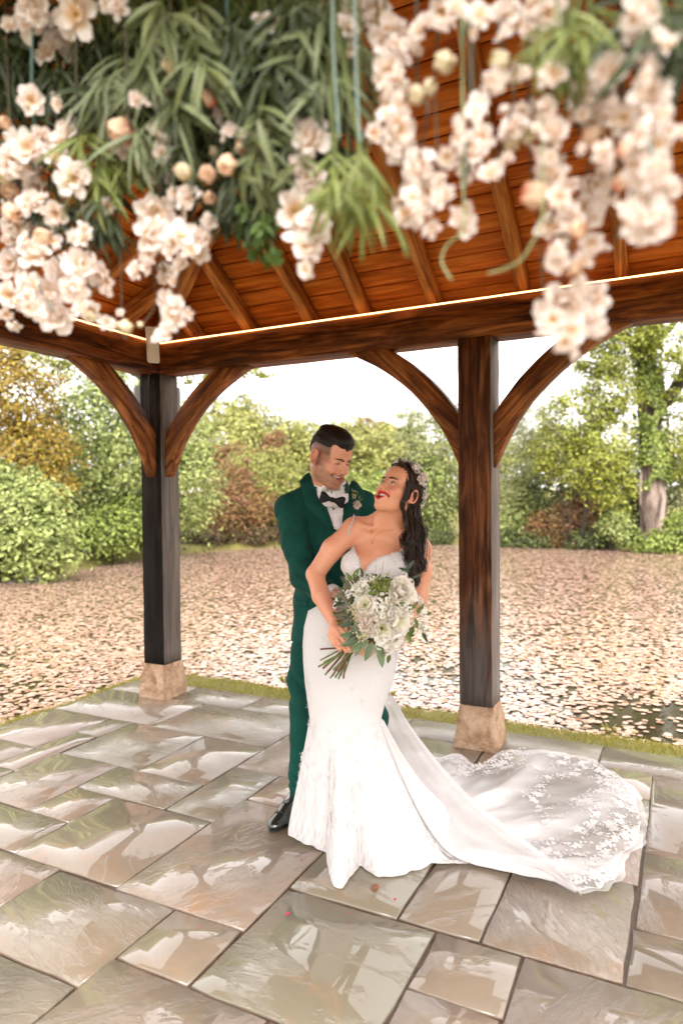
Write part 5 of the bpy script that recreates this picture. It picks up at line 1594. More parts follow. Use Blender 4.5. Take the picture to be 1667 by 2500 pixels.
# ---- shoes
M_SHOE = plain('black_polished_leather', (.008, .011, .009), .16, coat=.7, bmp=.05, bscale=120)
def shoe(heel, toe, ank, label=None):
    heel, toe = np.asarray(heel, float), np.asarray(toe, float)
    d = unit(toe - heel); s = np.cross(d, [0, 0, 1.0]); Ls = np.linalg.norm(toe - heel)
    M = np.stack([d, s, [0, 0, 1.0]], 1)
    fs = Field(np.minimum(np.minimum(heel, toe), ank) - .08, np.maximum(np.maximum(heel, toe), ank) + [.08, .08, .03], .003)
    p = lambda a, b2, c: heel + d * a * Ls + s * b2 + np.array([0, 0, c])
    fs.ell(p(.15, 0, .035), (.045, .034, .036), M, .02); fs.ell(p(.5, 0, .036), (.085, .036, .034), M, .03)
    fs.ell(p(.74, .002, .027), (.062, .043, .026), M, .03); fs.ell(p(.90, .001, .020), (.036, .032, .018), M, .02)
    fs.cone(p(.52, 0, .055), np.asarray(ank) + [0, 0, .0], .033, .038, .03)
    fs.cone(p(.12, 0, .05), np.asarray(ank) + [0, 0, .0], .035, .036, .03)
    fs.put(lambda X, Y, Z: (Z - .008) + 0 * X + 0 * Y, (-5, -5, -1), (5, 9, .02), .002, 'sub', pad=0)
    zt_ = ank[2]
    fs.put(lambda X, Y, Z: (zt_ - Z) + 0 * X + 0 * Y, (-5, -5, zt_ - .02), (5, 9, zt_ + .2), .002, 'sub', pad=0)
    V, F = fs.mesh(); V = relax(V, F, 1, .5)
    sh = add_obj('shoe', mesh_np('shoe', V, F, True), M_SHOE, groom)
    if label: sh['label'] = label
    # sole, cap seam and laces
    mb = MB(); t = np.linspace(0, 2 * np.pi, 33)[:-1]
    prof = []
    for q in t:
        a = .5 + .535 * math.cos(q); wd = .034 + .014 * math.sin(np.clip(a, 0, 1) * 3.0 - .2) * (1 if a > .4 else .6)
        prof.append((a, wd * np.sign(math.sin(q)) * abs(math.sin(q)) ** .75))
    lo = np.array([p(a, w_, .001) for a, w_ in prof]); hi = np.array([p(a, w_ * 1.02, .010) for a, w_ in prof])
    mb.grid(np.stack([lo, hi]), closed_u=True); mb.add(hi, [np.arange(32)]); mb.add(lo, [np.arange(32)[::-1]])
    o = mb.build('sole', plain('shoe_sole', (.012, .010, .008), .5), None); o.parent = sh; o.matrix_parent_inverse = Matrix.Translation(groom.location).inverted() @ Matrix.Translation(groom.location)
    def on(a, b2):
        P0 = p(a, b2, .2); 
        for k in range(160):
            P0 = P0 - [0, 0, .0012]
            if fs.sample(P0) < 0: break
        return P0 + [0, 0, .0012]
    for (a1, nm, rad) in ((.72, 'toe_cap_seam', .0013),):
        mb = MB(); mb.tube([on(a1 - .03 * (1 - (b2 / .036) ** 2) * -1, b2) for b2 in np.linspace(-.036, .036, 11)], rad, 4); o = mb.build(nm, M_SHOE); o.parent = sh
    for k in range(5):
        a1 = .30 + .055 * k
        mb = MB(); mb.tube([on(a1 + .015, -.014), on(a1, 0) + [0, 0, .002], on(a1 - .012, .014)], .0017, 5); o = mb.build('lace', plain('lace_black', (.02, .02, .02), .8)); o.parent = sh
shoe(ground_at(741, 1975) , ground_at(664, 2030), J(727, 1936, 3.235))
shoe(J(915, 1890, 3.62) * [1, 1, 0], J(930, 1890, 3.38) * [1, 1, 0], J(915, 1888, 3.56))
# ================================================================== the woman
bride = empty('person', ground_at(850, 2010))
tag(bride, 'woman in a white lace wedding dress, laughing up at the man', 'person')
HB = Head(J(972, 1206, 2.93), (-.64, -.60, .48), .10, 1.0)
lo = np.array([J(735, 1400, 2.95)[0] - .03, 2.66, J(900, 1640, 2.9)[2]]); hi = np.array([J(1060, 1300, 2.95)[0] + .03, 3.12, J(960, 1100, 2.9)[2] + .02])
f = Field(lo, hi, .003)
neck = J(946, 1278, 2.975)
f.cone(HB.w((0, -.018, -.045)), neck, .049, .052, .02)
f.cone(HB.w((0, .03, -.075)), neck + [-.02, -.035, .015], .030, .036, .03)
sR, eR, wR = J(866, 1292, 3.00), J(769, 1402, 2.95), J(817, 1520, 2.80)
sL, eL, wL = J(1022, 1340, 2.97), J(1020, 1452, 2.93), J(905, 1575, 2.80)
ribs, waist, hips = J(925, 1385, 2.985), J(893, 1480, 2.99), J(862, 1590, 2.99)
tors = Field(lo, hi, .003)
for F_ in (f, tors):
    F_.ell(ribs, (.135, .092, .12), k=.04)
    F_.ell(J(938, 1325, 2.995), (.125, .075, .075), k=.05)                      # upper chest
    F_.ell(J(872, 1378, 2.925), (.064, .062, .058), k=.030); F_.ell(J(972, 1383, 2.910), (.066, .064, .058), k=.030)
    F_.cone(ribs, waist, .108, .100, .05); F_.cone(waist, hips, .100, .13, .06)
f.cone(neck, sR, .050, .046, .045); f.cone(neck, sL, .050, .046, .045)           # trapezius to shoulders
f.ell(sR, (.050, .046, .048), k=.03); f.ell(sL, (.048, .046, .048), k=.03)
f.path([sR, J(812, 1340, 2.97), eR], [.049, .046, .038], .02)
f.path([eR, J(784, 1455, 2.88), wR], [.038, .038, .0255], .012)
f.path([sL, J(1026, 1395, 2.95), eL], [.047, .046, .040], .02)
f.path([eL, J(985, 1510, 2.85), wL], [.040, .038, .025], .02)
# collar bones
f.path([neck + [.01, -.045, .0], J(985, 1312, 2.915), J(1015, 1322, 2.93)], [.007, .007, .006], .022)
f.path([neck + [-.03, -.045, -.005], J(905, 1290, 2.925), J(880, 1282, 2.95)], [.007, .007, .006], .022)
f.path([J(905, 1400, 2.84), J(912, 1370, 2.86), J(918, 1350, 2.875)], .006, .022, 'sub')   # line between the breasts
mpB = build_head(f, HB, False, .0128, True)
V, F = f.mesh(); V = relax(V, F, 1, .4)
L = HB.l(V)
C = np.tile(np.array([.69, .315, .185]), (len(V), 1))
for sx in (-1, 1):
    C = blend(C, (.62, .20, .13), .55 * g3(L, (sx * .042, .066, -.020), (.02, .04, .018)))
    C = blend(C, (.62, .22, .15), .5 * g3(L, (sx * .083, -.012, 0), (.012, .03, .04)))
    C = blend(C, (.28, .13, .08), .65 * g3(L, (sx * .032, .082, .0175), (.016, .03, .0055)))     # eye shadow
zl = mpB['zc'] + mpB['bend'](L[:, 0]); dz = L[:, 2] - zl
gap = mpB['g'] * np.clip(1 - (L[:, 0] / mpB['wdt']) ** 2, 0, 1)
rel = np.clip(1 - (L[:, 0] / (mpB['wdt'] + .003)) ** 2, 0, 1)
th_ = np.where(dz > 0, .0072, .0088) * np.sqrt(rel) + .0006
lip = smoothstep(gap + th_ + .0012, gap + th_ - .0006, np.abs(dz)) * (np.abs(L[:, 0]) < mpB['wdt'] + .003) * (L[:, 1] > .058)
C = blend(C, (.52, .012, .016), lip)
C = blend(C, (.14, .02, .018), lip * (L[:, 1] < mpB['ypath'](L[:, 0]) - .008))
C = C * (1 + .05 * vnoise(V, 22, 9))[:, None]
# hands
def hand(wr, fingers, palm, rad=.0085, h=.0022):
    P = np.concatenate([np.asarray(q) for q in fingers] + [np.asarray(palm), [wr]])
    fh = Field(P.min(0) - .035, P.max(0) + .035, h)
    pr = [.024] + [.021] * (len(palm) - 1)
    fh.path([wr] + list(palm), [.0245] + pr[:len(palm)], .012)
    for q in fingers:
        n = len(q); r = np.linspace(rad * 1.06, rad * .80, n)
        fh.path(q, r, .005)
        for m_ in q[1:-1]: fh.ell(m_, (rad * 1.06,) * 3, k=.004)
    V, F = fh.mesh(); return relax(V, F, 1, .4), F
Yh = 2.745
fingR = [[J(832, 1533, Yh), J(852, 1562, Yh - .012), J(866, 1578, Yh - .006), J(862, 1590, Yh + .012)],
         [J(821, 1540, Yh), J(843, 1570, Yh - .014), J(856, 1587, Yh - .010), J(853, 1590, Yh + .004)],
         [J(811, 1545, Yh + .005), J(829, 1572, Yh - .010), J(845, 1589, Yh - .008), J(846, 1590, Yh + .006)],
         [J(804, 1550, Yh + .012), J(815, 1571, Yh), J(829, 1585, Yh), J(832, 1588, Yh + .01)],
         [J(838, 1530, Yh + .012), J(856, 1540, Yh - .01), J(874, 1552, Yh - .004)]]
palmR = [J(818, 1538, Yh + .018), J(828, 1548, Yh + .014)]
VR, FR = hand(wR, fingR, palmR)
fingL = [[J(902, 1572, 2.80), J(884, 1569, 2.765), J(866, 1572, 2.765)], [J(903, 1582, 2.80), J(884, 1578, 2.762), J(863, 1580, 2.762)],
         [J(904, 1590, 2.80), J(886, 1587, 2.762), J(866, 1587, 2.764)], [J(905, 1598, 2.80), J(888, 1595, 2.765), J(870, 1593, 2.768)]]
VL, FL = hand(wL, fingL, [J(904, 1583, 2.80)])
VV = np.concatenate([V, VR, VL]); CC = np.concatenate([C, np.tile([.69, .315, .19], (len(VR) + len(VL), 1))])
me = mesh_np('body', VV, [np.concatenate([F, FR + len(V), FL + len(V) + len(VR)])], True); set_color(me, 'Col', CC)
add_obj('body', me, M_SKIN, bride)
head_extras(HB, bride, mpB, False, M_TEETH, M_MOUTH, M_EYE, M_LASH, gaze=HG.w((0, .09, .01)) - HB.w((0, .07, .01)), lower=True)
M_NAIL = plain('pale_nail', (.80, .60, .55), .2, coat=.6)
for q in fingR[:4]:
    d = unit(q[-1] - q[-2]); mb = MB(); mb.ball(q[-2] * .35 + q[-1] * .65 + np.array([0, -.0058, -.002]), .0056, 8, squash=(1, .4, 1.1)); mb.build('fingernail', M_NAIL, bride)
mb = MB(); q = fingR[2][0] * .5 + fingR[2][1] * .5; ax = unit(fingR[2][1] - fingR[2][0]); e1 = unit(np.cross(ax, [0, 0, 1.0])); e2 = np.cross(ax, e1)
t = np.linspace(0, 2 * np.pi, 17); mb.tube([q + .0092 * (e1 * math.cos(a) + e2 * math.sin(a)) for a in t], .0010, 5)
mb.build('ring', plain('gold', (.75, .5, .2), .2, metallic=1.0), bride)

# ---- hair
M_HAIR_F, nt, b = new_mat('long_dark_hair')
g = nt.nodes.new('ShaderNodeNewGeometry')
v = coords(nt, 'Object', (1, 1, 1)); fz = noise(nt, v, 90, 4, .6, .6)
c1 = ramp(nt, g.outputs['Random Per Island'], [(0, (.008, .005, .003)), (.5, (.022, .011, .006)), (.85, (.06, .027, .014)), (1, (.11, .05, .026))])
nt.links.new(mixc(nt, mathn(nt, 'MULTIPLY', fz, .5), c1, (.008, .005, .004)), b.inputs['Base Color'])
b.inputs['Roughness'].default_value = .34; b.inputs['Specular IOR Level'].default_value = .4
fh = Field(HB.c - [.16, .16, .17], HB.c + [.17, .17, .17], .003)
E = lambda c, r, k=.012, op='add': fh.ell(HB.w(c), np.asarray(r) * HB.s, HB.R, k * HB.s, op)
E((0, -.010, .057), (.0795, .0995, .0805), .01); E((0, -.040, .028), (.0745, .070, .078), .015); E((0, -.058, -.03), (.050, .044, .05), .02)
def cutb(X, Y, Z):
    l = HB.l(np.stack(np.broadcast_arrays(X, Y, Z), -1)); x, y, z = l[..., 0], l[..., 1], l[..., 2]
    line = .044 + .80 * (z - .045) - .008 * np.abs(x) / .07
    line = np.where(z < .03, .034 + .9 * (z - .03), line)
    return (line - y) * .85
fh.put(cutb, HB.c - .2, HB.c + .2, .004, 'sub')
E((-.083, -.010, -.002), (.020, .026, .036), .006, 'sub'); E((.083, -.010, -.002), (.020, .026, .036), .006, 'sub')
Vh, Fh = fh.mesh(); Lh = HB.l(Vh)
Vh = Vh + fh.grad(Vh) * (.0010 * np.sin(Lh[:, 2] * 500 + Lh[:, 1] * 260 + 4 * vnoise(Lh, 40, 2)) + .0012 * vnoise(Lh * [1, .4, 1], 130, 3))[:, None]
hair = add_obj('hair', mesh_np('hair', Vh, Fh, True), M_HAIR_F, bride)
rg = np.random.default_rng(77)
def lock(pts, r0, curl=0.0, turns=2.0, n=28, ph=0.0, r_end=.15, nsub=1, spread=0.0, mbx=None):
    for k in range(nsub):
        o_ = rg.normal(0, 1, (len(pts), 3)) * spread
        P = bez(np.asarray(pts) + o_, n)
        t = np.linspace(0, 1, n); a = t * turns * 6.28 + ph + rg.normal(0, .35)
        P = P + (curl * t)[:, None] * np.stack([np.cos(a), np.sin(a), .2 * np.sin(a)], 1)
        mbx.tube(P, r0 * (1 - (1 - r_end) * t ** 2) * (.7 + .6 * rg.random()), 5)
mbx = MB()
back = HB.w((-.045, -.062, -.035))
# fall of waves over her left shoulder
lock([HB.w((-.070, -.045, .02)), back, J(1008, 1290, 2.89), J(1000, 1325, 2.85), J(1012, 1365, 2.845), J(1006, 1410, 2.84), J(1000, 1432, 2.84)], .0016, .024, 2.1, 34, .3, .3, 170, .0100, mbx)
lock([HB.w((-.060, -.060, .03)), back + [.02, .01, -.03], J(1026, 1300, 2.90), J(1030, 1335, 2.87), J(1022, 1370, 2.86), J(1014, 1405, 2.85)], .0015, .024, 1.9, 34, 2.3, .3, 130, .0105, mbx)
lock([HB.w((-.040, -.07, .0)), back + [0, .02, -.02], J(1000, 1300, 2.92), J(985, 1320, 2.88), J(990, 1345, 2.85), J(1003, 1370, 2.84)], .0015, .020, 1.8, 30, 4.0, .3, 80, .0095, mbx)
# back fall behind the neck
lock([HB.w((0, -.095, .03)), HB.w((-.01, -.085, -.05)), J(1005, 1300, 3.00), J(1010, 1360, 3.03), J(1000, 1420, 3.05)], .0026, .012, 1.2, 22, 1.0, .3, 110, .017, mbx)
# strands swept over the temple, in front of the ear and down the neck
lock([HB.w((-.012, .052, .118)), HB.w((-.052, .048, .088)), HB.w((-.073, .034, .040)), HB.w((-.077, .022, -.01)), HB.w((-.070, .012, -.052)), J(992, 1275, 2.885), J(1000, 1310, 2.86)], .0014, .004, .8, 26, .0, .4, 60, .0042, mbx)
lock([HB.w((-.010, .054, .120)), HB.w((-.048, .056, .085)), HB.w((-.070, .046, .035)), HB.w((-.074, .036, -.015)), HB.w((-.066, .026, -.06)), J(986, 1268, 2.885)], .0016, .003, .8, 26, .5, .3, 5, .002, mbx)
lock([HB.w((.0, .050, .121)), HB.w((-.045, .030, .118)), HB.w((-.078, .000, .085)), HB.w((-.083, -.030, .04)), HB.w((-.075, -.055, .0))], .0014, .003, 1, 18, .2, .6, 110, .0075, mbx)
lock([HB.w((.0, .050, .121)), HB.w((.045, .040, .112)), HB.w((.076, .015, .07)), HB.w((.080, -.02, .02))], .0014, .003, 1, 18, .2, .6, 60, .0075, mbx)
# loose curls
lock([J(1010, 1330, 2.85), J(1030, 1360, 2.84), J(1038, 1390, 2.845), J(1026, 1392, 2.84)], .0010, .006, 1.2, 22, .2, .4, 5, .004, mbx)
# from the parting back along the hairline
for q in np.linspace(0, 1, 7):
    lock([HB.w((-.002, .064 - .10 * q, .113 + .012 * q)), HB.w((-.030, .066 - .10 * q, .104 + .012 * q)), HB.w((-.056, .052 - .09 * q, .082 + .012 * q)), HB.w((-.074, .030 - .075 * q, .045 + .01 * q)), HB.w((-.079, -.008 - .05 * q, .008)), HB.w((-.068, -.045, -.03))], .0013, .002, .7, 20, q, .6, 22, .0028, mbx)
lock([J(1030, 1300, 2.90), J(1046, 1330, 2.89), J(1048, 1352, 2.885)], .0008, .003, 1, 14, 1, .4, 4, .003, mbx)
hl = mbx.build('hair_waves', M_HAIR_F, bride)
# ================================================================== wedding dress
def px_of(P):
    d = (np.asarray(P) - np.array([0, 0, EYE])) @ CAM_N
    return 833.5 - F_PX * d[..., 0] / d[..., 2], 1250 + F_PX * d[..., 1] / d[..., 2]
def fabric_white(name, lace=0.0, alpha_attr=None, br=.72):
    m, nt, b = new_mat(name)
    v = coords(nt, 'Object')
    f1 = noise(nt, v, 85, 5, .6, .8); f2 = noise(nt, v, 320, 3)
    vo = nt.nodes.new('ShaderNodeTexVoronoi'); vo.inputs['Scale'].default_value = 120; nt.links.new(v, vo.inputs['Vector'])
    b.inputs['Base Color'].default_value = (.66, .625, .615, 1)
    if lace:
        nt.links.new(ramp(nt, f1, [(.36, tuple((.94 - .14 * lace) * x * br for x in (1, .955, .94))), (.52, tuple(.94 * x * br for x in (1, .96, .945)))]), b.inputs['Base Color'])
    b.inputs['Roughness'].default_value = .75
    b.inputs['Sheen Weight'].default_value = .15
    bump(nt, b, mathn(nt, 'ADD', f1, mathn(nt, 'MULTIPLY', vo.outputs['Distance'], .8)), .25 + lace * .5, .004)
    tr = nt.nodes.new('ShaderNodeBsdfTranslucent'); tr.inputs['Color'].default_value = (.80, .76, .75, 1)
    mx = nt.nodes.new('ShaderNodeMixShader'); mx.inputs[0].default_value = .25
    nt.links.new(b.outputs[0], mx.inputs[1]); nt.links.new(tr.outputs[0], mx.inputs[2])
    out = [n for n in nt.nodes if n.type == 'OUTPUT_MATERIAL'][0]
    if alpha_attr:
        a = nt.nodes.new('ShaderNodeVertexColor'); a.layer_name = alpha_attr
        tp = nt.nodes.new('ShaderNodeBsdfTransparent')
        m2 = nt.nodes.new('ShaderNodeMixShader')
        nt.links.new(a.outputs[0], m2.inputs[0]); nt.links.new(tp.outputs[0], m2.inputs[1]); nt.links.new(mx.outputs[0], m2.inputs[2])
        nt.links.new(m2.outputs[0], out.inputs['Surface'])
    else:
        nt.links.new(mx.outputs[0], out.inputs['Surface'])
    return m
M_LACE = fabric_white('beaded_lace', 1.0, br=.94)
M_TULLE = fabric_white('white_tulle', .25, 'Op', br=.82)
M_APPL = fabric_white('lace_applique', .3)
dress = empty('wedding_dress', bride.location); dress.parent = bride; dress.matrix_parent_inverse = Matrix.Translation(bride.location).inverted()
def in_dress(o):
    o.parent = dress; o.matrix_parent_inverse = Matrix.Translation(bride.location).inverted(); return o

# ---- bodice: follows the torso, cut along the neckline
NECK = np.array([(700, 1400), (780, 1398), (800, 1368), (830, 1328), (850, 1306), (862, 1330), (876, 1366), (886, 1402), (892, 1394), (906, 1374), (923, 1362), (955, 1352), (982, 1342), (1000, 1332), (1016, 1345), (1060, 1372)], float)
bd = Field.__new__(Field); bd.lo, bd.h, bd.n, bd.ax = tors.lo, tors.h, tors.n, tors.ax
bd.D = tors.D - .0075
G3 = np.stack(np.meshgrid(*bd.ax, indexing='ij'), -1)
gx_, gy_ = px_of(G3)
nl = np.interp(gx_, NECK[:, 0], NECK[:, 1]) + 1.6 * np.sin(gx_ * .55)
nl = np.where(G3[..., 1] > 3.02, 1405, nl)
cut_d = (nl - gy_) * (2.9 / F_PX) * .8
bd.D = np.maximum(bd.D, cut_d.astype(np.float32))
zw = J(890, 1500, 2.95)[2]
bd.D = np.maximum(bd.D, (zw - G3[..., 2]).astype(np.float32))
V, F = bd.mesh()
V = V + bd.grad(V) * (.0014 * vnoise(V, 160, 5) + .0016 * vnoise(V, 75, 6))[:, None]
in_dress(add_obj('bodice', mesh_np('bodice', V, F, True), M_LACE))
del G3, gx_, gy_, nl, cut_d
# beaded straps
def on_body(x, y, off=.003):
    p = f_b.hit(x, y, 2.7, 3.1); return p + f_b.grad(p) * off
f_b = f
for pts in ([(850, 1310), (853, 1296), (858, 1280), (864, 1266), (864, 1259)], [(1002, 1336), (1010, 1326), (1018, 1318), (1024, 1314)]):
    P = np.array([on_body(*p) for p in pts]); P = bez(P, 26)
    P = np.concatenate([P, P[-1:] + [[0, .05, -.01]]])
    mb = MB(); mb.tube(P, .0022, 5)
    for k in range(0, 26, 1): mb.ball(P[k] + rg.normal(0, .0012, 3), .0036, 6)
    in_dress(mb.build('strap', M_APPL))
# scalloped lace leaves along the neckline
def leaf_flat(mb, P, t, n, L_, W_, curl=.12):
    t = unit(t - n * (t @ n)); s = np.cross(n, t)
    mb.add([P, P + t * L_ * .45 + s * W_ * .5 + n * L_ * curl, P + t * L_ + n * L_ * curl * .4, P + t * L_ * .45 - s * W_ * .5 + n * L_ * curl], [[0, 1, 2, 3]])
mb = MB()
for k in range(len(NECK) - 2):
    for q in np.linspace(0, 1, 5)[:-1]:
        x, y = NECK[k + 1] * (1 - q) + NECK[k + 2] * q
        if not (846 < x < 1004): continue
        P = bd.hit(x, y + 5, 2.7, 3.1); n_ = bd.grad(P); P = P + n_ * .001
        for a in (-1, 0, 1): leaf_flat(mb, P, np.array([a * .8 + rg.normal(0, .2), 0, 1.0]), n_, .011, .007)
in_dress(mb.build('neckline_lace', M_APPL, smooth=False))

# ---- skirt and train: one lofted sheet
PROF = [  # photo row, left edge, right edge, half depth
 (1462, 806, 970, .098), (1491, 752, 984, .118), (1530, 742, 984, .128), (1570, 739, 980, .133), (1613, 740, 970, .133), (1664, 744, 960, .128), (1715, 751, 940, .120), (1755, 756, 930, .115)]
YD = 2.985
top_rings = []
for (y, xl, xr, hd) in PROF:
    a, b2 = J(xl, y, YD), J(xr, y, YD)
    top_rings.append(((a + b2) / 2, (b2[0] - a[0]) / 2, hd))
HEM = [(703, 2040), (735, 2058), (765, 2072), (797, 2086), (801, 2122), (812, 2170), (836, 2172), (858, 2140), (878, 2118), (900, 2132), (925, 2145), (965, 2142), (1005, 2132), (1046, 2120), (1052, 2111), (1121, 2112), (1191, 2110), (1251, 2123), (1332, 2153), (1421, 2191), (1450, 2184), (1481, 2183), (1500, 2168), (1522, 2164),
       (1524, 2130), (1548, 2088), (1573, 2074), (1580, 2023), (1566, 1958), (1516, 1904), (1451, 1860), (1375, 1844), (1251, 1843), (1164, 1874), (1115, 1853), (1037, 1860), (960, 1850), (880, 1862), (800, 1890), (745, 1940), (712, 1998)]
HW = np.array([ground_at(x, y)[:2] for x, y in HEM]); HW = np.concatenate([HW, HW[:1]])
seg = np.r_[0, np.cumsum(np.linalg.norm(np.diff(HW, axis=0), axis=1))]
NC = 420
sa_ = np.linspace(0, seg[-1], NC, endpoint=False)
hem = np.stack([np.interp(sa_, seg, HW[:, i]) for i in range(2)], 1)
kc, krx, kry = top_rings[-1]
ctr = kc[:2].copy()
ang = np.unwrap(np.arctan2(hem[:, 1] - ctr[1], hem[:, 0] - ctr[0]))
# keep the angle turning one way so that the sheet does not double back at the knee
if ang[-1] < ang[0]: angm = np.minimum.accumulate(ang)
else: angm = np.maximum.accumulate(ang)
rows = []; ops = []
for (c, rx, ry) in top_rings:
    rows.append(np.stack([c[0] + rx * np.cos(angm), c[1] + ry * np.sin(angm), np.full(NC, c[2])], 1)); ops.append(np.ones(NC))
kn = rows[-1]; z0 = kc[2]
d = np.linalg.norm(hem - kn[:, :2], axis=1)
big = smoothstep(.35, .75, d)
rd = np.where(d < .30, d, np.minimum(d, .30 + .16 * (d - .30)))
pw = 1.0 + .75 * smoothstep(.15, .6, d)
pl = .55 * np.sin(sa_ * 2 * np.pi / .105 + 2 * np.sin(sa_ * 5)) + .45 * np.sin(sa_ * 2 * np.pi / .061 + 1.5 * np.sin(sa_ * 9)) + .5 * np.sin(sa_ * 2 * np.pi / .27)
NR = 46
for k in range(1, NR + 1):
    s = k / NR
    sp = s ** (1 + .25 * big)
    r = d * sp
    z = z0 * np.clip(1 - r / np.maximum(rd, 1e-3), 0, 1) ** pw
    xy = kn[:, :2] + (hem - kn[:, :2]) * sp[:, None]
    out = unit(hem - kn[:, :2])
    # pleats stand out sideways on the falling part, as ridges on the floor
    amp = .007 * s * (1 - big) + .004 * big
    xy = xy + out * (pl * amp)[:, None]
    lie = smoothstep(.75, 1.05, r / np.maximum(rd, 1e-3)) * big
    ph = np.arctan2(out[:, 1], out[:, 0])
    ridge = np.abs(np.sin(ph * 7.5 + 1.1 * np.sin(r * 3.2) + .4)) ** 6 * .045 + np.abs(np.sin(ph * 19 + 2 * np.sin(r * 4) + 1)) ** 4 * .016
    fade_ = np.clip(1 - .55 * r / d, 0, 1)
    z = z + lie * (ridge * fade_ + .006 + .005 * vnoise(np.c_[xy, 0 * r], 17, 4)) + .006
    # rumpled far edge
    z = z + lie * .03 * smoothstep(.78, .92, s) * smoothstep(1.0, .93, s) * np.clip(np.sin(sa_ * 9) * 1.2, 0, 1)
    z = np.maximum(z, .004 + .003 * np.abs(pl) * s)
    rows.append(np.stack([xy[:, 0], xy[:, 1], z], 1))
    op = 1 - .72 * smoothstep(.42, .92, r) * big - .22 * smoothstep(.82, .95, s) * (1 - big)
    op = op + lie * .38 * (np.abs(np.sin(ph * 7.5 + 1.1 * np.sin(r * 3.2) + .4)) ** 5) + .10 * lie * np.abs(np.sin(ph * 31 + r * 5)) ** 3
    op = np.where(s > .985, op + .12, op)
    ops.append(np.clip(op, 0, 1))
G = np.array(rows)
mb = MB(); mb.grid(G, closed_u=True)
me = mb.mesh('skirt', True); set_color(me, 'Op', np.array(ops).reshape(-1))
in_dress(add_obj('skirt', me, M_TULLE))
# opaque lining under the tulle down to the shin
lin = []
for k, (c, rx, ry) in enumerate(top_rings): lin.append(np.stack([c[0] + (rx - .006) * np.cos(angm), c[1] + (ry - .006) * np.sin(angm), np.full(NC, c[2])], 1))
for k in range(2, int(NR * .86), 2):
    g_ = G[len(top_rings) + k - 1].copy(); cc = kn[:, :2]
    v_ = g_[:, :2] - cc; ln_ = np.linalg.norm(v_, axis=1, keepdims=True); v_ = v_ / np.maximum(ln_, 1e-6) * np.minimum(ln_, .36)
    g_[:, :2] = cc + v_ * .93; g_[:, 2] = np.maximum(np.minimum(g_[:, 2], z0 * (1 - k / NR) + .02) - .008, .003)
    lin.append(g_)
mb = MB(); mb.grid(np.array(lin), closed_u=True); in_dress(mb.build('lining', M_APPL))

# ---- upper layer of tulle folded over the train
OVA = [(960, 1700), (1000, 1770), (1060, 1850), (1130, 1930), (1210, 2000), (1290, 2060), (1350, 2105), (1385, 2140), (1421, 2185)]
OVB = [(905, 1700), (925, 1790), (960, 1900), (1000, 1985), (1050, 2050), (1110, 2090), (1180, 2105), (1270, 2120), (1400, 2182)]
HZ = [.46, .28, .15, .085, .055, .04, .03, .025, .02]
a_ = []; b_ = []
for (p, q, z) in zip(OVA, OVB, HZ):
    a_.append(ground_at(*p, z=z)); b_.append(ground_at(*q, z=z * .8 + .012))
a_ = bez(a_, 40); b_ = bez(b_, 40)
rowsO = []; opO = []
for i, t in enumerate(np.linspace(0, 1, 18)):
    P = a_ * (1 - t) + b_ * t
    P = P + np.array([0, 0, 1.0]) * (.018 * np.sin(np.pi * t) + .008 * np.sin(t * 17 + np.linspace(0, 4, 40)) * np.linspace(.3, 1, 40))[:, None]
    rowsO.append(P); opO.append(float(smoothstep(1.0, .72, np.array(t))) * (np.full(40, .32) + .4 * (abs(t - .02) < .06) + .25 * math.sin(t * 9) ** 2 + .45 * np.exp(-np.linspace(0, 1, 40) * 5)))
mb = MB(); mb.grid(np.array(rowsO)); me = mb.mesh('overlay', True); set_color(me, 'Op', np.clip(np.array(opO).reshape(-1), 0, 1))
in_dress(add_obj('overlay', me, M_TULLE))

# ---- lace appliques
rg = np.random.default_rng(55)
mb = MB()
def surf_at(i, j):
    """row i (float), column j"""
    i = float(np.clip(i, 0, len(G) - 2)); j = j % NC
    i0 = int(i); t = i - i0; j0 = int(j); u = j - j0; j1 = (j0 + 1) % NC
    p = (G[i0, j0] * (1 - t) + G[i0 + 1, j0] * t) * (1 - u) + (G[i0, j1] * (1 - t) + G[i0 + 1, j1] * t) * u
    e1 = G[i0 + 1, j0] - G[i0, j0]; e2 = G[i0, j1] - G[i0, j0]
    n_ = np.cross(e1, e2); n_ = unit(n_) if np.linalg.norm(n_) > 1e-10 else np.array([0, 0, 1.0])
    if n_[2] < 0 and abs(n_[2]) > .3: n_ = -n_
    elif abs(n_[2]) <= .3 and (n_[:2] @ (p[:2] - ctr)) < 0: n_ = -n_
    return p, n_, unit(e1), unit(e2 + 1e-9)
HP0, HP1 = HW[:-1], HW[1:]
def in_hem(p, margin):
    """inside the hem line with a margin, for points near the floor"""
    if p[2] > .16: return True
    x, y = p[0], p[1]
    c_ = ((HP0[:, 1] > y) != (HP1[:, 1] > y))
    xi = HP0[:, 0] + (y - HP0[:, 1]) / (HP1[:, 1] - HP0[:, 1] + 1e-12) * (HP1[:, 0] - HP0[:, 0])
    if int((c_ & (x < xi)).sum()) % 2 == 0: return False
    e = HP1 - HP0; t = np.clip(((p[:2] - HP0) * e).sum(1) / ((e * e).sum(1) + 1e-12), 0, 1)
    return np.linalg.norm(HP0 + e * t[:, None] - p[:2], axis=1).min() > margin
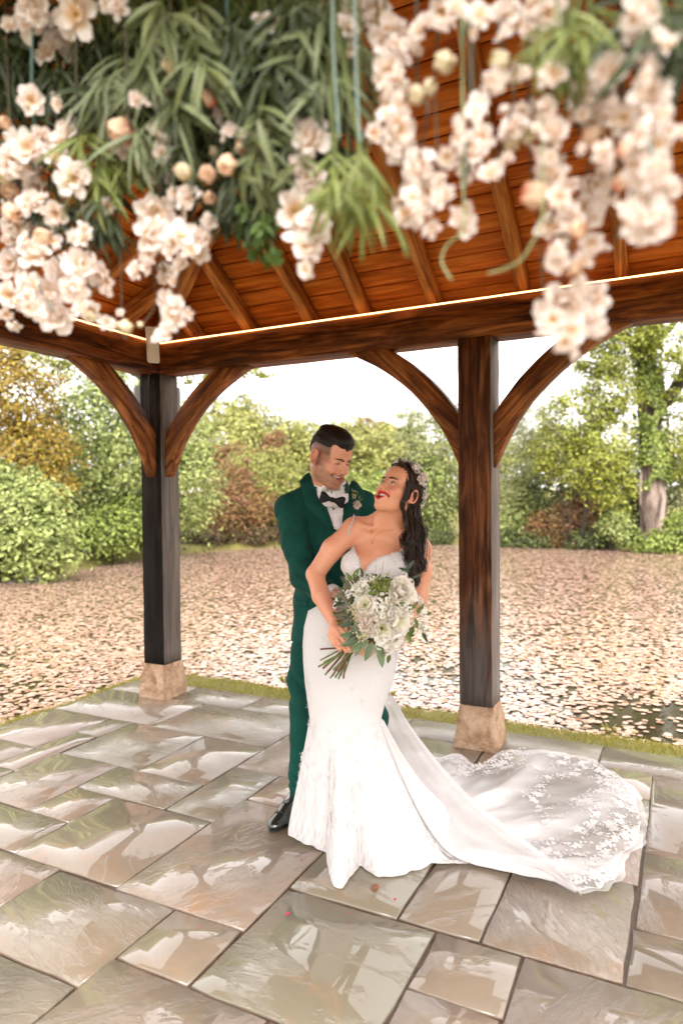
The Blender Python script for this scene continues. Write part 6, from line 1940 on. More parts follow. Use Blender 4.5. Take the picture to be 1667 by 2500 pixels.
def sprig(i, j, size, nleaf):
    p, n_, t1, t2 = surf_at(i, j)
    a0 = rg.random() * 6.28
    P = p + n_ * .0025
    if not in_hem(P, size * .5): return
    # flower
    for k in range(5):
        a = a0 + k * 1.257
        leaf_flat(mb, P, t1 * math.cos(a) + t2 * math.sin(a), n_, size * .42, size * .30, .05)
    # two sprays of leaves
    for sgn in (0, 2.4 + rg.random()):
        ax = t1 * math.cos(a0 + sgn) + t2 * math.sin(a0 + sgn); sd = np.cross(n_, ax); q = P.copy()
        for k in range(nleaf):
            q = q + (ax + .35 * sd * math.sin(k * .9 + a0)) * size * .27
            if in_hem(q, size * .36 + .003): leaf_flat(mb, q, ax * .6 + sd * (1 if k % 2 else -1), n_, size * .33, size * .17, .04)
ntop = len(top_rings)
for j in range(0, NC, 2):                                   # border along the hem
    if rg.random() < .85: sprig(ntop - 1 + NR * (1 - (.055 + .06 * rg.random()) / max(d[j], .16)), j + rg.random(), (.024 + .012 * rg.random()) * (1 + .7 * big[j]), 3)
tr_cols = np.where(big > .9)[0]
for k in range(150):                                        # scattered over the train
    sprig(ntop + NR * (.62 + .34 * rg.random()), tr_cols[rg.integers(len(tr_cols))] + rg.random(), .05 + .025 * rg.random(), 4)
fr_cols = np.where(big < .4)[0]
for k in range(210):                                        # and over the skirt
    sprig(ntop * .3 + (NR * .90) * rg.random() ** .8, fr_cols[rg.integers(len(fr_cols))] + rg.random(), .022 + .014 * rg.random(), 3)
lace = in_dress(mb.build('lace_applique', M_APPL, smooth=False)); lace['kind'] = 'stuff'
# scalloped lace border lying along the hem
rowsB = []
for t in np.linspace(0, 1, 5):
    ring = []
    for j in range(0, NC):
        wdt_ = (.030 + .022 * abs(math.sin(sa_[j] * 62)) + .012 * math.sin(sa_[j] * 17)) / max(d[j], .12)
        p, n_, t1, t2 = surf_at(ntop - 1 + NR * (1 - wdt_ * t) - .01, j)
        ring.append(p + n_ * (.0022 + .002 * math.sin(t * math.pi)))
    rowsB.append(ring)
mb = MB(); mb.grid(np.array(rowsB), closed_u=True)
me = mb.mesh('lace_border', True); set_color(me, 'Op', np.clip(.75 + .25 * np.sin(np.arange(len(me.vertices)) * 2.1), 0, 1))
in_dress(add_obj('lace_border', me, M_TULLE))

# necklace
pn = [(912, 1262), (910, 1275), (908, 1290), (907, 1305), (908, 1326), (916, 1308), (930, 1298), (950, 1294), (985, 1290)]
mb = MB(); P = bez([on_body(*p, .0035) for p in pn], 40); mb.tube(P, .0008, 4); mb.ball(on_body(908, 1327, .003), .0032, 6)
mb.build('necklace', plain('gold_chain', (.75, .5, .28), .25, metallic=1.0), bride)
# ================================================================== flowers: shared shapes
def petal_mat(name, tip, base, rough=.55, transl=.35, var=.06):
    """petal colour from a root-to-tip attribute; a little light shines through"""
    m, nt, b = new_mat(name)
    a = nt.nodes.new('ShaderNodeVertexColor'); a.layer_name = 'Col'
    sp = nt.nodes.new('ShaderNodeSeparateColor'); nt.links.new(a.outputs[0], sp.inputs[0])
    c = ramp(nt, sp.outputs[0], [(0, base), (.30, tuple(.6 * x + .4 * y for x, y in zip(base, tip))), (.62, tip), (1, tip)])
    oi = nt.nodes.new('ShaderNodeObjectInfo')
    c = mixc(nt, mathn(nt, 'MULTIPLY', oi.outputs['Random'], .3), c, tuple(x * y for x, y in zip(tip, (.97, .90, .84))))
    nt.links.new(c, b.inputs['Base Color']); b.inputs['Roughness'].default_value = rough
    b.inputs['Specular IOR Level'].default_value = .3
    tr = nt.nodes.new('ShaderNodeBsdfTranslucent'); nt.links.new(c, tr.inputs['Color'])
    mx = nt.nodes.new('ShaderNodeMixShader'); mx.inputs[0].default_value = transl
    nt.links.new(b.outputs[0], mx.inputs[1]); nt.links.new(tr.outputs[0], mx.inputs[2])
    out = [n for n in nt.nodes if n.type == 'OUTPUT_MATERIAL'][0]; nt.links.new(mx.outputs[0], out.inputs['Surface'])
    return m
P_WHITE = petal_mat('white_petal', (.94, .91, .85), (.64, .62, .28))
P_BLUSH = petal_mat('blush_petal', (.96, .885, .85), (.76, .48, .17))
P_CREAM = petal_mat('cream_petal', (.84, .74, .54), (.52, .42, .10))
P_CORAL = petal_mat('coral_cream_petal', (.88, .66, .48), (.82, .20, .10))
P_ROSE = petal_mat('pale_pink_rose', (.92, .84, .78), (.78, .58, .44))
M_STAMEN = plain('stamen', (.45, .34, .06), .7)
M_STEM = plain('green_stem', (.11, .14, .03), .55, .3, 30)
M_REDSTEM = plain('brown_stem', (.13, .055, .03), .6, .3, 30)
def petal_grid(L, W, cup, curl, nu=5, nv=6, wav=.0, ph=0.0, notch=0.0):
    """petal standing on the origin along +z, its inner face towards +x"""
    v = np.linspace(0, 1, nv)[:, None]; u = np.linspace(-1, 1, nu)[None]
    wprof = W * (.22 + .78 * np.sin(np.clip(v, 0, 1) ** .75 * np.pi * .62)) * np.where(v > .82, np.sqrt(np.clip(1 - ((v - .82) / .19) ** 2, .05, 1)), 1)
    y = u * wprof * .5
    z = L * v * (1 - notch * (1 - u ** 2) * (v > .9) * .1) + 0 * u
    x = cup * W * (u ** 2) * .9 * np.sin(v * np.pi * .8 + .2) - curl * L * v ** 2 + cup * L * .25 * np.sin(v * np.pi) * -1 + wav * L * np.sin(u * 4 + ph) * v ** 2
    return np.stack([x, y, z], -1), np.broadcast_to(v, x.shape)
def bloom(name, whorls, seed=0, stamens=0, sr=.008, wav=.05, mat=None, eye=None):
    """whorls: (count, tilt out of the axis in degrees, length, width, cup, curl, radius); the flower faces +z"""
    rg = np.random.default_rng(seed)
    V, F, T = [], [], []; n0 = 0
    for wi, (cnt, tilt, L, W, cup, curl, rad) in enumerate(whorls):
        for k in range(cnt):
            P, tv = petal_grid(L * (1 + rg.normal(0, .07)), W * (1 + rg.normal(0, .07)), cup * (1 + rg.normal(0, .15)), curl + rg.normal(0, .06), wav=wav * rg.random(), ph=rg.random() * 6)
            a = math.radians(tilt + rg.normal(0, 5))
            Ry = np.array([[math.cos(a), 0, -math.sin(a)], [0, 1, 0], [math.sin(a), 0, math.cos(a)]])
            P = P @ Ry.T; P[..., 0] -= rad
            q = 2 * np.pi * (k / cnt + wi * .37) + rg.normal(0, .08)
            Rz = np.array([[math.cos(q), -math.sin(q), 0], [math.sin(q), math.cos(q), 0], [0, 0, 1]])
            P = P @ Rz.T
            m, n = P.shape[:2]
            i, j = np.meshgrid(np.arange(m - 1), np.arange(n - 1), indexing='ij'); a0 = i * n + j
            F.append(np.stack([a0, a0 + 1, a0 + n + 1, a0 + n], -1).reshape(-1, 4) + n0)
            V.append(P.reshape(-1, 3)); T.append(tv.ravel()); n0 += m * n
    nf = sum(len(x) for x in F)
    idx = [0] * nf
    if stamens:
        mb = MB()
        for k in range(stamens):
            d = unit(np.array([rg.normal(0, .35), rg.normal(0, .35), 1])); e = d * sr * (1 + .4 * rg.random())
            mb.tube([(0, 0, 0), e], .0005, 3, cap=False); mb.ball(e, .0013, 4)
        sv = np.concatenate(mb.V); fs = [np.concatenate(x) + n0 for x in mb.F.values()]
        V.append(sv); T.append(np.ones(len(sv)))
    else: fs = []
    allF = [np.concatenate(F)] + fs
    me = mesh_np(name, np.concatenate(V), allF, True)
    mi = np.concatenate([np.zeros(nf, np.int32)] + [np.ones(len(x), np.int32) for x in fs])
    me.materials.append(mat); me.materials.append(eye or M_STAMEN)
    me.polygons.foreach_set('material_index', mi)
    set_color(me, 'Col', np.concatenate(T))
    return me
def face_rot(d, spin=0.0):
    """rotation taking +z to d"""
    q = Vector(d).to_track_quat('Z', 'Y'); return (q.to_matrix() @ Matrix.Rotation(spin, 3, 'Z'))
def place(name, me, P, d, parent, scale=1.0, spin=0.0, squash=1.0):
    o = bpy.data.objects.new(name, me); col.objects.link(o)
    o.parent = parent
    if parent is not None: o.matrix_parent_inverse = Matrix.Translation(parent.location).inverted()
    M = face_rot(d, spin).to_4x4(); M = Matrix.Translation(Vector(P)) @ M @ Matrix.Diagonal((scale, scale, scale * squash, 1))
    o.matrix_basis = M
    return o
# unit-size flowers, about 1 m across before scaling
ROSE = [bloom('rose', [(3, 8, .30, .26, .9, -.12, .02), (4, 16, .36, .34, .8, -.08, .05), (5, 30, .42, .42, .7, -.02, .08), (6, 52, .48, .48, .5, .10, .10), (6, 72, .50, .50, .35, .2, .10)], s, mat=P_ROSE) for s in (1, 2)]
ANEM = [bloom('anemone', [(5, 48, .46, .44, .5, -.05, .05), (6, 66, .52, .48, .4, .05, .06)], s, 26, .10, mat=P_WHITE) for s in (3, 4)]
PEONY = [bloom('ranunculus', [(5, 14, .30, .34, .8, -.2, .03), (6, 30, .38, .42, .8, -.12, .06), (7, 48, .46, .48, .6, -.02, .08), (7, 68, .52, .52, .4, .12, .09)], s, mat=P_WHITE, wav=.10) for s in (5, 6, 7)]
for me in ANEM:
    pass
def cluster_mesh(name, seed, n=34, floret=.16):
    """domed head of tiny four-petalled florets"""
    rg = np.random.default_rng(seed); mb = MB()
    for k in range(n):
        d = unit(np.array([rg.normal(0, .8), rg.normal(0, .8), abs(rg.normal(0, .7)) + .15])); P = d * .42 * (.85 + .2 * rg.random())
        x = unit(np.cross(d, [0.3, .2, 1])); y = np.cross(d, x); a0 = rg.random() * 6
        for q in range(5):
            a = a0 + q * 1.257; t = x * math.cos(a) + y * math.sin(a); s = np.cross(d, t)
            mb.add([P, P + t * floret * .4 + s * floret * .28 + d * .02, P + t * floret * .62 + d * .01, P + t * floret * .4 - s * floret * .28 + d * .02], [[0, 1, 2, 3]], (1, 1, 1))
        mb.ball(P + d * .015, .022, 4, c=(0, 0, 0))
    me = mb.mesh(name, False, True); me.materials.append(P_WHITE)
    return me
CLUST = [cluster_mesh('floret_cluster', s) for s in (11, 12)]
def berry_mesh(seed, n=40):
    rg = np.random.default_rng(seed); mb = MB()
    for k in range(n):
        d = unit(rg.normal(size=3) + [0, 0, .6]); P = d * .4 * (.5 + .6 * rg.random()); mb.ball(P, .05 + .02 * rg.random(), 6)
    me = mb.mesh('bud_cluster', True); me.materials.append(plain('cream_buds', (.52, .46, .28), .5, .3, 9)); return me
BERRY = berry_mesh(14)
def leaf_mesh(name, L=1.0, W=.36, fold=.10, bend=.15, mat=None, rim=None, n=6):
    v = np.linspace(0, 1, n)[:, None]; u = np.linspace(-1, 1, 5)[None]
    w = W * np.sin(np.pi * v ** .8) ** .8 * .5 + .004
    P = np.stack([u * w, v * L + 0 * u, fold * W * np.abs(u) * np.sin(np.pi * v) - bend * L * v ** 2], -1)
    mb = MB(); mb.grid(P); me = mb.mesh(name, True)
    c = np.abs(np.broadcast_to(u, P.shape[:2])).ravel(); set_color(me, 'Col', c); me.materials.append(mat); return me
def rim_leaf_mat(name, mid, rim, rough=.5):
    m, nt, b = new_mat(name)
    a = nt.nodes.new('ShaderNodeVertexColor'); a.layer_name = 'Col'
    sp = nt.nodes.new('ShaderNodeSeparateColor'); nt.links.new(a.outputs[0], sp.inputs[0])
    oi = nt.nodes.new('ShaderNodeObjectInfo')
    c = ramp(nt, sp.outputs[0], [(0, tuple(x * 1.3 for x in mid)), (.15, mid), (.78, mid), (1, rim)])
    c = mixc(nt, mathn(nt, 'MULTIPLY', oi.outputs['Random'], .5), c, tuple(x * .6 for x in mid))
    nt.links.new(c, b.inputs['Base Color']); b.inputs['Roughness'].default_value = rough
    return m
LF_SAGE = leaf_mesh('leaf', 1, .42, .12, .12, rim_leaf_mat('sage_rim_leaf', (.10, .14, .06), (.42, .44, .28)))
LF_GREEN = leaf_mesh('leaf', 1, .40, .25, .2, rim_leaf_mat('bright_leaf', (.10, .15, .018), (.13, .19, .03)))
LF_DARK = leaf_mesh('leaf', 1, .30, .2, .15, rim_leaf_mat('dark_leaf', (.035, .06, .025), (.05, .08, .03)))
LF_OLIVE = leaf_mesh('leaf', 1, .20, .2, .1, rim_leaf_mat('olive_leaf', (.10, .085, .05), (.22, .22, .15)))
def aim_leaf(me, P, t, up, L, parent, name='leaf'):
    """leaf along t with its face towards up"""
    y = unit(t); z = unit(np.asarray(up, float) - y * (np.asarray(up, float) @ y)); x = np.cross(y, z)
    o = bpy.data.objects.new(name, me); col.objects.link(o); o.parent = parent
    o.matrix_parent_inverse = Matrix.Translation(parent.location).inverted()
    o.matrix_basis = Matrix(((x[0] * L, y[0] * L, z[0] * L, P[0]), (x[1] * L, y[1] * L, z[1] * L, P[1]), (x[2] * L, y[2] * L, z[2] * L, P[2]), (0, 0, 0, 1)))
    return o

# ================================================================== bouquet
rg = np.random.default_rng(101)
YB = 2.70
bind = J(862, 1575, 2.765)
bouquet = empty('bouquet', bind); tag(bouquet, 'loose bouquet of white flowers and green leaves held by the woman', 'bouquet')
bc = J(912, 1485, 2.745)                       # middle of the dome
k_ = 2.7 / F_PX
def bq(x, y, lift):
    """a point on the bouquet's dome, lift towards the camera"""
    p = J(x, y, 2.745); return p + np.array([0, -1.0, 0]) * lift
def dome(x, y):
    r = min(1.0, math.hypot((x - 905) / 112, (y - 1488) / 112)); return .105 * math.sqrt(max(0, 1 - r * r))
def bdir(x, y): return unit(np.array([(x - 905) / 112 * .8, -.75, -(y - 1488) / 112 * .8 + .15]))
stem_pts = []
def stem_to(P):
    stem_pts.append(P)
BIG = [(895, 1508, 'r', 50), (930, 1525, 'a', 60), (966, 1508, 'a', 62), (975, 1438, 'p', 62), (888, 1466, 'a', 50), (955, 1545, 'p', 52), (900, 1525, 'a', 44), (878, 1432, 'p', 38), (992, 1475, 'r', 34), (935, 1580, 'p', 40), (973, 1565, 'r', 36), (948, 1485, 'p', 44)]
for i, (x, y, kind, s) in enumerate(BIG):
    me = {'r': ROSE, 'a': ANEM, 'p': PEONY}[kind][i % 2]
    P = bq(x, y, dome(x, y)); place('flower', me, P - bdir(x, y) * .012, bdir(x, y) + rg.normal(0, .12, 3), bouquet, s * k_ * 1.12, rg.random() * 6)
CL = [(866, 1428, 26), (886, 1415, 26), (868, 1392, 20), (915, 1458, 30), (935, 1450, 30), (925, 1475, 32), (925, 1495, 28), (910, 1470, 24), (1000, 1420, 26), (988, 1400, 20), (1024, 1462, 26), (1035, 1490, 26), (1028, 1520, 28), (1036, 1530, 28), (995, 1500, 30), (1010, 1540, 24), (930, 1565, 34), (850, 1440, 22), (905, 1405, 22), (996, 1475, 24)]
for i, (x, y, s) in enumerate(CL):
    lf = dome(x, y) + .012; P = bq(x, y, lf); place('floret_cluster', CLUST[i % 2], P - bdir(x, y) * .01, bdir(x, y) + rg.normal(0, .2, 3), bouquet, s * k_ * 1.25, rg.random() * 6)
for (x, y, s) in [(880, 1537, 40), (893, 1530, 34), (868, 1490, 32), (948, 1460, 26), (1012, 1530, 26), (860, 1478, 28)]:
    place('bud_cluster', BERRY, bq(x, y, dome(x, y)), bdir(x, y), bouquet, s * k_ * 1.2, rg.random() * 6)
# green seed heads near the top
mb = MB()
for k in range(90):
    x, y = 925 + rg.normal(0, 12), 1425 + rg.normal(0, 12); mb.ball(bq(x, y, dome(925, 1425) + .01 + rg.normal(0, .008)), .0035 + .002 * rg.random(), 5)
o = mb.build('seed_head', plain('lime_seed_head', (.22, .27, .03), .7, .3, 20), bouquet)
def leaves(lst, me, Lp, spread=.25):
    for (x, y, ang) in lst:
        a = math.radians(ang + rg.normal(0, 8)); t = np.array([math.cos(a), -.25 + rg.normal(0, .2), math.sin(a)])
        P = bq(x, y, dome(x, y) * .95 + .004); aim_leaf(me, P, t, np.array([rg.normal(0, spread), -1.0, .25 + rg.normal(0, spread)]), Lp * (.8 + .4 * rg.random()), bouquet)
leaves([(872, 1540, 175), (878, 1552, 190), (886, 1552, 240), (898, 1552, 200), (906, 1556, 250), (912, 1560, 285), (918, 1560, 300), (895, 1548, 150), (924, 1572, 280), (905, 1545, 30), (890, 1545, 120)], LF_SAGE, .072)
leaves([(960, 1470, 10), (950, 1475, 200), (985, 1480, 20), (1015, 1495, 60), (1010, 1505, 300), (1008, 1525, 250), (1015, 1545, 200), (990, 1535, 280), (1000, 1530, 190), (905, 1500, 200), (912, 1495, 240), (880, 1445, 60), (865, 1440, 110), (858, 1415, 120), (862, 1408, 60), (900, 1430, 40), (935, 1440, 60), (945, 1430, 90), (1030, 1500, 20), (1022, 1530, 330), (950, 1595, 280), (1018, 1478, 100), (870, 1455, 300), (895, 1440, 20)], LF_GREEN, .044)
leaves([(862, 1500, 170), (858, 1512, 200), (866, 1520, 240), (870, 1508, 120), (875, 1530, 200), (862, 1535, 215), (880, 1515, 300), (850, 1460, 200), (866, 1450, 250), (990, 1392, 60), (1000, 1396, 150), (1030, 1540, 300), (850, 1425, 140), (884, 1405, 100), (872, 1545, 190), (1005, 1410, 20)], LF_DARK, .048)
leaves([(858, 1480, 165), (852, 1470, 140), (846, 1455, 120), (850, 1488, 190), (856, 1500, 175), (848, 1440, 105), (862, 1494, 205), (852, 1505, 215), (858, 1432, 130)], LF_OLIVE, .062)
mb = MB()
for (x0, y0, x1, y1) in [(920, 1440, 936, 1368), (925, 1440, 952, 1388), (915, 1445, 915, 1378), (930, 1440, 962, 1400), (1000, 1500, 1030, 1462), (990, 1530, 1040, 1520), (1000, 1420, 988, 1390), (1010, 1480, 1030, 1490)]:
    a, b2 = bq(x0, y0, dome(x0, y0)), bq(x1, y1, dome(x1, y1) + .02); mb.tube(bez([a, (a + b2) / 2 + [0, -.004, .004], b2], 8), np.linspace(.0011, .0006, 8), 4)
mb.build('grass_stalks', M_STEM, bouquet)
# ground of the dome, so that no gaps show through: a mass of small dark leaves
V, F = leaf_quads(np.array([bq(905 + 88 * r * math.cos(a), 1488 + 88 * r * math.sin(a), rg.random() * .075 * math.sqrt(1 - r * r)) for r, a in zip(np.sqrt(rg.random(700)), rg.random(700) * 6.28)]), rg.normal(size=(700, 3)) + [0, -1, .3], .022 * (.7 + .6 * rg.random(700)), rg, .6)
o = add_obj('filler_leaves', mesh_np('filler_leaves', V, F), LM('bouquet_filler', (.05, .08, .018), (.11, .15, .03), (.20, .22, .08)), bouquet); o['kind'] = 'stuff'
# stems
ENDS = [(782, 1585, 1), (782, 1612, 0), (777, 1628, 0), (788, 1632, 1), (793, 1648, 0), (800, 1640, 1), (806, 1656, 0), (812, 1650, 1), (818, 1654, 0), (826, 1658, 0), (832, 1650, 0), (838, 1656, 1), (842, 1640, 0), (800, 1622, 0), (814, 1636, 0), (824, 1640, 1), (790, 1618, 0)]
for i, (x, y, br) in enumerate(ENDS):
    p1 = J(x, y, 2.70 + .03 * rg.random()); p0 = bind + np.array([rg.normal(0, .012), rg.normal(0, .010), rg.normal(0, .004)])
    p2 = bq(905 + (842 - x) * -1.0 * -.6, 1500, .02)
    mb = MB(); mb.tube(bez([p1, p0, p0 * .4 + p2 * .6, p2], 14), .0030 + .0016 * rg.random(), 6); mb.build('stem', M_REDSTEM if br else M_STEM, bouquet)
# white ribbon at the back of the stems
mb = MB()
for pts, w in (([(838, 1440, 2.83), (828, 1455, 2.82), (818, 1478, 2.815), (812, 1500, 2.82)], .018), ([(838, 1442, 2.84), (835, 1470, 2.83), (838, 1500, 2.83)], .016)):
    P = bez([J(*p) for p in pts], 12); mb.grid(np.stack([P + [-w * .5, 0, 0], P + [0, -.003, 0], P + [w * .5, 0, 0]]))
o = mb.build('ribbon', plain('white_ribbon', (.78, .74, .76), .35, sss=0), bouquet)

# ================================================================== flower crown
crown = empty('flower_crown', HB.w((0, -.03, .07))); tag(crown, "crown of pink roses and small leaves on the woman's hair", 'flower crown')
rg = np.random.default_rng(103)
cd2 = unit(np.array([0, .72, .69])); 
def cpos(phi, lift=0.0):
    q = np.array([0, -.028, .060]); a = np.array([-1.0, 0, 0]); p = q + a * math.sin(phi) * (.090 + lift) + cd2 * math.cos(phi) * (.098 + lift); return HB.w(p)
def cdirn(phi):
    l = np.array([-math.sin(phi), .0, 0]) + cd2 * math.cos(phi) + np.array([-.5 * (math.sin(phi) > 0), 0, .25]); return HB.R @ unit(l)
t = np.linspace(0, 2 * np.pi, 41); mb = MB(); mb.tube([cpos(a, .001) for a in t], .0030, 5); mb.build('wire_ring', M_STEM, crown)
for k, (ph, s) in enumerate([(.10, .036), (.70, .048), (1.25, .054), (1.9, .042), (2.45, .036), (-.5, .034), (-1.1, .038), (-1.8, .036), (-2.5, .036)]):
    place('rose', ROSE[k % 2], cpos(ph, .004), cdirn(ph), crown, s * 1.0, rg.random() * 6)
for k, ph in enumerate(np.linspace(-2.8, 2.9, 26)):
    ph += rg.normal(0, .05)
    place('floret_cluster', CLUST[k % 2], cpos(ph, .005 + .006 * rg.random()), cdirn(ph) + rg.normal(0, .25, 3), crown, .024 + .010 * rg.random(), rg.random() * 6)
for k in range(110):
    ph = rg.random() * 6.28; d = cdirn(ph) + rg.normal(0, .55, 3)
    aim_leaf((LF_GREEN, LF_SAGE, LF_DARK)[k % 3], cpos(ph, .003), d, rg.normal(size=3) + [0, -1, .4], .020 + .010 * rg.random(), crown)

# ================================================================== buttonhole
bp = jk.hit(866, 1228, 2.9, 3.6); bn = jk.grad(bp)
boutonniere = empty('buttonhole', bp); tag(boutonniere, "buttonhole of one cream rose and tiny buds on the man's lapel", 'buttonhole')
place('rose', ROSE[0], bp + bn * .012 + [.002, 0, -.008], bn + [0, -.2, .1], boutonniere, .038, 1.0)
place('bud_cluster', BERRY, bp + bn * .012 + [-.012, 0, .032], bn + [0, 0, .5], boutonniere, .040, .4)
place('bud_cluster', BERRY, bp + bn * .010 + [-.006, 0, .052], bn + [0, 0, .8], boutonniere, .026, 2.4)
for k, (dx, dz, a) in enumerate([(.012, .018, 60), (.014, .010, 30), (-.018, .03, 130), (.006, .036, 80), (-.012, .05, 110)]):
    aim_leaf((LF_SAGE, LF_GREEN)[k % 2], bp + bn * .012 + [dx, 0, dz], np.array([math.cos(math.radians(a)), -.2, math.sin(math.radians(a))]), bn, .024, boutonniere)
mb = MB(); mb.tube([bp + bn * .012 + [-.014, 0, .012], bp + bn * .012 + [-.016, 0, -.030]], [.0055, .0045], 8); mb.build('twine', plain('jute_twine', (.42, .27, .13), .8, .2, 90), boutonniere)
# ================================================================== flowers hanging from the front beam
def beam_depth(x):
    """forward distance of the front beam line where photo column x crosses it"""
    return 1.276 - x * .51 / 1667
B5 = [bloom('blossom', [(3, 46, .40, .36, .5, .02, .03), (6, 72, .52, .38, .4, .12, .03)], s, 14, .14, mat=P_BLUSH, wav=.22) for s in (21, 22, 23)]
B6 = [bloom('blossom', [(4, 34, .32, .32, .7, -.1, .03), (5, 60, .46, .38, .5, .05, .04), (5, 84, .52, .42, .3, .22, .04)], s, 10, .12, mat=P_BLUSH, wav=.24) for s in (24, 25)]
BU = [bloom('cup_bud', [(5, 6, .62, .52, .75, -.42, .20), (5, 14, .66, .56, .7, -.34, .24)], s, 6, .10, mat=P_CREAM, wav=.04) for s in (26, 27)]
BC = [bloom('coral_bud', [(4, 4, .60, .52, .8, -.45, .18), (5, 14, .64, .56, .7, -.36, .22)], s, 0, mat=P_CORAL, wav=.04) for s in (28, 29)]
rg = np.random.default_rng(200)
Z = .5421
# photo position, radius and kind (b blossom, u cup bud, c coral) read off left and right halves
LFT = [(130,90,80),(330,60,100),(325,170,105),(150,25,70),(530,30,65),(1310,180,95),(775,310,55,'u'),(750,410,35,'u'),(700,450,40),(890,430,58,'c'),(960,460,50,'c'),(1010,510,55),(890,530,50,'u'),(960,600,70,'c'),(1045,585,45),(1085,655,50,'c'),(960,690,45,'u'),(1030,730,60,'c'),(940,790,50,'c'),(935,895,50,'c'),(840,790,55,'u'),(840,880,55),(780,870,40),
 (770,510,80),(740,620,85),(700,760,85),(580,600,70,'c'),(555,640,50),(610,450,40),(140,450,75),(280,600,110),(70,650,80),(120,660,70),(20,560,40,'c'),(50,740,70),(130,760,60),(30,790,60,'u'),(150,840,60),(330,800,90),(60,850,60,'c'),(130,910,60),(40,950,60,'c'),(250,960,60),(60,1020,60),(130,1040,50),(200,1070,50,'c'),(370,1060,50),(150,1130,80),(50,1190,80),(250,1220,80),(370,1190,70),(460,1260,80),(30,1330,70),(130,1300,70),(220,1320,60),(330,1310,80),(250,1420,90),(160,1390,60),(420,1430,45,'u'),(480,1450,40),(580,1470,45,'u'),(640,1465,25,'u'),
 (700,960,80),(680,1060,70),(740,1010,80),(800,1050,70),(890,1070,70),(660,1180,60),(740,1220,50),(810,1180,80),(740,1350,45),(780,1420,80),(750,1490,60),(1330,490,50),(1390,620,90),(1200,590,45),(1180,660,50),(1220,760,50),(1390,800,70),(1340,950,90),(1420,1010,90),(1380,1090,80)]
RGT = [(90,60,80),(190,60,80),(60,110,60),(250,170,90),(260,240,115),(240,330,80),(270,380,60),(370,130,60),(460,110,70),(480,50,60),(560,30,70),(600,120,60,'u'),(660,60,60),(770,40,70),(820,100,60),(900,30,70),(960,60,60),(480,270,80,'u'),(420,400,60,'u'),(370,440,55,'u'),(240,470,55,'c'),(290,580,90),(290,650,100),(370,750,95),(370,830,80),(400,880,100),(310,960,60),(480,880,60),
 (720,270,70,'u'),(720,370,70),(640,470,70),(560,600,90),(600,670,70),(660,620,60),(590,780,55),(700,780,55),(580,990,70),(800,560,80),(790,650,80,'u'),(880,600,60,'u'),(890,510,70),(960,480,60),(990,580,80),(930,700,80),(970,780,80),(870,880,100,'c'),(1010,890,70),(900,300,45,'c'),(980,330,70),(820,330,50),(1140,620,65,'c'),(1160,560,50),(1210,690,60),(1290,690,55,'c'),(1180,820,80),(1170,940,80),(1270,840,55,'c'),(1090,960,60),
 (970,1020,70),(1080,1040,60,'c'),(1150,1100,70),(1000,1180,60),(1060,1220,60,'c'),(1120,1170,60),(1040,1370,110),(1150,1350,80),(940,1400,50),(1060,1490,80),(980,1440,70),(1150,1440,60),(1380,60,80),(1370,150,80),(1430,200,80),(1290,270,90),(1230,320,90),(1150,400,90),(1110,430,70),(1200,430,70),(1420,280,80),(1470,170,60),(1420,400,80),(1420,480,80),(1480,530,70),(1300,530,70),(1370,600,80),(1450,650,80),(1380,720,80),(1450,780,80),(1390,850,80),(1470,850,70),(1330,980,70),(1440,1000,90),(1390,1040,70),(1550,90,60),(1560,170,50),(1330,640,60)]
FL = [(a[0] * Z, a[1] * Z, a[2] * Z, a[3] if len(a) > 3 else 'b') for a in LFT] + [(817 + a[0] * Z, a[1] * Z, a[2] * Z, a[3] if len(a) > 3 else 'b') for a in RGT]
ANCH = [20, 75, 140, 215, 300, 385, 420, 500, 560, 650, 745, 880, 960, 1020, 1080, 1150, 1240, 1300, 1370, 1440, 1500, 1560, 1600, 1655]
strands = {k: [] for k in range(len(ANCH))}
for (x, y, r, kd) in FL:
    strands[int(np.argmin([abs(x - a) for a in ANCH]))].append((x, y, r, kd))
zbeam = ZB
ORD = ['first', 'second', 'third', 'fourth', 'fifth', 'sixth', 'seventh', 'eighth', 'ninth', 'tenth', 'eleventh', 'twelfth', 'thirteenth', 'fourteenth', 'fifteenth', 'sixteenth', 'seventeenth', 'eighteenth', 'nineteenth', 'twentieth', 'twenty-first', 'twenty-second', 'twenty-third', 'twenty-fourth']
LOOK = ['white', 'cream', 'blush white']
M_TEAL = plain('teal_wire_stem', (.07, .15, .13), .5); M_TWIG = plain('blossom_twig', (.06, .05, .025), .7, .3, 30)
ns = 0
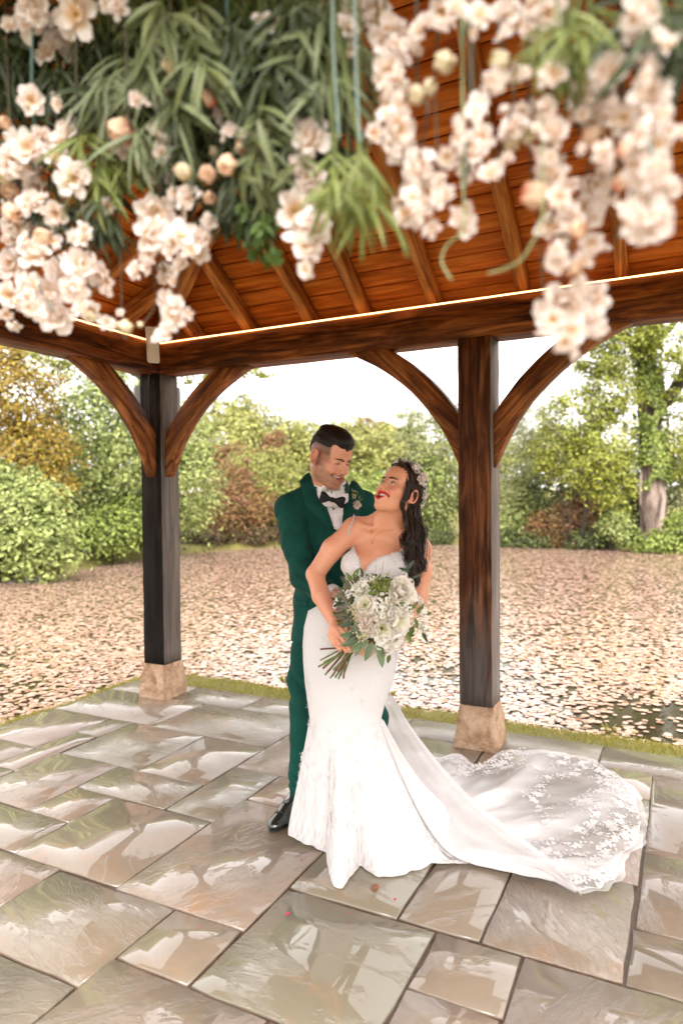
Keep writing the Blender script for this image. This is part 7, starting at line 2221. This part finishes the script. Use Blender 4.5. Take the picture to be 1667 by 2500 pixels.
for k, fl in strands.items():
    if not fl: continue
    fl.sort(key=lambda q: q[1])
    Yk = beam_depth(ANCH[k]) + rg.normal(0, .03)
    top = at(ANCH[k], fl[0][1], Yk); top[2] = zbeam
    root = empty('blossom_strand', top)
    tag(root, 'hanging strand of %s blossoms, %s from the left' % (LOOK[k % 3], ORD[ns]), 'flower strand', 'blossom strands hanging from the front beam'); ns += 1
    path = [top]
    for (x, y, r, kd) in fl:
        yk = Yk + rg.normal(0, .035)
        P = at(x, y, yk)
        me = {'b': (B5 + B6)[rg.integers(5)], 'u': BU[rg.integers(2)], 'c': BC[rg.integers(2)]}[kd]
        d = np.array([rg.normal(0, .55), -.75 - .3 * rg.random(), rg.normal(-.15, .5)]) if kd == 'b' else np.array([rg.normal(0, .5), -.9, -.2 + rg.normal(0, .4)])
        sc = r * yk / F_PX * (1.85 if kd == 'b' else (1.95 if kd == 'c' else 1.7)) * rg.uniform(.85, 1.2)
        o = place('blossom' if kd == 'b' else 'bud', me, P - unit(d) * sc * .12, unit(d), root, sc, rg.random() * 6, 1.0)
        if kd == 'b':
            for q in range(2):
                d2 = np.array([rg.normal(0, .7), -.6 - .4 * rg.random(), rg.normal(-.1, .6)])
                P2 = P + np.array([rg.normal(0, .45), rg.normal(.15, .3), rg.normal(-.1, .45)]) * r * yk / F_PX * 1.6
                place('blossom', (B5 + B6)[rg.integers(5)], P2, unit(d2), root, sc * rg.uniform(.4, .68), rg.random() * 6)
        path.append(P + np.array([rg.normal(0, .008), .02, .0]))
    if len(path) > 2:
        path = [path[0]] + sorted(path[1:], key=lambda q: -q[2])
        # keep the twig from zigzagging
        pp = np.array(path); pp[1:-1, 0] = (pp[:-2, 0] + pp[2:, 0] + 2 * pp[1:-1, 0]) / 4
        path = list(pp)
    mb = MB(); mb.tube(bez(path, 6 * len(path)), np.linspace(.0024, .0012, 6 * len(path)), 6)
    mb.build('twig', M_TEAL if k % 7 == 1 else M_TWIG, root)
# pale curling stems without flowers
for i, (pts, nm) in enumerate([([(1130, 460), (1132, 520), (1128, 565), (1090, 600), (1078, 640), (1102, 685)], 'curled pale green stem hanging below a single blossom'), ([(1325, 520), (1310, 570), (1275, 630), (1235, 655), (1190, 668)], 'pale stem curling left in front of the ceiling boards'),
                  ([(812, -60), (812, 60), (818, 200), (828, 340)], 'straight pale blue-green stem hanging in the middle of the garland'), ([(865, -50), (868, 120), (872, 250), (880, 350)], 'straight pale stem hanging just right of the straight blue-green one')]):
    P = bez([at(x, y, beam_depth(x) - .03) for x, y in pts], 24)
    if i < 2: P = np.concatenate([[[P[0][0], P[0][1], zbeam]], P])
    else: P = np.concatenate([[[P[0][0], P[0][1], zbeam]], P])
    mb = MB(); mb.tube(P, .0016 if i < 2 else .0024, 6); o = mb.build('trailing_tendril', plain('pale_stem', (.20, .24, .10) if i < 2 else (.16, .22, .19), .5)); tag(o, nm, 'tendril')

# ---- foliage sprays
LG_FINGER = leaf_mesh('leaf', 1, .125, .3, .30, rim_leaf_mat('grey_green_finger_leaf', (.13, .15, .05), (.25, .28, .13)), n=7)
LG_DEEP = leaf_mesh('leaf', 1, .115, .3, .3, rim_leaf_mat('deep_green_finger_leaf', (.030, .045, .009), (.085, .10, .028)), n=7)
LG_LIME = leaf_mesh('leaf', 1, .085, .3, .4, rim_leaf_mat('lime_finger_leaf', (.15, .18, .03), (.25, .28, .07)), n=7)
LG_FINE = leaf_mesh('leaf', 1, .07, .3, .3, rim_leaf_mat('fine_needle_leaf', (.17, .20, .09), (.26, .29, .15)), n=5)
def bunch(x, y, wpx, hpx, me, n_spray, n_leaf, L, label, seed, droop=.7, name='foliage_bunch', depth=.04):
    rg = np.random.default_rng(seed)
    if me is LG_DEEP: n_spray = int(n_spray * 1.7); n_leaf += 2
    Yk = beam_depth(x) + depth
    top = at(x, y - hpx, Yk); top[2] = zbeam
    root = empty(name, top); tag(root, label, 'foliage', 'foliage bunches hanging from the front beam')
    mb = MB()
    for s in range(n_spray):
        sx, sy = x + rg.uniform(-1, 1) * wpx, y + rg.uniform(-1, 1) * hpx
        P = at(sx, sy, Yk + rg.normal(0, .05))
        mb.tube(bez([top + [rg.normal(0, .02), rg.normal(0, .02), 0], (top + P) / 2 + [rg.normal(0, .02), .02, .03], P], 8), .0016, 4, cap=False)
        # one spray = one mesh of radiating leaves
        sv, sf, sc_ = [], [], []; n0 = 0
        src = np.empty(len(me.vertices) * 3, np.float32); me.vertices.foreach_get('co', src); src = src.reshape(-1, 3)
        fi = np.array([list(p.vertices) for p in me.polygons])
        ca = np.empty(len(me.vertices) * 4, np.float32); me.color_attributes['Col'].data.foreach_get('color', ca)
        for q in range(n_leaf):
            a = rg.uniform(-2.9, -.25); t = unit(np.array([math.cos(a) * 1.0, rg.normal(-.2, .45), math.sin(a) * droop - .25]))
            up = np.array([rg.normal(0, .5), -1.0, .5 + rg.normal(0, .4)]); z = unit(up - t * (up @ t)); xx = np.cross(t, z)
            l_ = L * (.6 + .7 * rg.random())
            sv.append(P + rg.normal(0, .006, 3) + (src * l_) @ np.stack([xx, t, z])); sf.append(fi + n0); sc_.append(ca.reshape(-1, 4)); n0 += len(src)
        m2 = mesh_np('leaf_spray', np.concatenate(sv), np.concatenate(sf), True); set_color(m2, 'Col', np.concatenate(sc_)); m2.materials.append(me.materials[0])
        o = bpy.data.objects.new('leaf_spray', m2); col.objects.link(o); set_parent(o, root)
    mb.build('stalks', M_STEM, root)
bunch(430, 90, 130, 90, LG_FINGER, 22, 9, .085, 'grey-green finger-leaved bunch hanging top left of the garland', 301)
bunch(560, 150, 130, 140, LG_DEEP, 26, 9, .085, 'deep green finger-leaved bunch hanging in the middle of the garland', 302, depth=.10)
bunch(330, 220, 110, 110, LG_FINE, 16, 16, .10, 'fine feathery grey-green bunch left of the garland middle', 303)
bunch(250, 330, 90, 110, LG_LIME, 12, 10, .075, 'lime green drooping bunch among the left blossoms', 304)
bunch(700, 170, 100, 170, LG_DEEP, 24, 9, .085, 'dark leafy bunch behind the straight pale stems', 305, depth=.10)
bunch(790, 120, 70, 130, LG_FINE, 12, 14, .09, 'thin-needled pale bunch right of the garland middle', 306)
bunch(670, 400, 60, 120, LG_FINGER, 11, 8, .070, 'bunch of narrow leaves hanging beside the lowest middle blossom', 307)
bunch(850, 430, 55, 60, LG_LIME, 12, 9, .075, 'yellow-green bunch with pointed leaves above the ceiling rafters', 308)
bunch(90, 100, 90, 120, LG_DEEP, 16, 9, .08, 'dark green bunch in the top left corner', 309, depth=.10)
bunch(560, 420, 110, 120, LG_DEEP, 20, 9, .06, 'dark trailing bunch behind the coral buds', 310, depth=.14)
bunch(640, 560, 50, 70, leaf_mesh('leaf', 1, .55, .2, .2, rim_leaf_mat('small_round_leaf', (.07, .13, .012), (.12, .2, .03)), n=4), 16, 8, .020, 'trailing green vine tips with tiny leaves against the boards', 311, depth=.12)
bunch(1390, 70, 90, 50, LG_LIME, 10, 9, .06, 'yellow-green bunch among the upper right blossoms', 312)
bunch(1370, 140, 60, 40, LG_LIME, 8, 10, .045, 'small lime tuft below the yellow-green bunch at upper right', 313)
bunch(1640, 40, 60, 70, LG_DEEP, 10, 9, .07, 'dark leafy bunch in the top right corner', 314, depth=.06)
bunch(200, 480, 100, 90, LG_DEEP, 14, 8, .055, 'dark leafy bunch behind the lower left blossoms', 315, depth=.10)
bunch(60, 330, 80, 180, LG_DEEP, 16, 8, .065, 'dark leafy bunch at the left edge of the picture', 316, depth=.12)
bunch(270, 140, 90, 100, LG_DEEP, 16, 9, .08, 'deep green bunch between the top left blossoms', 317, depth=.12)
bunch(480, 300, 110, 120, LG_DEEP, 20, 9, .07, 'deep green bunch above the coral buds', 318, depth=.16)
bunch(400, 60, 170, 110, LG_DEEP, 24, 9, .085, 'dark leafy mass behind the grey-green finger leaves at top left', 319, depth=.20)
bunch(760, 300, 90, 150, LG_DEEP, 18, 9, .065, 'dark leafy bunch behind the lowest middle blossom', 320, depth=.14)
